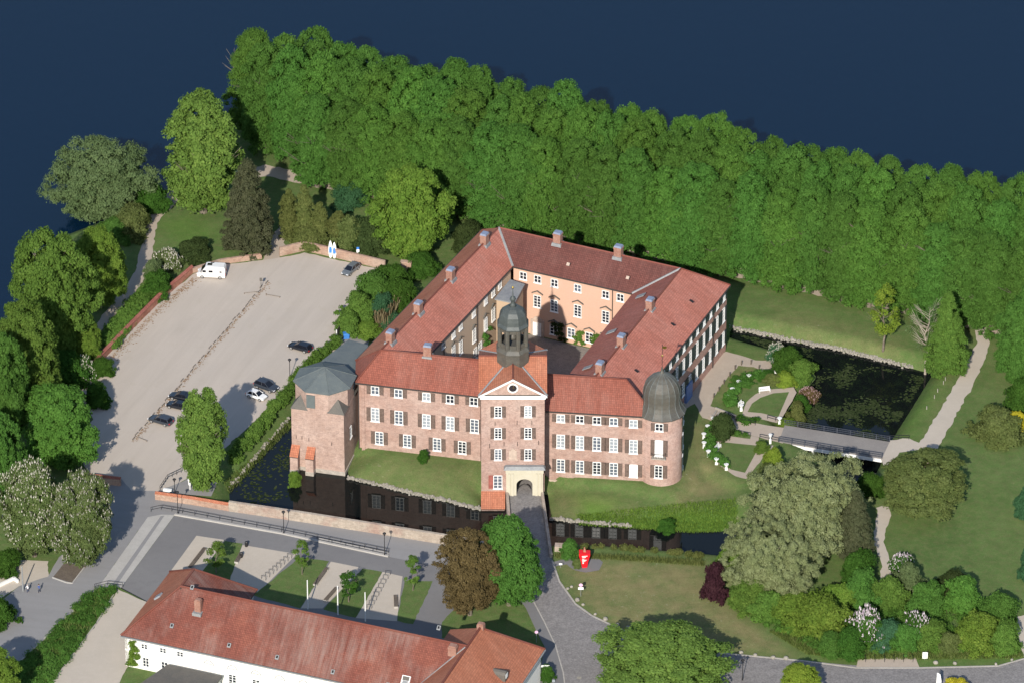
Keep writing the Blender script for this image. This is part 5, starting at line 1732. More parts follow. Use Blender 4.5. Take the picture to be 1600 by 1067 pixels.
# ---- the linden avenue along the lake
av0, av1 = (-35.18, 57.20), (88.23, 3.87)
aL = math.hypot(av1[0] - av0[0], av1[1] - av0[1])
au = ((av1[0] - av0[0]) / aL, (av1[1] - av0[1]) / aL)
an = (-au[1], au[0])
rg = random.Random(7)
for row, (offs, start, n, lab) in enumerate(((0.3, -3, 25, 'castle-side row'), (8.0, -19, 27, 'middle row'), (15.4, -26.5, 27, 'lakeside row'))):
    for i in range(n):
        s = start + i * 6.1 + rg.uniform(-.8, .8) + row * 1.5
        x, y = av0[0] + au[0] * s + an[0] * (offs + rg.uniform(-.7, .7)), av0[1] + au[1] * s + an[1] * (offs + rg.uniform(-.7, .7))
        H = rg.uniform(22.5, 26.0) - (2.5 if row == 0 else 0)
        tree('linden_tree', 'linden', x, y, H, rg.uniform(4.7, 5.8), rg.choice(['leaf_linden', 'leaf_linden', 'leaf_linden_b']),
             'green linden in the %s of the lake avenue, %s tree from the left' % (lab, ORD[i]), 'tree', 'lindens of the lake avenue')

T_ = [
    ('willow_tree', 'willow', (-80.07, 51.38, 16.00, 9.51), 'leaf_willow', 'grey-green willow standing alone at the lake edge', 'tree'),
    ('birch_tree', 'open', (-60.19, 48.86, 25.61, 7.49), 'leaf_lime', 'loose light green tree between lake path and dark conifer', 'tree'),
    ('yew_tree', 'fir', (-50.92, 34.44, 19.83, 5.56), 'leaf_conifer', 'tall dark grey-green conifer behind the parking lot wall', 'tree'),
    ('maple_tree', 'broad', (-19.24, 31.49, 19.37, 7.15), 'leaf_bright', 'bright green tree between parking lot corner and castle', 'tree'),
    ('yew_bush', 'shrub', (-61.30, 31.49, 3.46, 3.58), 'leaf_yew', 'round dark yew bush behind the white camper van', 'bush'),
    ('thuja_tree', 'column', (-43.20, 40.37, 9.99, 1.86), 'leaf_thuja', 'olive conical thuja next to the tall dark conifer', 'tree'),
    ('thuja_tree', 'column', (-40.17, 38.88, 11.72, 1.98), 'leaf_thuja', 'tallest olive thuja behind the parking lot wall', 'tree'),
    ('thuja_tree', 'column', (-37.17, 37.89, 8.48, 1.98), 'leaf_thuja', 'olive thuja behind the upright paddle boards', 'tree'),
    ('thuja_tree', 'column', (-33.43, 36.90, 6.86, 2.48), 'leaf_thuja', 'broad olive thuja right of the paddle boards', 'tree'),
    ('thuja_bush', 'shrub', (-39.37, 36.90, 3.63, 4.21), 'leaf_thuja', 'low olive bush spilling over the parking lot wall', 'bush'),
    ('yew_bush', 'shrub', (-31.17, 35.42, 6.39, 2.97), 'leaf_olive', 'dark olive bush behind the wall between thuja and yew', 'bush'),
    ('yew_tree', 'shrub', (-27.17, 33.21, 7.04, 4.08), 'leaf_yew', 'very dark yew behind the blue and white sign', 'tree'),
    ('juniper_bush', 'shrub', (-31.78, 51.38, 4.75, 3.25), 'leaf_teal', 'blue-green juniper on the lawn below the avenue path', 'bush'),
    ('yew_bush', 'shrub', (-8.41, 34.93, 5.39, 3.46), 'leaf_yew', 'dark yew behind the far corner of the castle', 'bush'),
    ('ash_tree', 'broad', (-85.66, -6.17, 26.80, 7.68), 'leaf_fresh', 'tall light green tree on the lake shore beside the path', 'tree'),
    ('ash_tree', 'broad', (-78.10, 12.64, 16.99, 4.99), 'leaf_bright', 'slender bright green tree left of the lake path', 'tree'),
    ('ash_tree', 'broad', (-89.12, -27.84, 24.35, 7.08), 'leaf_fresh', 'broad light green tree at the left edge by the lake', 'tree'),
    ('lime_tree', 'broad', (-82.08, -44.03, 16.14, 7.23), 'leaf_linden_b', 'dense green tree at the parking lot corner above the chestnuts', 'tree'),
    ('ash_tree', 'broad', (-93.01, -41.18, 26.14, 5.26), 'leaf_linden', 'dark green tree cut by the left edge of the picture', 'tree'),
    ('ash_tree', 'broad', (-92.73, -59.61, 21.04, 4.84), 'leaf_linden', 'green tree at the left edge behind the blossoming chestnut', 'tree'),
    ('ash_tree', 'broad', (-79.63, -6.64, 8.23, 3.00), 'leaf_bright', 'small bright green tree beside the tile-capped wall', 'tree'),
    ('viburnum_bush', 'shrub', (-79.61, -13.09, 4.32, 2.15), 'leaf_deep', 'white flowering bush at the foot of the tile-capped wall', 'bush'),
    ('chestnut_tree', 'broad', (-84.98, -73.98, 19.46, 5.92), 'leaf_chestnut', 'left one of two chestnuts covered in white blossom', 'tree'),
    ('chestnut_tree', 'broad', (-76.00, -77.53, 19.38, 5.45), 'leaf_chestnut', 'right one of two chestnuts in white blossom, over the planted bed', 'tree'),
    ('maple_tree', 'open', (-55.85, -52.08, 21.02, 4.87), 'leaf_lime', 'bright yellow-green tree in the parking lot beside the moat', 'tree'),
    ('copper_beech', 'beech', (-7.41, -92.93, 17.60, 5.61), 'leaf_beech', 'brown-leaved copper beech in front of the gate bridge', 'tree'),
    ('maple_tree', 'broad', (-0.56, -89.88, 17.99, 5.85), 'leaf_linden', 'dark green tree beside the brown copper beech', 'tree'),
    ('young_tree', 'young', (-52.40, -79.60, 6.79, 1.93), 'leaf_fresh', 'young tree on the forecourt, nearest the gabled roof end', 'tree'),
    ('young_tree', 'young', (-37.19, -80.02, 7.40, 1.59), 'leaf_fresh', 'slim young tree on the widest forecourt grass strip', 'tree'),
    ('young_tree', 'young', (-28.71, -88.86, 6.30, 2.03), 'leaf_deep', 'young tree on the forecourt between two flagpoles', 'tree'),
    ('young_tree', 'young', (-17.50, -85.17, 7.21, 1.69), 'leaf_fresh', 'young tree at the right end of the forecourt', 'tree'),
    ('plane_tree', 'sycamore', (52.24, -72.31, 18.23, 11.18), 'leaf_sycamore', 'huge olive-grey plane tree spreading over the moat', 'tree'),
    ('plane_tree', 'sycamore', (44.69, -85.79, 14.04, 8.13), 'leaf_sycamore', 'lower olive-grey plane tree in front of the huge one', 'tree'),
    ('spruce_tree', 'fir', (60.90, -74.82, 14.17, 3.87), 'leaf_conifer', 'dark conifer tucked behind the huge plane tree', 'tree'),
    ('oak_tree', 'broad', (73.90, -58.54, 10.65, 8.07), 'leaf_olive', 'round dark olive tree at the park end of the footbridge', 'tree'),
    ('plum_bush', 'shrub', (35.61, -87.84, 7.17, 2.37), 'leaf_purple', 'dark purple bush at the edge of the dry lawn', 'bush'),
    ('lime_tree', 'broad', (25.85, -117.79, 12.37, 10.34), 'leaf_oak', 'big round tree cut by the bottom edge beside the cobbled road', 'tree'),
    ('maple_tree', 'broad', (49.38, -120.71, 7.67, 3.95), 'leaf_yellowgreen', 'small yellow-green tree at the bottom edge, right of the street lamp', 'tree'),
    ('larch_tree', 'sparse', (69.79, -2.22, 14.21, 2.89), 'leaf_yellowgreen', 'thin yellowish tree on the lawn beyond the moat', 'tree'),
    ('bare_tree', 'bare', (77.37, -8.49, 15.72, 3.59), 'leaf_willow', 'nearly bare pale tree at the corner of the moat', 'tree'),
    ('hornbeam_tree', 'fir', (81.03, -11.25, 17.31, 4.06), 'leaf_fresh', 'cone-shaped green tree at the moat corner beside the bare tree', 'tree'),
    ('bush', 'shrub', (89.02, -34.54, 6.00, 4.70), 'leaf_olive', 'dull green bush on the lawn at the right edge', 'bush'),
    ('broom_bush', 'shrub', (92.74, -31.65, 3.80, 1.77), 'leaf_yellow', 'bright yellow bush at the right edge of the lawn', 'bush'),
    ('lime_tree', 'broad', (94.36, -15.38, 17.59, 4.53), 'leaf_linden', 'green tree right of the bend in the pale park path', 'tree'),
    ('lime_tree', 'broad', (98.97, -6.17, 17.35, 6.00), 'leaf_linden', 'tree beyond the park path, cut by the right edge', 'tree'),
    ('bush', 'shrub', (94.43, -24.47, 6.13, 3.55), 'leaf_deep', 'dark bush at the right edge below the park trees', 'bush'),
    ('bush', 'shrub', (92.47, -61.74, 6.49, 1.84), 'leaf_teal', 'blue-green bush at the right edge of the big lawn', 'bush'),
    ('bush', 'shrub', (91.26, -81.67, 6.44, 1.59), 'leaf_teal', 'lower blue-green bush at the right edge of the big lawn', 'bush'),
    ('broom_bush', 'shrub', (76.23, -117.79, 3.07, 2.42), 'leaf_yellow', 'yellow bush at the bottom edge beside the white flag', 'bush'),
    ('maple_tree', 'open', (-88.02, -123.61, 13.01, 4.60), 'leaf_bright', 'tree top in the bottom left corner', 'tree'),
]
for nm, kd_, (x, y, H, Rd), lf, lab, cat in T_:
    bloom = 'petal_white' if ('chestnut' in nm or 'viburnum' in nm) else None
    tree(nm, kd_, x, y, H, Rd, lf, lab, cat, bloom=bloom, nb=2000 if 'chestnut' in nm else 300, var=None)

# ---- shrubs, in their beds
S_ = [
 # bottom right shrubbery
 ((61.47, -88.86, 5.25, 3.04), 'leaf_linden', 'deep green shrub just left of the small garden path end', None),
 ((66.36, -90.08, 4.76, 2.81), 'leaf_fresh', 'green shrub right at the end of the small garden path', None),
 ((69.97, -85.79, 4.86, 2.26), 'leaf_willow', 'grey-green shrub at the lawn edge beside the pale-flowered bush', None),
 ((72.93, -91.31, 4.61, 2.81), 'leaf_linden', 'green shrub in the middle of the bottom right shrubbery', None),
 ((77.99, -85.79, 3.49, 2.71), 'leaf_yew', 'dark shrub at the lawn edge of the bottom right shrubbery', None),
 ((79.16, -90.49, 4.85, 3.26), 'leaf_linden_b', 'broad green shrub in front of the dark one by the lawn', None),
 ((84.90, -95.36, 4.74, 3.14), 'leaf_linden', 'green shrub next to the path at the right edge', None),
 ((53.87, -97.98, 5.89, 4.69), 'leaf_bright', 'large bright green shrub below the plane tree', None),
 ((49.76, -94.55, 4.21, 3.59), 'leaf_bright', 'bright green shrub at the dry lawn below the plane tree', None),
 ((57.55, -90.90, 3.93, 2.70), 'leaf_bright', 'bright green shrub under the right side of the plane tree', None),
 ((39.86, -81.67, 7.00, 3.06), 'leaf_bright', 'bright green shrub beside the purple bush by the moat', None),
 ((41.40, -89.88, 4.46, 3.15), 'leaf_fresh', 'green shrub right of the purple bush', None),
 ((45.45, -92.93, 3.81, 2.92), 'leaf_fresh', 'green shrub at the foot of the plane tree', None),
 ((80.89, -102.00, 4.94, 3.57), 'leaf_bright', 'bright green shrub near the road at the lower right', None),
 ((85.69, -103.39, 4.18, 2.67), 'leaf_fresh', 'green shrub at the corner of road and right path', None),
 ((76.09, -103.99, 2.88, 1.67), 'leaf_olive', 'small olive shrub at the roadside', None),
 ((73.09, -102.00, 3.59, 2.67), 'leaf_fresh', 'green shrub above the white roadside board', None),
 ((65.07, -102.00, 3.89, 2.67), 'leaf_teal', 'blue-green shrub between the two pale-flowered bushes', None),
 ((68.58, -102.99, 3.65, 2.23), 'leaf_linden', 'green shrub above the bicycle bay', None),
 ((58.46, -104.99, 3.88, 2.67), 'leaf_deep', 'deep green shrub left of the bicycle bay', None),
 ((55.15, -104.59, 2.95, 2.45), 'leaf_linden', 'green roadside shrub nearest the bottom yellow-green tree', None),
 ((61.77, -100.99, 5.05, 3.35), 'leaf_deep', 'larger of two bushes covered in pale pink flowers', 'petal_lilac'),
 ((70.27, -100.59, 4.14, 2.45), 'leaf_deep', 'smaller pale-flowered bush in the roadside shrubbery', 'petal_lilac'),
 ((68.96, -79.60, 3.14, 1.93), 'leaf_deep', 'pale-flowered bush beside the small garden path', 'petal_lilac'),
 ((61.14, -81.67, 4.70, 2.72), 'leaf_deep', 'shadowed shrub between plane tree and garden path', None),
 # along the parking lot wall and lake path
 ((-76.81, -22.21, 3.69, 2.13), 'leaf_deep', 'dark shrub at the lower end of the tile-capped wall', None),
 ((-67.61, 16.94, 4.37, 2.32), 'leaf_deep', 'deep green shrub beside the upper tile-capped wall', None),
 ((-68.63, 22.72, 3.69, 1.72), 'leaf_willow', 'pale silvery shrub at the bend of the lake path', None),
 ((-65.90, 27.09, 3.50, 2.21), 'leaf_chestnut', 'white-dotted shrub left of the dark yew bush', 'petal_white'),
 ((-73.87, 40.62, 4.92, 3.48), 'leaf_olive', 'brownish shrub between willow and lake path', None),
 ((-70.21, 49.36, 5.28, 2.75), 'leaf_deep', 'dark shrub at the water right of the willow', None),
 ((-76.83, 38.14, 3.62, 2.73), 'leaf_linden', 'green shrub at the foot of the willow', None),
 ((-76.45, -11.94, 3.04, 1.91), 'leaf_deep', 'dark shrub behind the white flowering bush', None),
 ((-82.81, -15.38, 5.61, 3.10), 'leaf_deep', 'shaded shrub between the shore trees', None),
 # right garden
 ((51.20, -10.10, 3.77, 2.39), 'leaf_deep', 'dark shrub at the moat corner of the parterre', None),
 ((53.95, -13.09, 3.66, 2.27), 'leaf_fresh', 'green shrub overhanging the lily-covered moat', None),
 ((49.41, -6.64, 2.79, 1.44), 'leaf_teal', 'white flowering shrub north of the parterre', 'petal_white'),
 ((55.05, -18.12, 2.41, 1.55), 'leaf_beech', 'dusky pink shrub at the parterre edge by the moat', 'petal_pink'),
 ((50.88, -15.38, 1.97, 1.79), 'leaf_yellowgreen', 'yellow-green shrub behind the white parterre bench', None),
 ((48.63, -14.93, 1.51, 1.43), 'leaf_thuja', 'olive shrub in the parterre border near the long bench', None),
 ((52.61, -25.60, 3.46, 1.54), 'leaf_thuja', 'olive shrub between parterre path and moat', None),
 ((50.48, -28.97, 2.39, 1.53), 'leaf_bright', 'bright round shrub beside the footbridge landing', None),
 ((53.60, -21.76, 2.81, 1.30), 'leaf_deep', 'dark shrub between the pink shrub and the moat', None),
 ((38.77, -33.88, 4.05, 1.88), 'leaf_yew', 'dark clipped yew beside the garden steps', None),
 ((47.75, -45.56, 3.72, 1.86), 'leaf_yellowgreen', 'yellow-green shrub under the footbridge end', None),
 ((45.65, -38.97, 1.82, 1.05), 'leaf_fresh', 'low shrub at the lower parterre corner by the bridge', None),
 ((45.81, -51.00, 3.39, 2.55), 'leaf_olive', 'olive shrub between lower parterre and plane tree', None),
 ((42.89, -15.38, 1.00, 1.67), 'leaf_linden', 'shrub in the middle of the upper urn border', None),
 # banks
 ((-39.53, -47.74, 2.72, 0.93), 'leaf_bright', 'small bush growing at the foot of the keep buttress', None),
 ((-16.11, -42.27, 2.05, 0.82), 'leaf_deep', 'small bush against the front wall of the castle', None),
 ((27.82, -62.17, 1.72, 1.49), 'leaf_deep', 'dark bush on the castle bank below the round tower', None),
 ((10.25, -73.98, 2.71, 1.59), 'leaf_linden', 'green bush at the moat left of the red sculpture', None),
 ((11.59, -77.53, 1.42, 0.80), 'leaf_olive', 'tiny olive tree beside the sculpture path', None),
 # hedge corner and castle west side
 ((-26.20, 15.02, 5.00, 3.05), 'leaf_linden', 'green shrub at the top right corner of the parking lot', None),
 ((-28.85, 7.88, 4.71, 2.91), 'leaf_fresh', 'bright shrub along the right side of the parking lot', None),
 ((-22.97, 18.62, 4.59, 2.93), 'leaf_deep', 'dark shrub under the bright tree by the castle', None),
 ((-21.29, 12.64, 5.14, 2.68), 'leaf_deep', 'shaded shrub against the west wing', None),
 ((-24.49, 7.88, 4.45, 2.42), 'leaf_teal', 'grey-green shrub between reeds and parking lot', None),
 ((-30.80, 3.17, 3.76, 2.17), 'leaf_fresh', 'green shrub above the blue bin', None),
 ((-27.17, 2.70, 2.13, 2.17), 'leaf_bright', 'low bright shrub below the dry reeds', None),
 ((-17.18, 24.66, 3.92, 2.70), 'leaf_deep', 'dark shrub behind the brick pier', None),
 ((47.14, -13.09, 1.17, 1.43), 'leaf_deep', 'low shrub beside the highest urn of the border', None),
 ((-89.60, -79.60, 3.87, 2.27), 'leaf_deep', 'dark shrub under the left blossoming chestnut', None),
 ((-90.23, -95.97, 4.54, 2.91), 'leaf_deep', 'dark shrub at the left edge beside the road', None),
 ((64.83, -53.16, 3.50, 2.32), 'leaf_deep', 'dark shrub between round olive tree and moat', None),
 ((6.07, -113.29, 2.65, 1.10), 'leaf_deep', 'dark shrub at the corner of the white building', None),
]
for (x, y, H, Rd), lf, lab, bl in S_:
    tree('flowering_bush' if bl else 'bush', 'shrub', x, y, H * 1.15, Rd * 1.18, lf, lab, 'bush', bloom=bl, nb=420)

# ---- climbers on walls
def leaf_patch(name, pts, radii, n, size, leaf, seed, label, cat, parent=None, **k):
    me = leaf_mesh(name, pts, radii, n, size, seed, **k)
    o = put(name, me, parent, label=label, cat=cat)
    o.material_slots[0].link = 'OBJECT'
    o.material_slots[0].material = M[leaf]
    return o
def climber(F, d, t, zs, leaf, seed, label, w=.6):
    rng = random.Random(seed)
    p = off(F[0], d, t)
    pts, rad = [], []
    for z in zs:
        for j in range(3):
            s = rng.gauss(0, w)
            pts.append((p[0] + d[0] * s + d[1] * .25, p[1] + d[1] * s - d[0] * .25, z + rng.uniform(-.3, .3)))
            rad.append(rng.uniform(.35, .6))
    return leaf_patch('climbing_plant', pts, rad, 1100, .14, leaf, seed, label, 'climber')
climber(FB, dB, tl[1][0] + 1.6, (.6, 1.4, 2.2, 2.9), 'leaf_fresh', 1, 'small climber beside the middle courtyard window')
climber(FB, dB, tl[2][0] + 1.6, (.6, 1.4, 2.2, 2.9), 'leaf_fresh', 2, 'climber between the two right courtyard windows')
climber(FB, dB, tl[0][0] + 1.4, (.6, 1.4, 2.4, 3.4), 'leaf_yew', 3, 'dark climber beside the window nearest the courtyard door')
climber(FW, dW, tw3[1][0] + 2.4, (.8, 2, 3.2, 4.4, 5.4), 'leaf_linden', 4, 'tall green climber on the west courtyard wall', 1.2)
climber((hp2(0, .4), hp2(53, .4)), hu, 1.9, (.6, 1.2, 2.0, 2.8, 3.6, 4.4, 5.2), 'leaf_bright', 5, 'green climber on the left corner of the white building', .45)

# ---- hedges: leafy, clipped runs
def hedge(pts, w, h, leaf, label, seed, dens=70, rc=(.45, .75)):
    rng = random.Random(seed)
    C, Q = [], []
    for p, q in zip(pts, pts[1:]):
        L = math.hypot(q[0] - p[0], q[1] - p[1])
        n = max(3, int(L * w * h * 2.6 / (rc[1] ** 2 * 2)))
        nx, ny = -(q[1] - p[1]) / L, (q[0] - p[0]) / L
        for _ in range(n):
            t, s = rng.random(), rng.uniform(-.5, .5) * w
            cx, cy = p[0] + (q[0] - p[0]) * t + nx * s, p[1] + (q[1] - p[1]) * t + ny * s
            C.append((cx, cy, max(gz(cx, cy), WATER) + rng.uniform(.2, 1) * h * .8))
            Q.append(rng.uniform(*rc))
    tot = sum(math.hypot(q[0] - p[0], q[1] - p[1]) for p, q in zip(pts, pts[1:]))
    return leaf_patch('hedge', C, Q, int(tot * (w + 2 * h) * dens), .17, leaf, seed, label, 'hedge')
hedge([(-32.76, -1.05), (-35.99, -6.17), (-39.37, -13.55), (-43.78, -24.47), (-47.58, -34.10), (-51.35, -42.71)], 1.7, 1.9, 'leaf_fresh', 'long clipped hedge between parking lot and moat', 1)
hedge([(-24.50, 22.24), (-27.42, 15.02), (-30.31, 7.88), (-31.99, 1.99)], 1.6, 1.8, 'leaf_linden', 'ragged hedge along the upper right side of the parking lot', 2)
hedge([(40.12, -24.47), (40.60, -20.40), (41.65, -16.98), (43.52, -14.47), (45.95, -13.09), (48.34, -13.09)], 1.5, 1.2, 'leaf_linden', 'curved hedge inside the upper row of urns', 3)
hedge([(37.84, -29.64), (36.45, -32.99), (36.01, -36.10), (36.28, -39.19), (37.59, -42.27), (39.16, -44.47)], 1.3, 1.1, 'leaf_linden', 'curved hedge inside the lower row of urns', 4)
hedge([(40.15, -27.17), (43.04, -29.19), (45.80, -27.84)], .6, .7, 'leaf_deep', 'low hedge along the upper side of the garden walk', 5)
hedge([(39.98, -32.76), (43.47, -34.10)], .7, .6, 'leaf_linden', 'low planting along the lower side of the garden walk', 6)
hedge([(8.23, -70.35), (11.99, -71.40), (18.27, -71.40), (25.10, -72.65), (32.48, -73.91), (35.32, -74.33)], .7, .5, 'leaf_thuja', 'fringe of bank plants along the near shore of the front moat', 7)
hedge([(47.16, -12.63), (49.51, -13.55), (52.46, -14.47)], .9, .7, 'leaf_bright', 'light green border behind the white parterre bench', 8)
hedge([(-76.02, -2.69), (-73.79, 5.05), (-71.14, 12.16), (-68.42, 18.62), (-66.42, 22.72)], 3.2, 2.0, 'leaf_fresh', 'ragged shrub band between lake path and tile-capped wall', 9, rc=(.5, .95))
# reeds
rng_ = np.random.default_rng(5)
def reeds(name, poly, n, h, leaf, seed, label, cat, z=0, kind='stuff', lean=.12):
    rng = np.random.default_rng(seed)
    xs, ys = [p[0] for p in poly], [p[1] for p in poly]
    x, y = rng.uniform(min(xs), max(xs), n * 4), rng.uniform(min(ys), max(ys), n * 4)
    ok = inpoly(x, y, poly)
    x, y = x[ok][:n], y[ok][:n]
    vs, fs, tv = [], [], []
    for a, b in zip(x, y):
        z = max(gz(a, b), WATER) - .05
        k = len(vs)
        hh = h * rng.uniform(.5, 1.15)
        an_ = rng.uniform(0, 6.3)
        w = .05 + hh * .035
        dx, dy = rng.normal(0, lean, 2) * hh
        c, s = math.cos(an_) * w, math.sin(an_) * w
        vs += [(a - c, b - s, z), (a + c, b + s, z), (a + dx + c * .3, b + dy + s * .3, z + hh), (a + dx - c * .3, b + dy - s * .3, z + hh)]
        fs.append((k, k + 1, k + 2, k + 3))
        tv += [rng.random()] * 4
    me = bpy.data.meshes.new(name)
    me.from_pydata(vs, [], fs)
    at = me.attributes.new('tint', 'FLOAT', 'POINT')
    at.data.foreach_set('value', np.array(tv, np.float32))
    me.materials.append(M[leaf])
    return put(name, me, label=label, cat=cat, kind=kind)
reeds('reeds', [(-26.67, 7.88), (-22.54, 15.02), (-20.92, 12.64), (-23.47, 5.05), (-25.39, 4.34)], 1600, 3.4, 'leaf_reed', 1, 'dry straw-coloured reeds beside the west wing', 'reeds')
def plant_bed(name, poly, n, rc, dens, leaf, seed, label, h=.5):
    rng = np.random.default_rng(seed)
    xs, ys = [p[0] for p in poly], [p[1] for p in poly]
    x, y = rng.uniform(min(xs), max(xs), n * 5), rng.uniform(min(ys), max(ys), n * 5)
    ok = inpoly(x, y, poly)
    x, y = x[ok][:n], y[ok][:n]
    C = np.stack([x, y, [max(gz(a, b), WATER) + h * rng.random() for a, b in zip(x, y)]], 1)
    o = leaf_patch(name, C, rng.uniform(*rc, len(x)), int(len(x) * dens), .15, leaf, seed, label, 'plants')
    o['kind'] = 'stuff'
    return o
plant_bed('ground_cover', [(-73.42, -84.76), (-69.80, -84.76), (-70.93, -88.86), (-74.93, -100.99), (-79.43, -114.27), (-83.54, -118.77), (-89.03, -118.77), (-86.28, -110.93), (-80.89, -100.19), (-77.27, -91.92)], 260, (.5, 1.1), 75, 'leaf_linden', 3, 'low leafy ground cover between road and gravel yard', .4)
plant_bed('ground_cover', [(39.34, -90.90), (51.79, -88.86), (59.82, -85.79), (78.75, -89.88), (88.30, -97.98), (87.28, -104.59), (71.16, -104.59), (60.02, -104.99), (51.25, -102.00), (43.66, -95.97)], 420, (.5, 1.2), 70, 'leaf_linden_b', 5, 'undergrowth filling the bottom right shrubbery', .6)
reeds('tall_grass', [(-73.42, -84.76), (-69.80, -84.76), (-70.93, -88.86), (-74.93, -100.99), (-79.43, -114.27), (-85.73, -118.77), (-90.13, -118.77), (-86.28, -110.93), (-80.89, -100.19), (-77.27, -91.92)], 2500, .9, 'leaf_meadow', 2, 'tall green grass between road and gravel yard', 'grass', lean=.4)
reeds('tall_grass', [(11.54, -57.47), (21.36, -56.39), (30.05, -55.32), (40.51, -53.59), (40.79, -62.81), (32.16, -63.44), (21.27, -61.96), (12.08, -60.89)], 9000, .42, 'leaf_bright', 3, 'lush tall grass on the castle bank right of the gate', 'grass', z=-1.2, lean=.4)
reeds('tall_grass', [(-52.32, -47.74), (-46.35, -35.65), (-41.18, -24.47), (-40.40, -26.72), (-46.23, -38.97), (-51.28, -50.35)], 3000, .5, 'leaf_meadow', 4, 'grass along the moat below the clipped hedge', 'grass', z=-.6, lean=.4)
reeds('tall_grass', [(44.71, -97.98), (51.29, -100.99), (60.00, -105.39), (71.13, -104.99), (87.92, -103.39), (88.80, -106.58), (71.02, -106.98), (59.92, -106.98), (51.11, -105.39)], 6000, .7, 'leaf_meadow', 5, 'tall grass along the road under the bottom right shrubs', 'grass', lean=.4)
reeds('tall_grass', [(7.75, -73.57), (18.23, -73.98), (34.13, -75.65), (34.09, -77.32), (18.21, -75.24), (7.74, -74.82)], 2500, .7, 'leaf_thuja', 6, 'bank grass along the near shore of the front moat', 'grass', z=-.3, lean=.4)

# ================================================================ WALLS, BRIDGES
def wall_run(name, pts, h, th, mat, label, cap=None, z0=-.4, caph=.35, capw=1.5):
    o = thing(name, (*pts[0], 0), 0, label, 'wall')
    x0, y0 = pts[0]
    loc = [(x - x0, y - y0) for x, y in pts]
    b = MB()
    for p, q in zip(loc, loc[1:]):
        b.bar(p, q, th, z0, h)
    b.build('wall_body', mat, o)
    if cap:
        b = MB()
        for p, q in zip(loc, loc[1:]):
            L = math.hypot(q[0] - p[0], q[1] - p[1])
            n = (-(q[1] - p[1]) / L, (q[0] - p[0]) / L)
            e = th / 2 * capw
            P = [off(p, n, -e), off(q, n, -e), off(q, n, e), off(p, n, e)]
            b.add([(*P[0], h), (*P[1], h), (*P[2], h), (*P[3], h), (*p, h + caph), (*q, h + caph)], [(0, 1, 5, 4), (2, 3, 4, 5), (1, 2, 5), (3, 0, 4), (3, 2, 1, 0)])
        me = b.mesh('coping', cap)
        uv = me.uv_layers.new(name='UVMap')
        for l in me.loops:
            v = me.vertices[l.vertex_index].co
            uv.data[l.index].uv = (v.x + v.y, v.z * 2)
        put('coping', me, o)
    return o
wall_run('garden_wall', [(-80.56, -15.16), (-73.45, 1.05), (-66.69, 15.74), (-61.39, 25.39)], 1.5, .45, 'red_brick', 'long red brick wall with tile coping between parking lot and lake path', 'tiles_old', capw=1.9)
wall_run('garden_wall', [(-61.39, 25.39), (-56.01, 28.80), (-48.21, 31.00)], 1.1, .45, 'wall_brick', 'low pinkish brick wall behind the white camper van')
wall_run('garden_wall', [(-44.79, 31.98), (-40.04, 34.19), (-35.16, 31.98), (-24.34, 26.85)], 1.9, .45, 'wall_brick', 'pinkish brick wall behind paddle boards and blue-grey car')
b = MB(); b.box(0, 0, -.3, 2.6, 2.0, .7); b.box(0, 0, 2.6, 2.8, 2.2, .9)
b.build('brick_pier', 'wall_brick', loc=(*(-20.26, 25.15), 0), rz=R(-8), label='brick pier half hidden by shrubs beside the west wing', cat='pier')
wall_run('garden_wall', [(-76.76, -49.26), (-70.88, -50.57)], 1.5, .45, 'wall_brick', 'short tile-capped wall at the left of the parking lot entrance', 'tiles_front', capw=2.)
wall_run('garden_wall', [(-64.39, -55.10), (-57.72, -56.82), (-50.94, -58.97)], 1.35, .5, 'wall_brick', 'tile-capped pink wall between parking lot entrance and moat', 'tiles_orange', capw=2.)
wall_run('moat_parapet', [(-50.94, -58.97), (-36.77, -62.81), (-22.91, -66.84), (-11.43, -70.21), (-3.65, -72.94)], 2.0, .55, 'parapet_stone', 'long pale brick parapet between road and moat', z0=-3)
# stone bridge to the gate
br = thing('gate_bridge', (2.2, -58, 0), 0, 'stone bridge leading from cobbled road to the castle gate', 'bridge')
b0, b1 = (0.00, -73.57), (6.95, -73.57)
l0, l1, r0, r1 = (-.9, TY0 - .3), (b0[0], b0[1] - 1.0), (5.4, TY0 - .3), (b1[0], b1[1] - 1.0)
rel = lambda p: (p[0] - 2.2, p[1] + 58)
b = MB(); b.prism([rel(l1), rel(r1), rel(r0), rel(l0)], -2.6, -.02); b.build('deck', 'grey_stone', br)
b = MB(); b.prism([rel(p) for p in ((l1[0] + .3, l1[1] - .6), (r1[0] - .3, r1[1] - .6), (r0[0] - .3, r0[1]), (l0[0] + .3, l0[1]))], -.02, .035); b.build('paving', 'cobbles', br)
for p, q in ((l0, l1), (r0, r1)):
    b = MB(); b.bar(rel(p), rel(q), .5, -2.5, .75); b.build('parapet', 'parapet_stone', br)
b = MB(); b.box(0, 0, -1.5, 1.0, 1.6, 1.4)
b.build('stone_pier', 'parapet_stone', loc=(*(8.44, -71.89), 0), rz=R(-5), label='small square stone pier at the road end of the gate bridge', cat='pier')
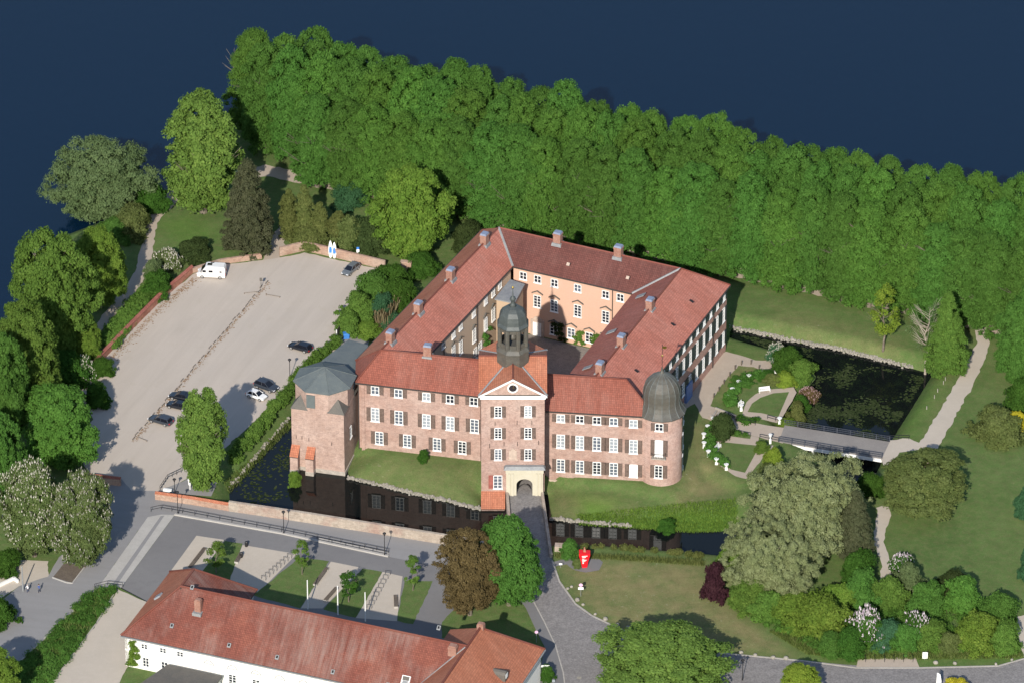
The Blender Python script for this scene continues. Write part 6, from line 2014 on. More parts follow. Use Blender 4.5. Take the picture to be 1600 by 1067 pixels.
# footbridge over the east moat
fb = thing('footbridge', (*(58.64, -36.32), 0), 0, 'footbridge with dark blue railings and white girders over the moat', 'bridge')
c0 = (58.64, -36.32)
rel2 = lambda p: (p[0] - c0[0], p[1] - c0[1])
n0, n1, f0, f1 = [rel2(p) for p in [(48.93, -35.65), (67.52, -41.40), (50.21, -29.86), (69.23, -35.65)]]
b = MB(); b.prism([n0, n1, f1, f0], -.25, .05); b.build('deck', 'bridge_deck', fb)
for p, q in ((n0, n1), (f0, f1)):
    b = MB()
    b.bar(p, q, .25, -.75, -.12, .0)
    b.build('girder', 'white_paint', fb)
    rl = MB()
    N = 9
    for k in range(N):
        s = lerp(p, q, k / (N - 1)); rl.box(s[0], s[1], -.3, 1.2, .12, .12)
    for z in (.35, .75, 1.15):
        rl.bar(p, q, .06, z, z + .07)
    for k in range(70):
        s = lerp(p, q, (k + .5) / 70); rl.box(s[0], s[1], .15, 1.15, .03, .03)
    plain('blue_iron', (.055, .062, .08), .5) if 'blue_iron' not in M else None
    rl.build('railing', 'blue_iron', fb)
for k in (.33, .68):
    p, q = lerp(n0, n1, k), lerp(f0, f1, k)
    b = MB(); b.bar(p, q, .4, -3.5, -.3); b.build('bridge_pier', 'white_paint', fb)
# garden steps below the terrace
st = thing('garden_steps', (*(38.38, -27.17), 0), 0, 'broad stone steps from terrace to parterre walk', 'steps')
s0 = (38.38, -27.17)
e0, e1, g0, g1 = [(p[0] - s0[0], p[1] - s0[1]) for p in [(36.61, -27.17), (37.63, -24.47), (40.04, -30.76), (41.33, -27.40)]]
for k in range(7):
    f = (k + .5) / 7
    p, q = lerp(e0, g0, f), lerp(e1, g1, f)
    b = MB(); b.bar(p, q, .42, -.1, .26 - k * .03); b.build('step', 'grey_stone', st)
for p, q in ((e0, g0), (e1, g1)):
    b = MB(); b.bar(p, q, .25, -.1, .6); b.build('side_wall', 'grey_stone', st)

# ================================================================ VEHICLES
for nm, c in (('paint_black', (.008, .010, .016)), ('paint_navy', (.012, .020, .045)), ('paint_grey', (.035, .042, .055)), ('paint_white', (.78, .78, .77)), ('paint_steel', (.13, .145, .16))):
    m, t, o = _nodes(nm)
    p = _finish(t, o, c, .35, spec=.5)
    p.inputs['Coat Weight'].default_value = .6
    p.inputs['Coat Roughness'].default_value = .1
plain('tyre', (.015, .015, .015), .8)
plain('rim', (.50, .50, .50), .35, metallic=.6)
plain('head_lamp', (.75, .76, .78), .2)
plain('tail_lamp', (.45, .01, .01), .3)
plain('car_glass', (.01, .012, .018), .06, spec=.6)

def wheels(o, xs, w, r):
    for x in xs:
        for s in (-1, 1):
            b = MB()
            b.rod((0, -.11, 0), (0, .11, 0), r, seg=18)
            wh = b.build('wheel', 'tyre', o, loc=(x, s * (w / 2 - .11), r))
            b = MB(); b.rod((0, s * .1, 0), (0, s * .135, 0), r * .66, seg=14); b.build('rim', 'rim', wh)

def car(loc, rz, paint, label, L=4.5, W=1.82, H=1.5, kind='hatch'):
    o = thing('parked_car', (*loc, 0), rz, label, 'car', 'cars in the parking lot')
    hb = .92 * H / 1.5            # belt height
    def sec(x, w, z0, zb, cr=.88):
        return [(x, -w * .86, z0), (x, -w, z0 + .2), (x, -w, zb - .22), (x, -w * cr, zb), (x, w * cr, zb), (x, w, zb - .22), (x, w, z0 + .2), (x, w * .86, z0)]
    w = W / 2
    hood = .82 * H / 1.5
    S = [(-L / 2, w * .80, .38, hb * .82), (-L / 2 + .12, w * .93, .28, hb * .98), (-L / 2 + .8, w, .24, hb), (-.2, w, .24, hb), (L * .17, w, .24, hb), (L * .24, w, .24, hood + .06), (L * .40, w * .97, .24, hood - .04), (L / 2 - .1, w * .88, .28, hood * .82), (L / 2, w * .76, .38, hood * .62)]
    b = MB()
    b.loft([sec(*s) for s in S])
    b.build('body', paint, o, smooth=False)
    xr = {'hatch': -L / 2 + .22, 'wagon': -L / 2 + .16, 'saloon': -L / 2 + .85}[kind]
    xt = {'hatch': -L / 2 + .85, 'wagon': -L / 2 + .55, 'saloon': -L / 2 + 1.35}[kind]
    xw, xf = L * .235, L * .04
    b = MB()
    b.loft([[(xr, -w * .9, hb - .03), (xw, -w * .9, hb - .03), (xw, w * .9, hb - .03), (xr, w * .9, hb - .03)], [(xt, -w * .7, H - .05), (xf, -w * .7, H - .05), (xf, w * .7, H - .05), (xt, w * .7, H - .05)]])
    b.build('windows', 'car_glass', o)
    b = MB()
    b.loft([[(xt - .06, -w * .73, H - .09), (xf + .07, -w * .72, H - .09), (xf + .07, w * .72, H - .09), (xt - .06, w * .73, H - .09)], [(xt + .1, -w * .62, H), (xf - .12, -w * .62, H), (xf - .12, w * .62, H), (xt + .1, w * .62, H)]])
    b.build('roof', paint, o)
    for s in (-1, 1):
        for a_, c_, r_ in (((xw, s * w * .9, hb), (xf, s * w * .71, H - .05), .055), ((xr, s * w * .9, hb), (xt, s * w * .71, H - .05), .09), ((-.45, s * w * .91, hb), (-.5, s * w * .72, H - .05), .05)):
            b = MB(); b.rod(a_, c_, r_, seg=5); b.build('pillar', paint, o)
        b = MB(); b.box(L / 2 - .1, s * w * .64, hood * .64, hood * .8, .22, .38); b.build('headlight', 'head_lamp', o)
        b = MB(); b.box(-L / 2 + .05, s * w * .74, hb * .68, hb * .9, .16, .26); b.build('tail_light', 'tail_lamp', o)
        b = MB(); b.box(L * .2, s * (w + .08), hb - .02, hb + .12, .12, .18); b.build('mirror', paint, o)
    wheels(o, (-L * .30, L * .31), W, .33)
    return o
def heading(p, q):
    return math.atan2(q[1] - p[1], q[0] - p[0])
# rear wheel -> front wheel headings measured on the ground
car((-39.81, -2.92), heading((-37.97, -4.08), (-41.39, -2.22)), 'paint_black', 'black estate car alone beside the hedge in the parking lot', 4.7, 1.85, 1.46, 'wagon')
car((-45.70, -16.98), heading((-47.40, -16.07), (-43.99, -18.35)), 'paint_grey', 'dark blue-grey SUV next to the white hatchback', 4.7, 1.9, 1.66, 'wagon')
car((-47.37, -20.17), heading((-48.82, -19.49), (-45.91, -21.30)), 'paint_white', 'small white hatchback with dark roof glass by the hedge', 3.9, 1.72, 1.5, 'hatch')
car((-61.36, -20.62), heading((-59.79, -21.08), (-62.93, -19.94)), 'paint_black', 'black saloon half hidden by the tree, farther of two', 4.6, 1.82, 1.43, 'saloon')
car((-61.80, -23.79), heading((-60.11, -24.47), (-63.37, -23.11)), 'paint_black', 'black hatchback half hidden by the tree, nearer of two', 4.4, 1.82, 1.48, 'hatch')
car((-64.75, -28.97), heading((-63.41, -29.86), (-66.31, -28.29)), 'paint_grey', 'dark grey estate car nearest the parking lot entrance', 4.7, 1.85, 1.5, 'wagon')
car((-30.95, 25.88), heading((-30.00, 27.34), (-31.78, 24.42)), 'paint_steel', 'blue-grey car in the top corner of the parking lot', 4.5, 1.8, 1.45, 'wagon')

def camper(loc, rz, label):
    o = thing('camper_van', (*loc, 0), rz, label, 'van')
    L, w, H = 5.5, 1.02, 2.6
    prof = [(-L / 2, .35), (-L / 2, 2.3), (-L / 2 + .25, H), (L * .13, H), (L * .20, H - .12), (L * .36, 1.35), (L / 2 - .12, 1.05), (L / 2, .75), (L / 2, .35)]
    b = MB()
    b.loft([[(x * .985, -w * k, z if z < 1 else z * s) for x, z in prof] for k, s in ((1, .955), (.9, 1.0), (-.9, 1.0), (-1, .955))])
    b.build('body', 'paint_white', o)
    b = MB(); b.add([(L * .205, -.8, H - .22), (L * .205, .8, H - .22), (L * .36, .9, 1.42), (L * .36, -.9, 1.42)], [(0, 1, 2, 3)])
    for v in range(len(b.v)):
        x, y, z = b.v[v]; b.v[v] = (x + .03, y, z + .03)
    b.build('windscreen', 'car_glass', o)
    for s in (-1, 1):
        for (x0, x1, z0, z1, nm) in ((L * .17, L * .30, 1.35, 1.85, 'side_window'), (-.35, .45, 1.4, 1.85, 'side_window'), (-2.1, -1.65, 1.45, 1.75, 'side_window')):
            b = MB(); b.box((x0 + x1) / 2, s * (w + .012), z0, z1, x1 - x0, .03, 0, 0, .86 if x0 > .6 else 1); b.build(nm, 'car_glass', o)
        b = MB(); b.box(L / 2 - .08, s * .72, .78, 1.0, .2, .3); b.build('headlight', 'head_lamp', o)
        b = MB(); b.box(-L / 2 - .0, s * .88, .8, 1.3, .06, .16); b.build('tail_light', 'tail_lamp', o)
        b = MB(); b.box(-.3, s * (w + .014), .95, 1.0, 3.2, .02); b.build('side_stripe', 'gutter_dark', o)
        b = MB(); b.box(L * .34, s * (w + .14), 1.35, 1.65, .14, .22); b.build('mirror', 'gutter_dark', o)
    for x, y, sx, sy in ((.3, .0, .9, .7), (-.1, -.72, .7, .25)):
        b = MB(); b.box(x, y, H - (.0 if y == 0 else .1), H + .09, sx, sy); b.build('roof_hatch', 'car_glass', o)
    wheels(o, (-L * .31, L * .315), 2.04, .35)
    return o
camper((-57.54, 24.18), heading((-56.39, 23.21), (-59.84, 23.57)), 'white camper van parked at the top left of the lot')

# ================================================================ STREET FURNITURE AND SMALL THINGS
def lamp(loc, h, label, z=0, heads=1):
    o = thing('street_lamp', (*loc, z), 0, label, 'lamp', 'street lamps')
    b = MB(); b.lathe(0, 0, [(.13, -.1), (.12, .5), (.07, .6), (.055, h - .5)], 8); b.build('post', 'black_iron', o)
    b = MB(); b.lathe(0, 0, [(.09, h - .55), (.2, h - .1), (.34, h - .08), (.3, h + .04), (.05, h + .22)], 10); b.build('lantern', 'black_iron', o)
    b = MB(); b.lathe(0, 0, [(.1, h - .5), (.19, h - .13)], 10); b.build('lamp_glass', 'window_blind', o)
    return o
lamp((-60.10, -60.25), 4.8, 'street lamp at the top of the pale ramp')
lamp((-40.84, -66.84), 4.8, 'street lamp halfway along the road railing')
lamp((-22.67, -73.98), 4.8, 'street lamp at the right end of the road railing')
lamp((-41.42, -13.09), 4.0, 'lamp at the hedge beside the parking lot')
lamp((39.75, -113.29), 4.2, 'street lamp on the road near the bottom edge')
# white-headed lamp behind the pink wall
lamp((-61.01, -53.16), 3.0, 'low lamp standing behind the tile-capped pink wall')

def railing(name, pts, h, label, step=2.4, bars=2):
    o = thing(name, (*pts[0], 0), 0, label, 'railing')
    loc = [(p[0] - pts[0][0], p[1] - pts[0][1]) for p in pts]
    b = MB()
    for p, q in zip(loc, loc[1:]):
        for k in range(bars):
            z = h * (k + 1) / bars
            b.bar(p, q, .06, z - .06, z)
    b.build('rails', 'black_iron', o)
    for p, q in zip(loc, loc[1:]):
        L = math.hypot(q[0] - p[0], q[1] - p[1])
        n = max(1, round(L / step))
        for k in range(n + (1 if q == loc[-1] else 0)):
            s = lerp(p, q, k / n)
            b = MB(); b.box(s[0], s[1], -.05, h, .07, .07); b.build('post', 'black_iron', o)
    return o
railing('handrail', [(-64.98, -59.39), (-63.18, -58.65), (-59.32, -59.82), (-41.27, -65.99), (-22.00, -73.15)], 1.0, 'long dark handrail between road and forecourt')
railing('handrail', [(-34.65, -69.16), (-22.33, -73.88)], .9, 'lower handrail beside the pale steps')
railing('handrail', [(-73.66, -84.56), (-71.46, -83.53), (-68.71, -84.15)], 1.0, 'short handrail across the foot of the pale ramp')
railing('terrace_rail', [(40.00, -32.32), (43.71, -33.88)], .9, 'short iron railing on the lower side of the garden walk', 1.5)
railing('terrace_rail', [(45.46, -34.32), (48.81, -35.65)], .9, 'short iron railing by the footbridge landing, lower side', 1.5)
railing('terrace_rail', [(39.94, -26.50), (41.28, -28.74), (44.78, -29.86)], .9, 'iron railing on the upper side of the garden walk', 1.5)
railing('terrace_rail', [(47.10, -27.62), (50.00, -29.19)], .9, 'iron railing by the footbridge landing, upper side', 1.5)
railing('terrace_rail', [(68.92, -34.77), (72.80, -34.77)], .9, 'iron railing at the park end of the footbridge', 2)

# white flagpoles
for p, lab in (((-35.85, -91.10), 'left'), ((-30.52, -92.93), 'middle'), ((-25.66, -94.96), 'right')):
    b = MB(); b.lathe(0, 0, [(.13, -.1), (.11, 3), (.09, 6.0), (.05, 6.1)], 8)
    b.build('flagpole', 'white_paint', loc=(*p, 0), label='%s one of three white flagpoles behind the white building' % lab, cat='flagpole', group='white flagpoles')
# bicycle racks
def rack_row(p, q, n, label, w=.9):
    d = heading(p, q)
    hb = MB()
    for s in (-1, 1):
        hb.rod((0, s * w / 2, -.05), (0, s * w / 2, .8), .035, seg=5)
    hb.rod((0, -w / 2 - .03, .8), (0, w / 2 + .03, .8), .035, seg=5)
    me = hb.mesh('bicycle_stand', 'black_iron')
    for k in range(n):
        s = lerp(p, q, k / (n - 1))
        put('bicycle_stand', me, None, (*s, 0), d, label=label % ORD[k], cat='bicycle stand', group='bicycle stands on the forecourt')
rack_row((-43.93, -81.67), (-38.97, -73.57), 9, 'bicycle stand in the left forecourt row, %s from the white building')
rack_row((-25.07, -90.90), (-21.99, -80.02), 9, 'bicycle stand in the right forecourt row, %s from the white building')
rack_row((61.25, -107.17), (69.46, -107.17), 6, 'bicycle stand in the roadside bay, %s from the left', 1.2)
# benches of the forecourt: long dark timber on pale blocks
def block_bench(p, q, label):
    d = heading(p, q); L = math.hypot(q[0] - p[0], q[1] - p[1])
    c = lerp(p, q, .5)
    o = thing('bench', (*c, 0), d, label, 'bench', 'block benches on the forecourt')
    for s in (-1, 1):
        b = MB(); b.box(s * (L / 2 - .25), 0, -.05, .38, .5, .7); b.build('block', 'concrete', o)
    for y in (-.24, 0, .24):
        b = MB(); b.box(0, y, .38, .46, L, .2); b.build('slat', 'timber', o)
block_bench((-34.82, -83.73), (-32.81, -78.36), 'long bench on the left side of the third gravel bay')
block_bench((-32.88, -88.86), (-30.95, -84.76), 'long bench in front of the left and middle flagpoles')
block_bench((-20.35, -90.90), (-20.52, -87.22), 'bench on the rightmost gravel bay')
block_bench((-49.00, -76.49), (-48.20, -73.57), 'bench at the left edge of the second gravel bay')
block_bench((-57.22, -78.36), (-54.77, -71.89), 'bench beside the leftmost young tree')
b = MB(); b.lathe(0, 0, [(.28, 0), (.3, .9), (.2, 1.05)], 10)
lb_me = b.mesh('litter_bin', 'black_iron')
for p, lab in (((-47.39, -70.84), 'black litter bin at the top of the second gravel bay'), ((-48.17, -74.40), 'black litter bin beside the second gravel bay bench'), ((-61.65, -54.46), 'black bin behind the tile-capped pink wall')):
    put('litter_bin', lb_me, None, (*p, 0), label=lab, cat='bin')
b = MB(); b.box(0, 0, 0, .9, 1.6, .5); b.build('planter_box', 'white_paint', loc=(*(-62.29, -53.16), 0), rz=R(-12), label='white box behind the tile-capped pink wall', cat='box')
for k_, (p, lab) in enumerate((((-58.59, -50.35), 'farther white post light near the tree at the lot entrance'), ((-58.29, -51.87), 'nearer white post light near the tree at the lot entrance'))):
    b = MB(); b.lathe(0, 0, [(.1, 0), (.1, .9), (.2, .95), (.2, 1.3), (.05, 1.4)], 8); b.build('post_light', 'white_paint', loc=(*p, 0), label=lab, cat='post light')
railing('wicket_fence', [(-63.72, -52.30), (-62.52, -48.39), (-60.18, -46.22)], 1.0, 'low dark fence at the corner of the parking lot entrance', 1.0, 2)

# parking lot: line of low timber rails down the middle
pr0, pr1 = (-46.80, 22.24), (-69.82, -35.65)
for k in range(34):
    f0, f1 = k / 34 + .004, (k + 1) / 34 - .006
    rr_ = random.Random(k)
    p, q = lerp(pr0, pr1, f0), lerp(pr0, pr1, f1)
    bow = (rr_.uniform(-.25, .25), rr_.uniform(-.2, .2))
    c = lerp(p, q, .5)
    L = math.hypot(q[0] - p[0], q[1] - p[1])
    o = thing('parking_rail', (c[0] + bow[0], c[1] + bow[1], 0), heading(p, q) + rr_.uniform(-.05, .05), 'low timber rail down the middle of the parking lot, %s from the far end' % (ORD[k] if k < 27 else 'twenty-eighth twenty-ninth thirtieth thirty-first thirty-second thirty-third thirty-fourth'.split()[k - 27]), 'rail', 'timber rails in the parking lot')
    b = MB(); b.box(0, 0, .22, .31, L, .10); b.build('rail', 'timber_grey', o)
    for s in (-1, 1):
        b = MB(); b.box(s * L * .38, 0, -.1, .22, .10, .12); b.build('post', 'timber_grey', o)
for a_, b_, lab in (((-51.15, 17.42), (-48.60, 17.90), 'timber rail left of the far end of the middle row'), ((-46.98, 16.94), (-44.15, 15.98), 'timber rail right of the far end of the middle row'), ((-68.71, -34.32), (-66.88, -35.65), 'timber rail near the entrance end of the middle row')):
    c = lerp(a_, b_, .5); L = math.hypot(b_[0] - a_[0], b_[1] - a_[1])
    o = thing('parking_rail', (*c, 0), heading(a_, b_), lab, 'rail', 'timber rails in the parking lot')
    b = MB(); b.box(0, 0, .22, .31, L, .10); b.build('rail', 'timber_grey', o)
    for s in (-1, 1):
        b = MB(); b.box(s * L * .45, 0, -.1, .22, .10, .10); b.build('post', 'timber_grey', o)
# parking sign post
o = thing('sign_post', (*(-47.94, 19.83), 0), 0, 'dark sign on a post at the far end of the timber rails', 'sign')
b = MB(); b.rod((0, 0, -.1), (0, 0, 2.2), .04); b.build('post', 'black_iron', o)
b = MB(); b.box(0, -.05, 1.5, 2.2, .5, .04); b.build('panel', 'slate_grey', o)

# paddle boards leaning on the wall
plain('board_blue', (.05, .20, .55), .4)
def paddle_board(loc, label, L=3.3, lean=.16):
    o = thing('paddle_board', (*loc, 0), 0, label, 'paddle board', 'paddle boards at the parking lot wall')
    o.rotation_euler = (-lean, 0, 0)
    n = 9
    out = []
    for k in range(n + 1):
        t = k / n
        w = .42 * math.sin(math.pi * min(1, t * .93 + .05)) ** .6 * (1 - .12 * t)
        out.append((w, t * L))
    pts = [(-w, z) for w, z in out] + [(w, z) for w, z in out[::-1]]
    m_ = len(pts)
    b = MB()
    b.add([(x, -.06, z) for x, z in pts] + [(x, .06, z) for x, z in pts], [tuple(range(m_)), tuple(range(m_, 2 * m_))[::-1]] + [(k, (k + 1) % m_, m_ + (k + 1) % m_, m_ + k) for k in range(m_)])
    b.build('board', 'white_paint', o)
    b = MB(); b.add([(-.26, -.068, .28 * L), (.26, -.068, .28 * L), (.28, -.068, .48 * L), (.2, -.068, .64 * L), (-.2, -.068, .64 * L), (-.28, -.068, .48 * L)], [(0, 1, 2, 3, 4, 5)]); b.build('deck_pad', 'board_blue', o)
    return o
paddle_board((-34.96, 31.24), 'left one of two white and blue paddle boards at the wall', 3.5)
paddle_board((-34.21, 31.00), 'right one of two white and blue paddle boards at the wall', 3.3)
o = thing('sign_post', (*(-29.62, 29.65), 0), 0, 'white and blue sign on a post in front of the brick wall', 'sign')
b = MB(); b.rod((0, 0, -.1), (0, 0, 3.3), .04); b.build('post', 'lead_grey', o)
b = MB(); b.box(0, -.06, 2.1, 2.8, .55, .05); b.build('panel', 'white_paint', o)
b = MB(); b.box(0, -.06, 2.8, 3.3, .5, .05); b.build('panel', 'board_blue', o)
# blue bin, dark gate
o = thing('blue_bin', (*(-31.24, 1.05), 0), R(10), 'blue wheeled bin beside the dark gate', 'bin')
b = MB(); b.box(0, 0, .1, 1.1, 1.05, .8, 0, 0, 1.1); b.build('body', 'board_blue', o)
b = MB(); b.box(0, 0, 1.1, 1.25, 1.2, .95, 0, 0, .9); b.build('lid', 'board_blue', o)
for x in (-.4, .4):
    for y in (-.3, .3):
        b = MB(); b.rod((x - .04, y, .1), (x + .04, y, .1), .1, seg=8); b.build('wheel', 'tyre', o)
o = thing('iron_gate', (*(-33.03, 0.12), 0), heading((-33.03, 0.12), (-31.80, 4.58)), 'dark panelled gate between hedge and shrubs by the blue bin', 'gate')
for k in range(4):
    b = MB(); b.box(.65 + k * 1.0, 0, .1, 2.2, .94, .07); b.build('panel', 'gutter_dark', o)
for k in range(2):
    b = MB(); b.box(.1 + k * 4.1, 0, -.1, 2.4, .14, .14); b.build('post', 'white_paint' if k == 0 else 'black_iron', o)
structure('bin_yard', [(-32.76, -1.05), (-31.41, 3.17), (-26.55, 1.99), (-27.42, -2.69), (-29.47, -2.69)], .006, 'asphalt')

# red sculpture by the cobbled road
plain('sculpture_red', (.72, .012, .02), .4, var=.05)
o = thing('red_sculpture', (*(12.84, -77.32), 0), R(8), 'tall red tapering sculpture with white lettering on the lawn', 'sculpture')
b = MB()
lo = [(-.48, -.5), (.42, -.5), (.55, .35), (-.4, .4)]
hi = [(-1.05, -.55), (.95, -.62), (1.15, .75), (-.85, .8)]
b.loft([[(x, y, 0) for x, y in lo], [(x * 1.4, y * 1.1, 1.2) for x, y in lo], [(x * .97, y, 2.5) for x, y in hi], [(x, y, 3.1 if x < 0 else 2.8) for x, y in hi]])
b.build('body', 'sculpture_red', o)
b = MB(); b.loft([[(-.25, 0, 2.6), (.35, 0, 2.6), (.35, .5, 2.6), (-.25, .5, 2.6)], [(-.05, .1, 3.9), (.12, .1, 3.9), (.12, .25, 3.9), (-.05, .25, 3.9)]])
b.build('stem', 'red_brick', o)
b = MB()
for z, x0, x1 in ((2.45, -.55, .45), (2.2, -.5, .15), (1.85, -.5, -.1), (1.6, -.5, .3), (1.4, -.48, .1), (1.1, -.45, -.15), (.95, -.42, -.2)):
    f = z / 2.5
    b.box((x0 + x1) / 2, -.63 + .06 * (1 - f), z, z + .13, x1 - x0, .04)
b.build('lettering', 'white_paint', o)

# road signs and boards
def sign(loc, h, label, plates, rz=0.0, post='lead_grey'):
    o = thing('sign_post', (*loc, 0), rz, label, 'sign')
    b = MB(); b.rod((0, 0, -.1), (0, 0, h), .045); b.build('post', post, o)
    for shp, z, w, hh, mat in plates:
        b = MB()
        if shp == 'box':
            b.box(0, -.07, z, z + hh, w, .05)
        else:
            b.rod((0, -.09, z + hh / 2), (0, -.05, z + hh / 2), w / 2, seg=16)
        b.build('plate', mat, o)
    return o
plain('sign_pink', (.70, .45, .62), .4)
sign((12.12, -87.02), 2.7, 'road sign with round pink plate and white board on the lawn edge', (('disc', 2.05, .7, .7, 'sign_pink'), ('box', 1.45, .95, .5, 'white_paint')))
sign((4.24, -101.60), 2.6, 'round pink sign at the corner of the white building', (('disc', 1.9, .6, .6, 'sign_pink'),))
sign((5.74, -113.29), 3.2, 'white direction boards on a post by the pavement', (('box', 2.75, 1.4, .4, 'white_paint'), ('box', 2.2, .95, .3, 'white_paint')))
sign((8.63, -77.74), 1.0, 'small white board at the sculpture path', (('box', .6, .6, .35, 'white_paint'),))
sign((71.58, -106.98), 1.6, 'white board standing in the grass beside the road', (('box', .3, .9, 1.3, 'white_paint'),))
sign((7.17, -114.08), .7, 'small pale board at the bottom edge by the pavement', (('box', .2, .5, .5, 'window_blind'),))
o = thing('banner_flag', (*(72.82, -117.79), 0), 0, 'slim white banner flag at the bottom edge of the road', 'flag')
b = MB(); b.rod((0, 0, 0), (0, 0, 4.6), .04); b.build('pole', 'lead_grey', o)
b = MB(); b.add([(0, 0, 1.0), (.75, .05, 1.2), (.9, .08, 2.8), (.65, .1, 4.2), (.1, 0, 4.6), (0, .04, 1.0), (.75, .09, 1.2), (.9, .12, 2.8), (.65, .14, 4.2), (.1, .04, 4.6)], [(0, 1, 2, 3, 4), (9, 8, 7, 6, 5)] + [(k, (k + 1) % 5, 5 + (k + 1) % 5, 5 + k) for k in range(5)]); b.build('cloth', 'white_paint', o)
b = MB(); b.lathe(0, 0, [(.42, 0), (.42, .02)], 16); b.build('manhole_cover', 'stones', loc=(*(11.60, -112.60), .03), label='round pale manhole cover in the cobbled road', cat='manhole cover')
# boulders along the lawn edge
rb = random.Random(4)
bm_ = MB(); bm_.lathe(0, 0, [(.3, 0), (.36, .15), (.28, .34), (.1, .42)], 7)
bme = bm_.mesh('boulder', 'stones')
BD = [(9.83, -84.76), (10.51, -84.15), (11.49, -88.45), (12.49, -89.88), (14.59, -92.93), (16.36, -94.55), (18.47, -96.37), (20.24, -97.18), (37.37, -104.19), (39.79, -104.99), (42.21, -105.78), (45.29, -106.58), (47.50, -106.78), (73.39, -108.16), (76.70, -108.36), (83.79, -108.56), (86.65, -107.17)]
for k, p in enumerate(BD):
    s = rb.uniform(.8, 1.4)
    put('boulder', bme, None, (*p, 0), rb.uniform(0, 6), label='pale boulder at the lawn edge along the road, %s from the left' % ORD[k], cat='boulder', group='boulders along the lawn edge', scale=(s, s * rb.uniform(.7, 1), s))
# tree bed under the right chestnut, with its rail
wall_run('tree_bed', [(-81.34, -81.05), (-78.74, -82.70), (-77.71, -82.91), (-75.87, -77.74)], .16, .2, 'concrete', 'low edging of the planted bed under the right chestnut')
structure('bed_soil', [(-81.24, -80.85), (-77.84, -82.70), (-75.98, -77.74), (-79.40, -75.86)], .024, 'timber')
# pole at the left street
b = MB(); b.lathe(0, 0, [(.16, -.1), (.13, 2), (.1, 5.2)], 8); b.build('steel_post', 'lead_grey', loc=(*(-86.25, -85.38), 0), label='tall light grey post beside the two people', cat='post')
wall_run('low_wall', [(-94.65, -87.84), (-88.09, -81.67), (-87.34, -82.70)], .6, .35, 'white_render', 'low white wall at the left edge of the street')
# bollards of the terrace
bb = MB(); bb.lathe(0, 0, [(.12, -.1), (.12, .9), (.05, 1.0)], 8)
bbe = bb.mesh('bollard', 'timber')
for k, p in enumerate([(37.40, -20.17), (38.41, -17.89), (39.44, -15.38), (40.59, -12.63), (41.69, -10.10), (42.94, -8.49), (44.74, -8.26), (46.17, -10.10), (48.23, -11.02)]):
    put('bollard', bbe, None, (*p, 0), label='dark bollard on the terrace edge, %s from the castle porch' % ORD[k], cat='bollard', group='bollards round the terrace lawn')
# white urns on pedestals
ub = MB(); ub.box(0, 0, -.1, .55, .5, .5)
upe = ub.mesh('pedestal', 'white_paint')
uv_ = MB(); uv_.lathe(0, 0, [(.16, .55), (.12, .7), (.3, .9), (.4, 1.15), (.46, 1.2), (.4, 1.22)], 12)
uve = uv_.mesh('bowl', 'white_paint')
UR = [((49.23, -11.48), 'white urn at the top end of the upper border'), ((46.56, -12.63), 'second white urn from the top of the upper border'), ((44.13, -14.01), 'third white urn from the top of the upper border'),
      ((42.15, -16.18), 'fourth white urn from the top of the upper border'), ((40.88, -18.81), 'fifth white urn from the top of the upper border'), ((39.92, -21.30), 'lowest white urn of the upper border'),
      ((42.36, -24.70), 'white urn beside the small bench of the upper parterre'), ((49.29, -29.19), 'white urn by the upper footbridge landing'), ((37.03, -29.19), 'white urn nearest the garden steps, lower border'),
      ((35.95, -31.87), 'second white urn of the lower border'), ((35.18, -34.66), 'third white urn of the lower border'), ((35.15, -37.65), 'fourth white urn of the lower border'),
      ((35.86, -40.63), 'fifth white urn of the lower border'), ((37.26, -43.28), 'sixth white urn of the lower border'), ((39.00, -45.19), 'last white urn of the lower border, next to the plane tree'),
      ((47.32, -36.10), 'tall white vase beside the lower footbridge landing')]
for p, lab in UR:
    o = thing('garden_urn', (*p, 0), 0, lab, 'urn', 'white garden urns')
    put('pedestal', upe, o); put('bowl', uve, o)
    if 'tall' in lab:
        o.scale = (.8, .8, 1.6)
# white garden benches
def garden_bench(loc, rz, L, label):
    o = thing('garden_bench', (*loc, 0), rz, label, 'bench', 'white garden benches')
    for y in (-.2, -.02, .16):
        b = MB(); b.box(0, y, .42, .47, L, .15); b.build('slat', 'white_paint', o)
    for z in (.55, .72, .89):
        b = MB(); b.box(0, .28, z, z + .12, L, .05); b.build('back_slat', 'white_paint', o)
    for s in (-1, 1):
        b = MB(); b.box(s * (L / 2 - .06), .28, 0, 1.02, .09, .09); b.build('leg', 'white_paint', o)
        b = MB(); b.box(s * (L / 2 - .06), -.24, 0, .66, .09, .09); b.build('leg', 'white_paint', o)
        b = MB(); b.box(s * (L / 2 - .06), .02, .66, .72, .09, .6); b.build('armrest', 'white_paint', o)
garden_bench((46.91, -18.12), R(14), 2.1, 'long white bench facing the upper parterre lawn')
garden_bench((42.41, -23.11), R(62), 1.3, 'short white bench at the left end of the upper parterre')
garden_bench((37.65, -38.31), R(65), 2.0, 'white bench at the left end of the lower parterre')
# moored posts along the park bank
pb = MB(); pb.box(0, 0, -.1, .7, .14, .14)
pbe = pb.mesh('bank_post', 'stones')
for k, p in enumerate([(80.75, -14.01), (80.31, -15.38), (79.07, -18.12), (78.34, -20.40), (76.69, -24.24)]):
    put('bank_post', pbe, None, (*p, 0), label='short pale post on the park bank, %s from the moat corner' % ORD[k], cat='post', group='posts on the park bank')

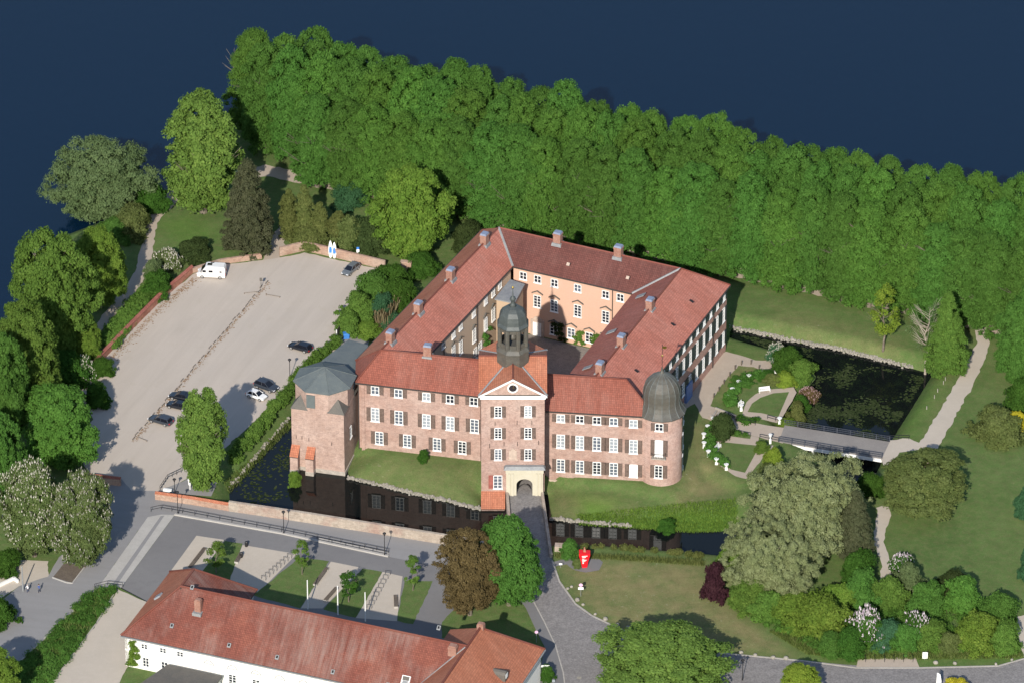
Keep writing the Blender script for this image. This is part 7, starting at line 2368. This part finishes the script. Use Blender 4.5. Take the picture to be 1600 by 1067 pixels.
# ================================================================ PEOPLE
plain('skin', (.55, .33, .24), .6)
plain('shirt_white', (.78, .78, .78), .8)
plain('jacket_blue', (.045, .10, .33), .8)
plain('jeans', (.05, .075, .14), .85)
plain('trousers_navy', (.02, .026, .05), .85)
plain('hair_brown', (.05, .03, .02), .8)
plain('hair_grey', (.35, .33, .30), .8)
def person(loc, rz, label, top, legs, hair):
    """one continuous skinned body, mid-stride"""
    o = thing('person', (*loc, 0), rz, label, 'person')
    J = [((0, 0, .95), .15), ((0, 0, 1.18), .14), ((.02, 0, 1.40), .16), ((.03, 0, 1.52), .065), ((.05, 0, 1.62), .095), ((.06, 0, 1.72), .085)]
    E = [(0, 1), (1, 2), (2, 3), (3, 4), (4, 5)]
    def chain(start, pts):
        p = start
        for c, r in pts:
            J.append((c, r)); E.append((p, len(J) - 1)); p = len(J) - 1
    chain(0, [((.0, .1, .88), .1), ((.16, .1, .52), .065), ((.14, .1, .10), .045), ((.28, .1, .04), .04)])
    chain(0, [((.0, -.1, .88), .1), ((.02, -.1, .50), .065), ((-.22, -.1, .12), .045), ((-.10, -.1, .04), .04)])
    chain(2, [((.02, .2, 1.40), .065), ((-.08, .24, 1.14), .05), ((.06, .25, .92), .036), ((.09, .25, .82), .03)])
    chain(2, [((.02, -.2, 1.40), .065), ((.10, -.24, 1.15), .05), ((.28, -.22, 1.0), .036), ((.36, -.21, .96), .03)])
    me = bpy.data.meshes.new('body')
    me.from_pydata([j[0] for j in J], E, [])
    ob = bpy.data.objects.new('body', me)
    COL.objects.link(ob)
    sk = ob.modifiers.new('skin', 'SKIN')
    for k, j in enumerate(J):
        me.skin_vertices[0].data[k].radius = (j[1], j[1])
    me.skin_vertices[0].data[0].use_root = True
    ss = ob.modifiers.new('sub', 'SUBSURF'); ss.levels = 1; ss.render_levels = 1
    dg = bpy.context.evaluated_depsgraph_get()
    me2 = bpy.data.meshes.new_from_object(ob.evaluated_get(dg))
    bpy.data.objects.remove(ob)
    for m_ in ('skin', top, legs):
        me2.materials.append(M[m_])
    for f in me2.polygons:
        c = f.center
        f.material_index = 0 if (c.z > 1.5 or (abs(c.y) > .19 and c.z < .95)) else (1 if c.z > .93 else (2 if c.z > .08 else 0))
        f.use_smooth = True
    put('body', me2, o)
    b = MB(); b.lathe(.035, 0, [(.10, 1.64), (.118, 1.72), (.10, 1.8), (.03, 1.84)], 10); b.build('hair', hair, o)
    return o
person((-85.38, -85.79), R(-160), 'person in white shirt and jeans walking beside the grey post', 'shirt_white', 'jeans', 'hair_grey')
person((-83.35, -85.79), R(-170), 'person in blue jacket walking right of the one in white', 'jacket_blue', 'trousers_navy', 'hair_brown')
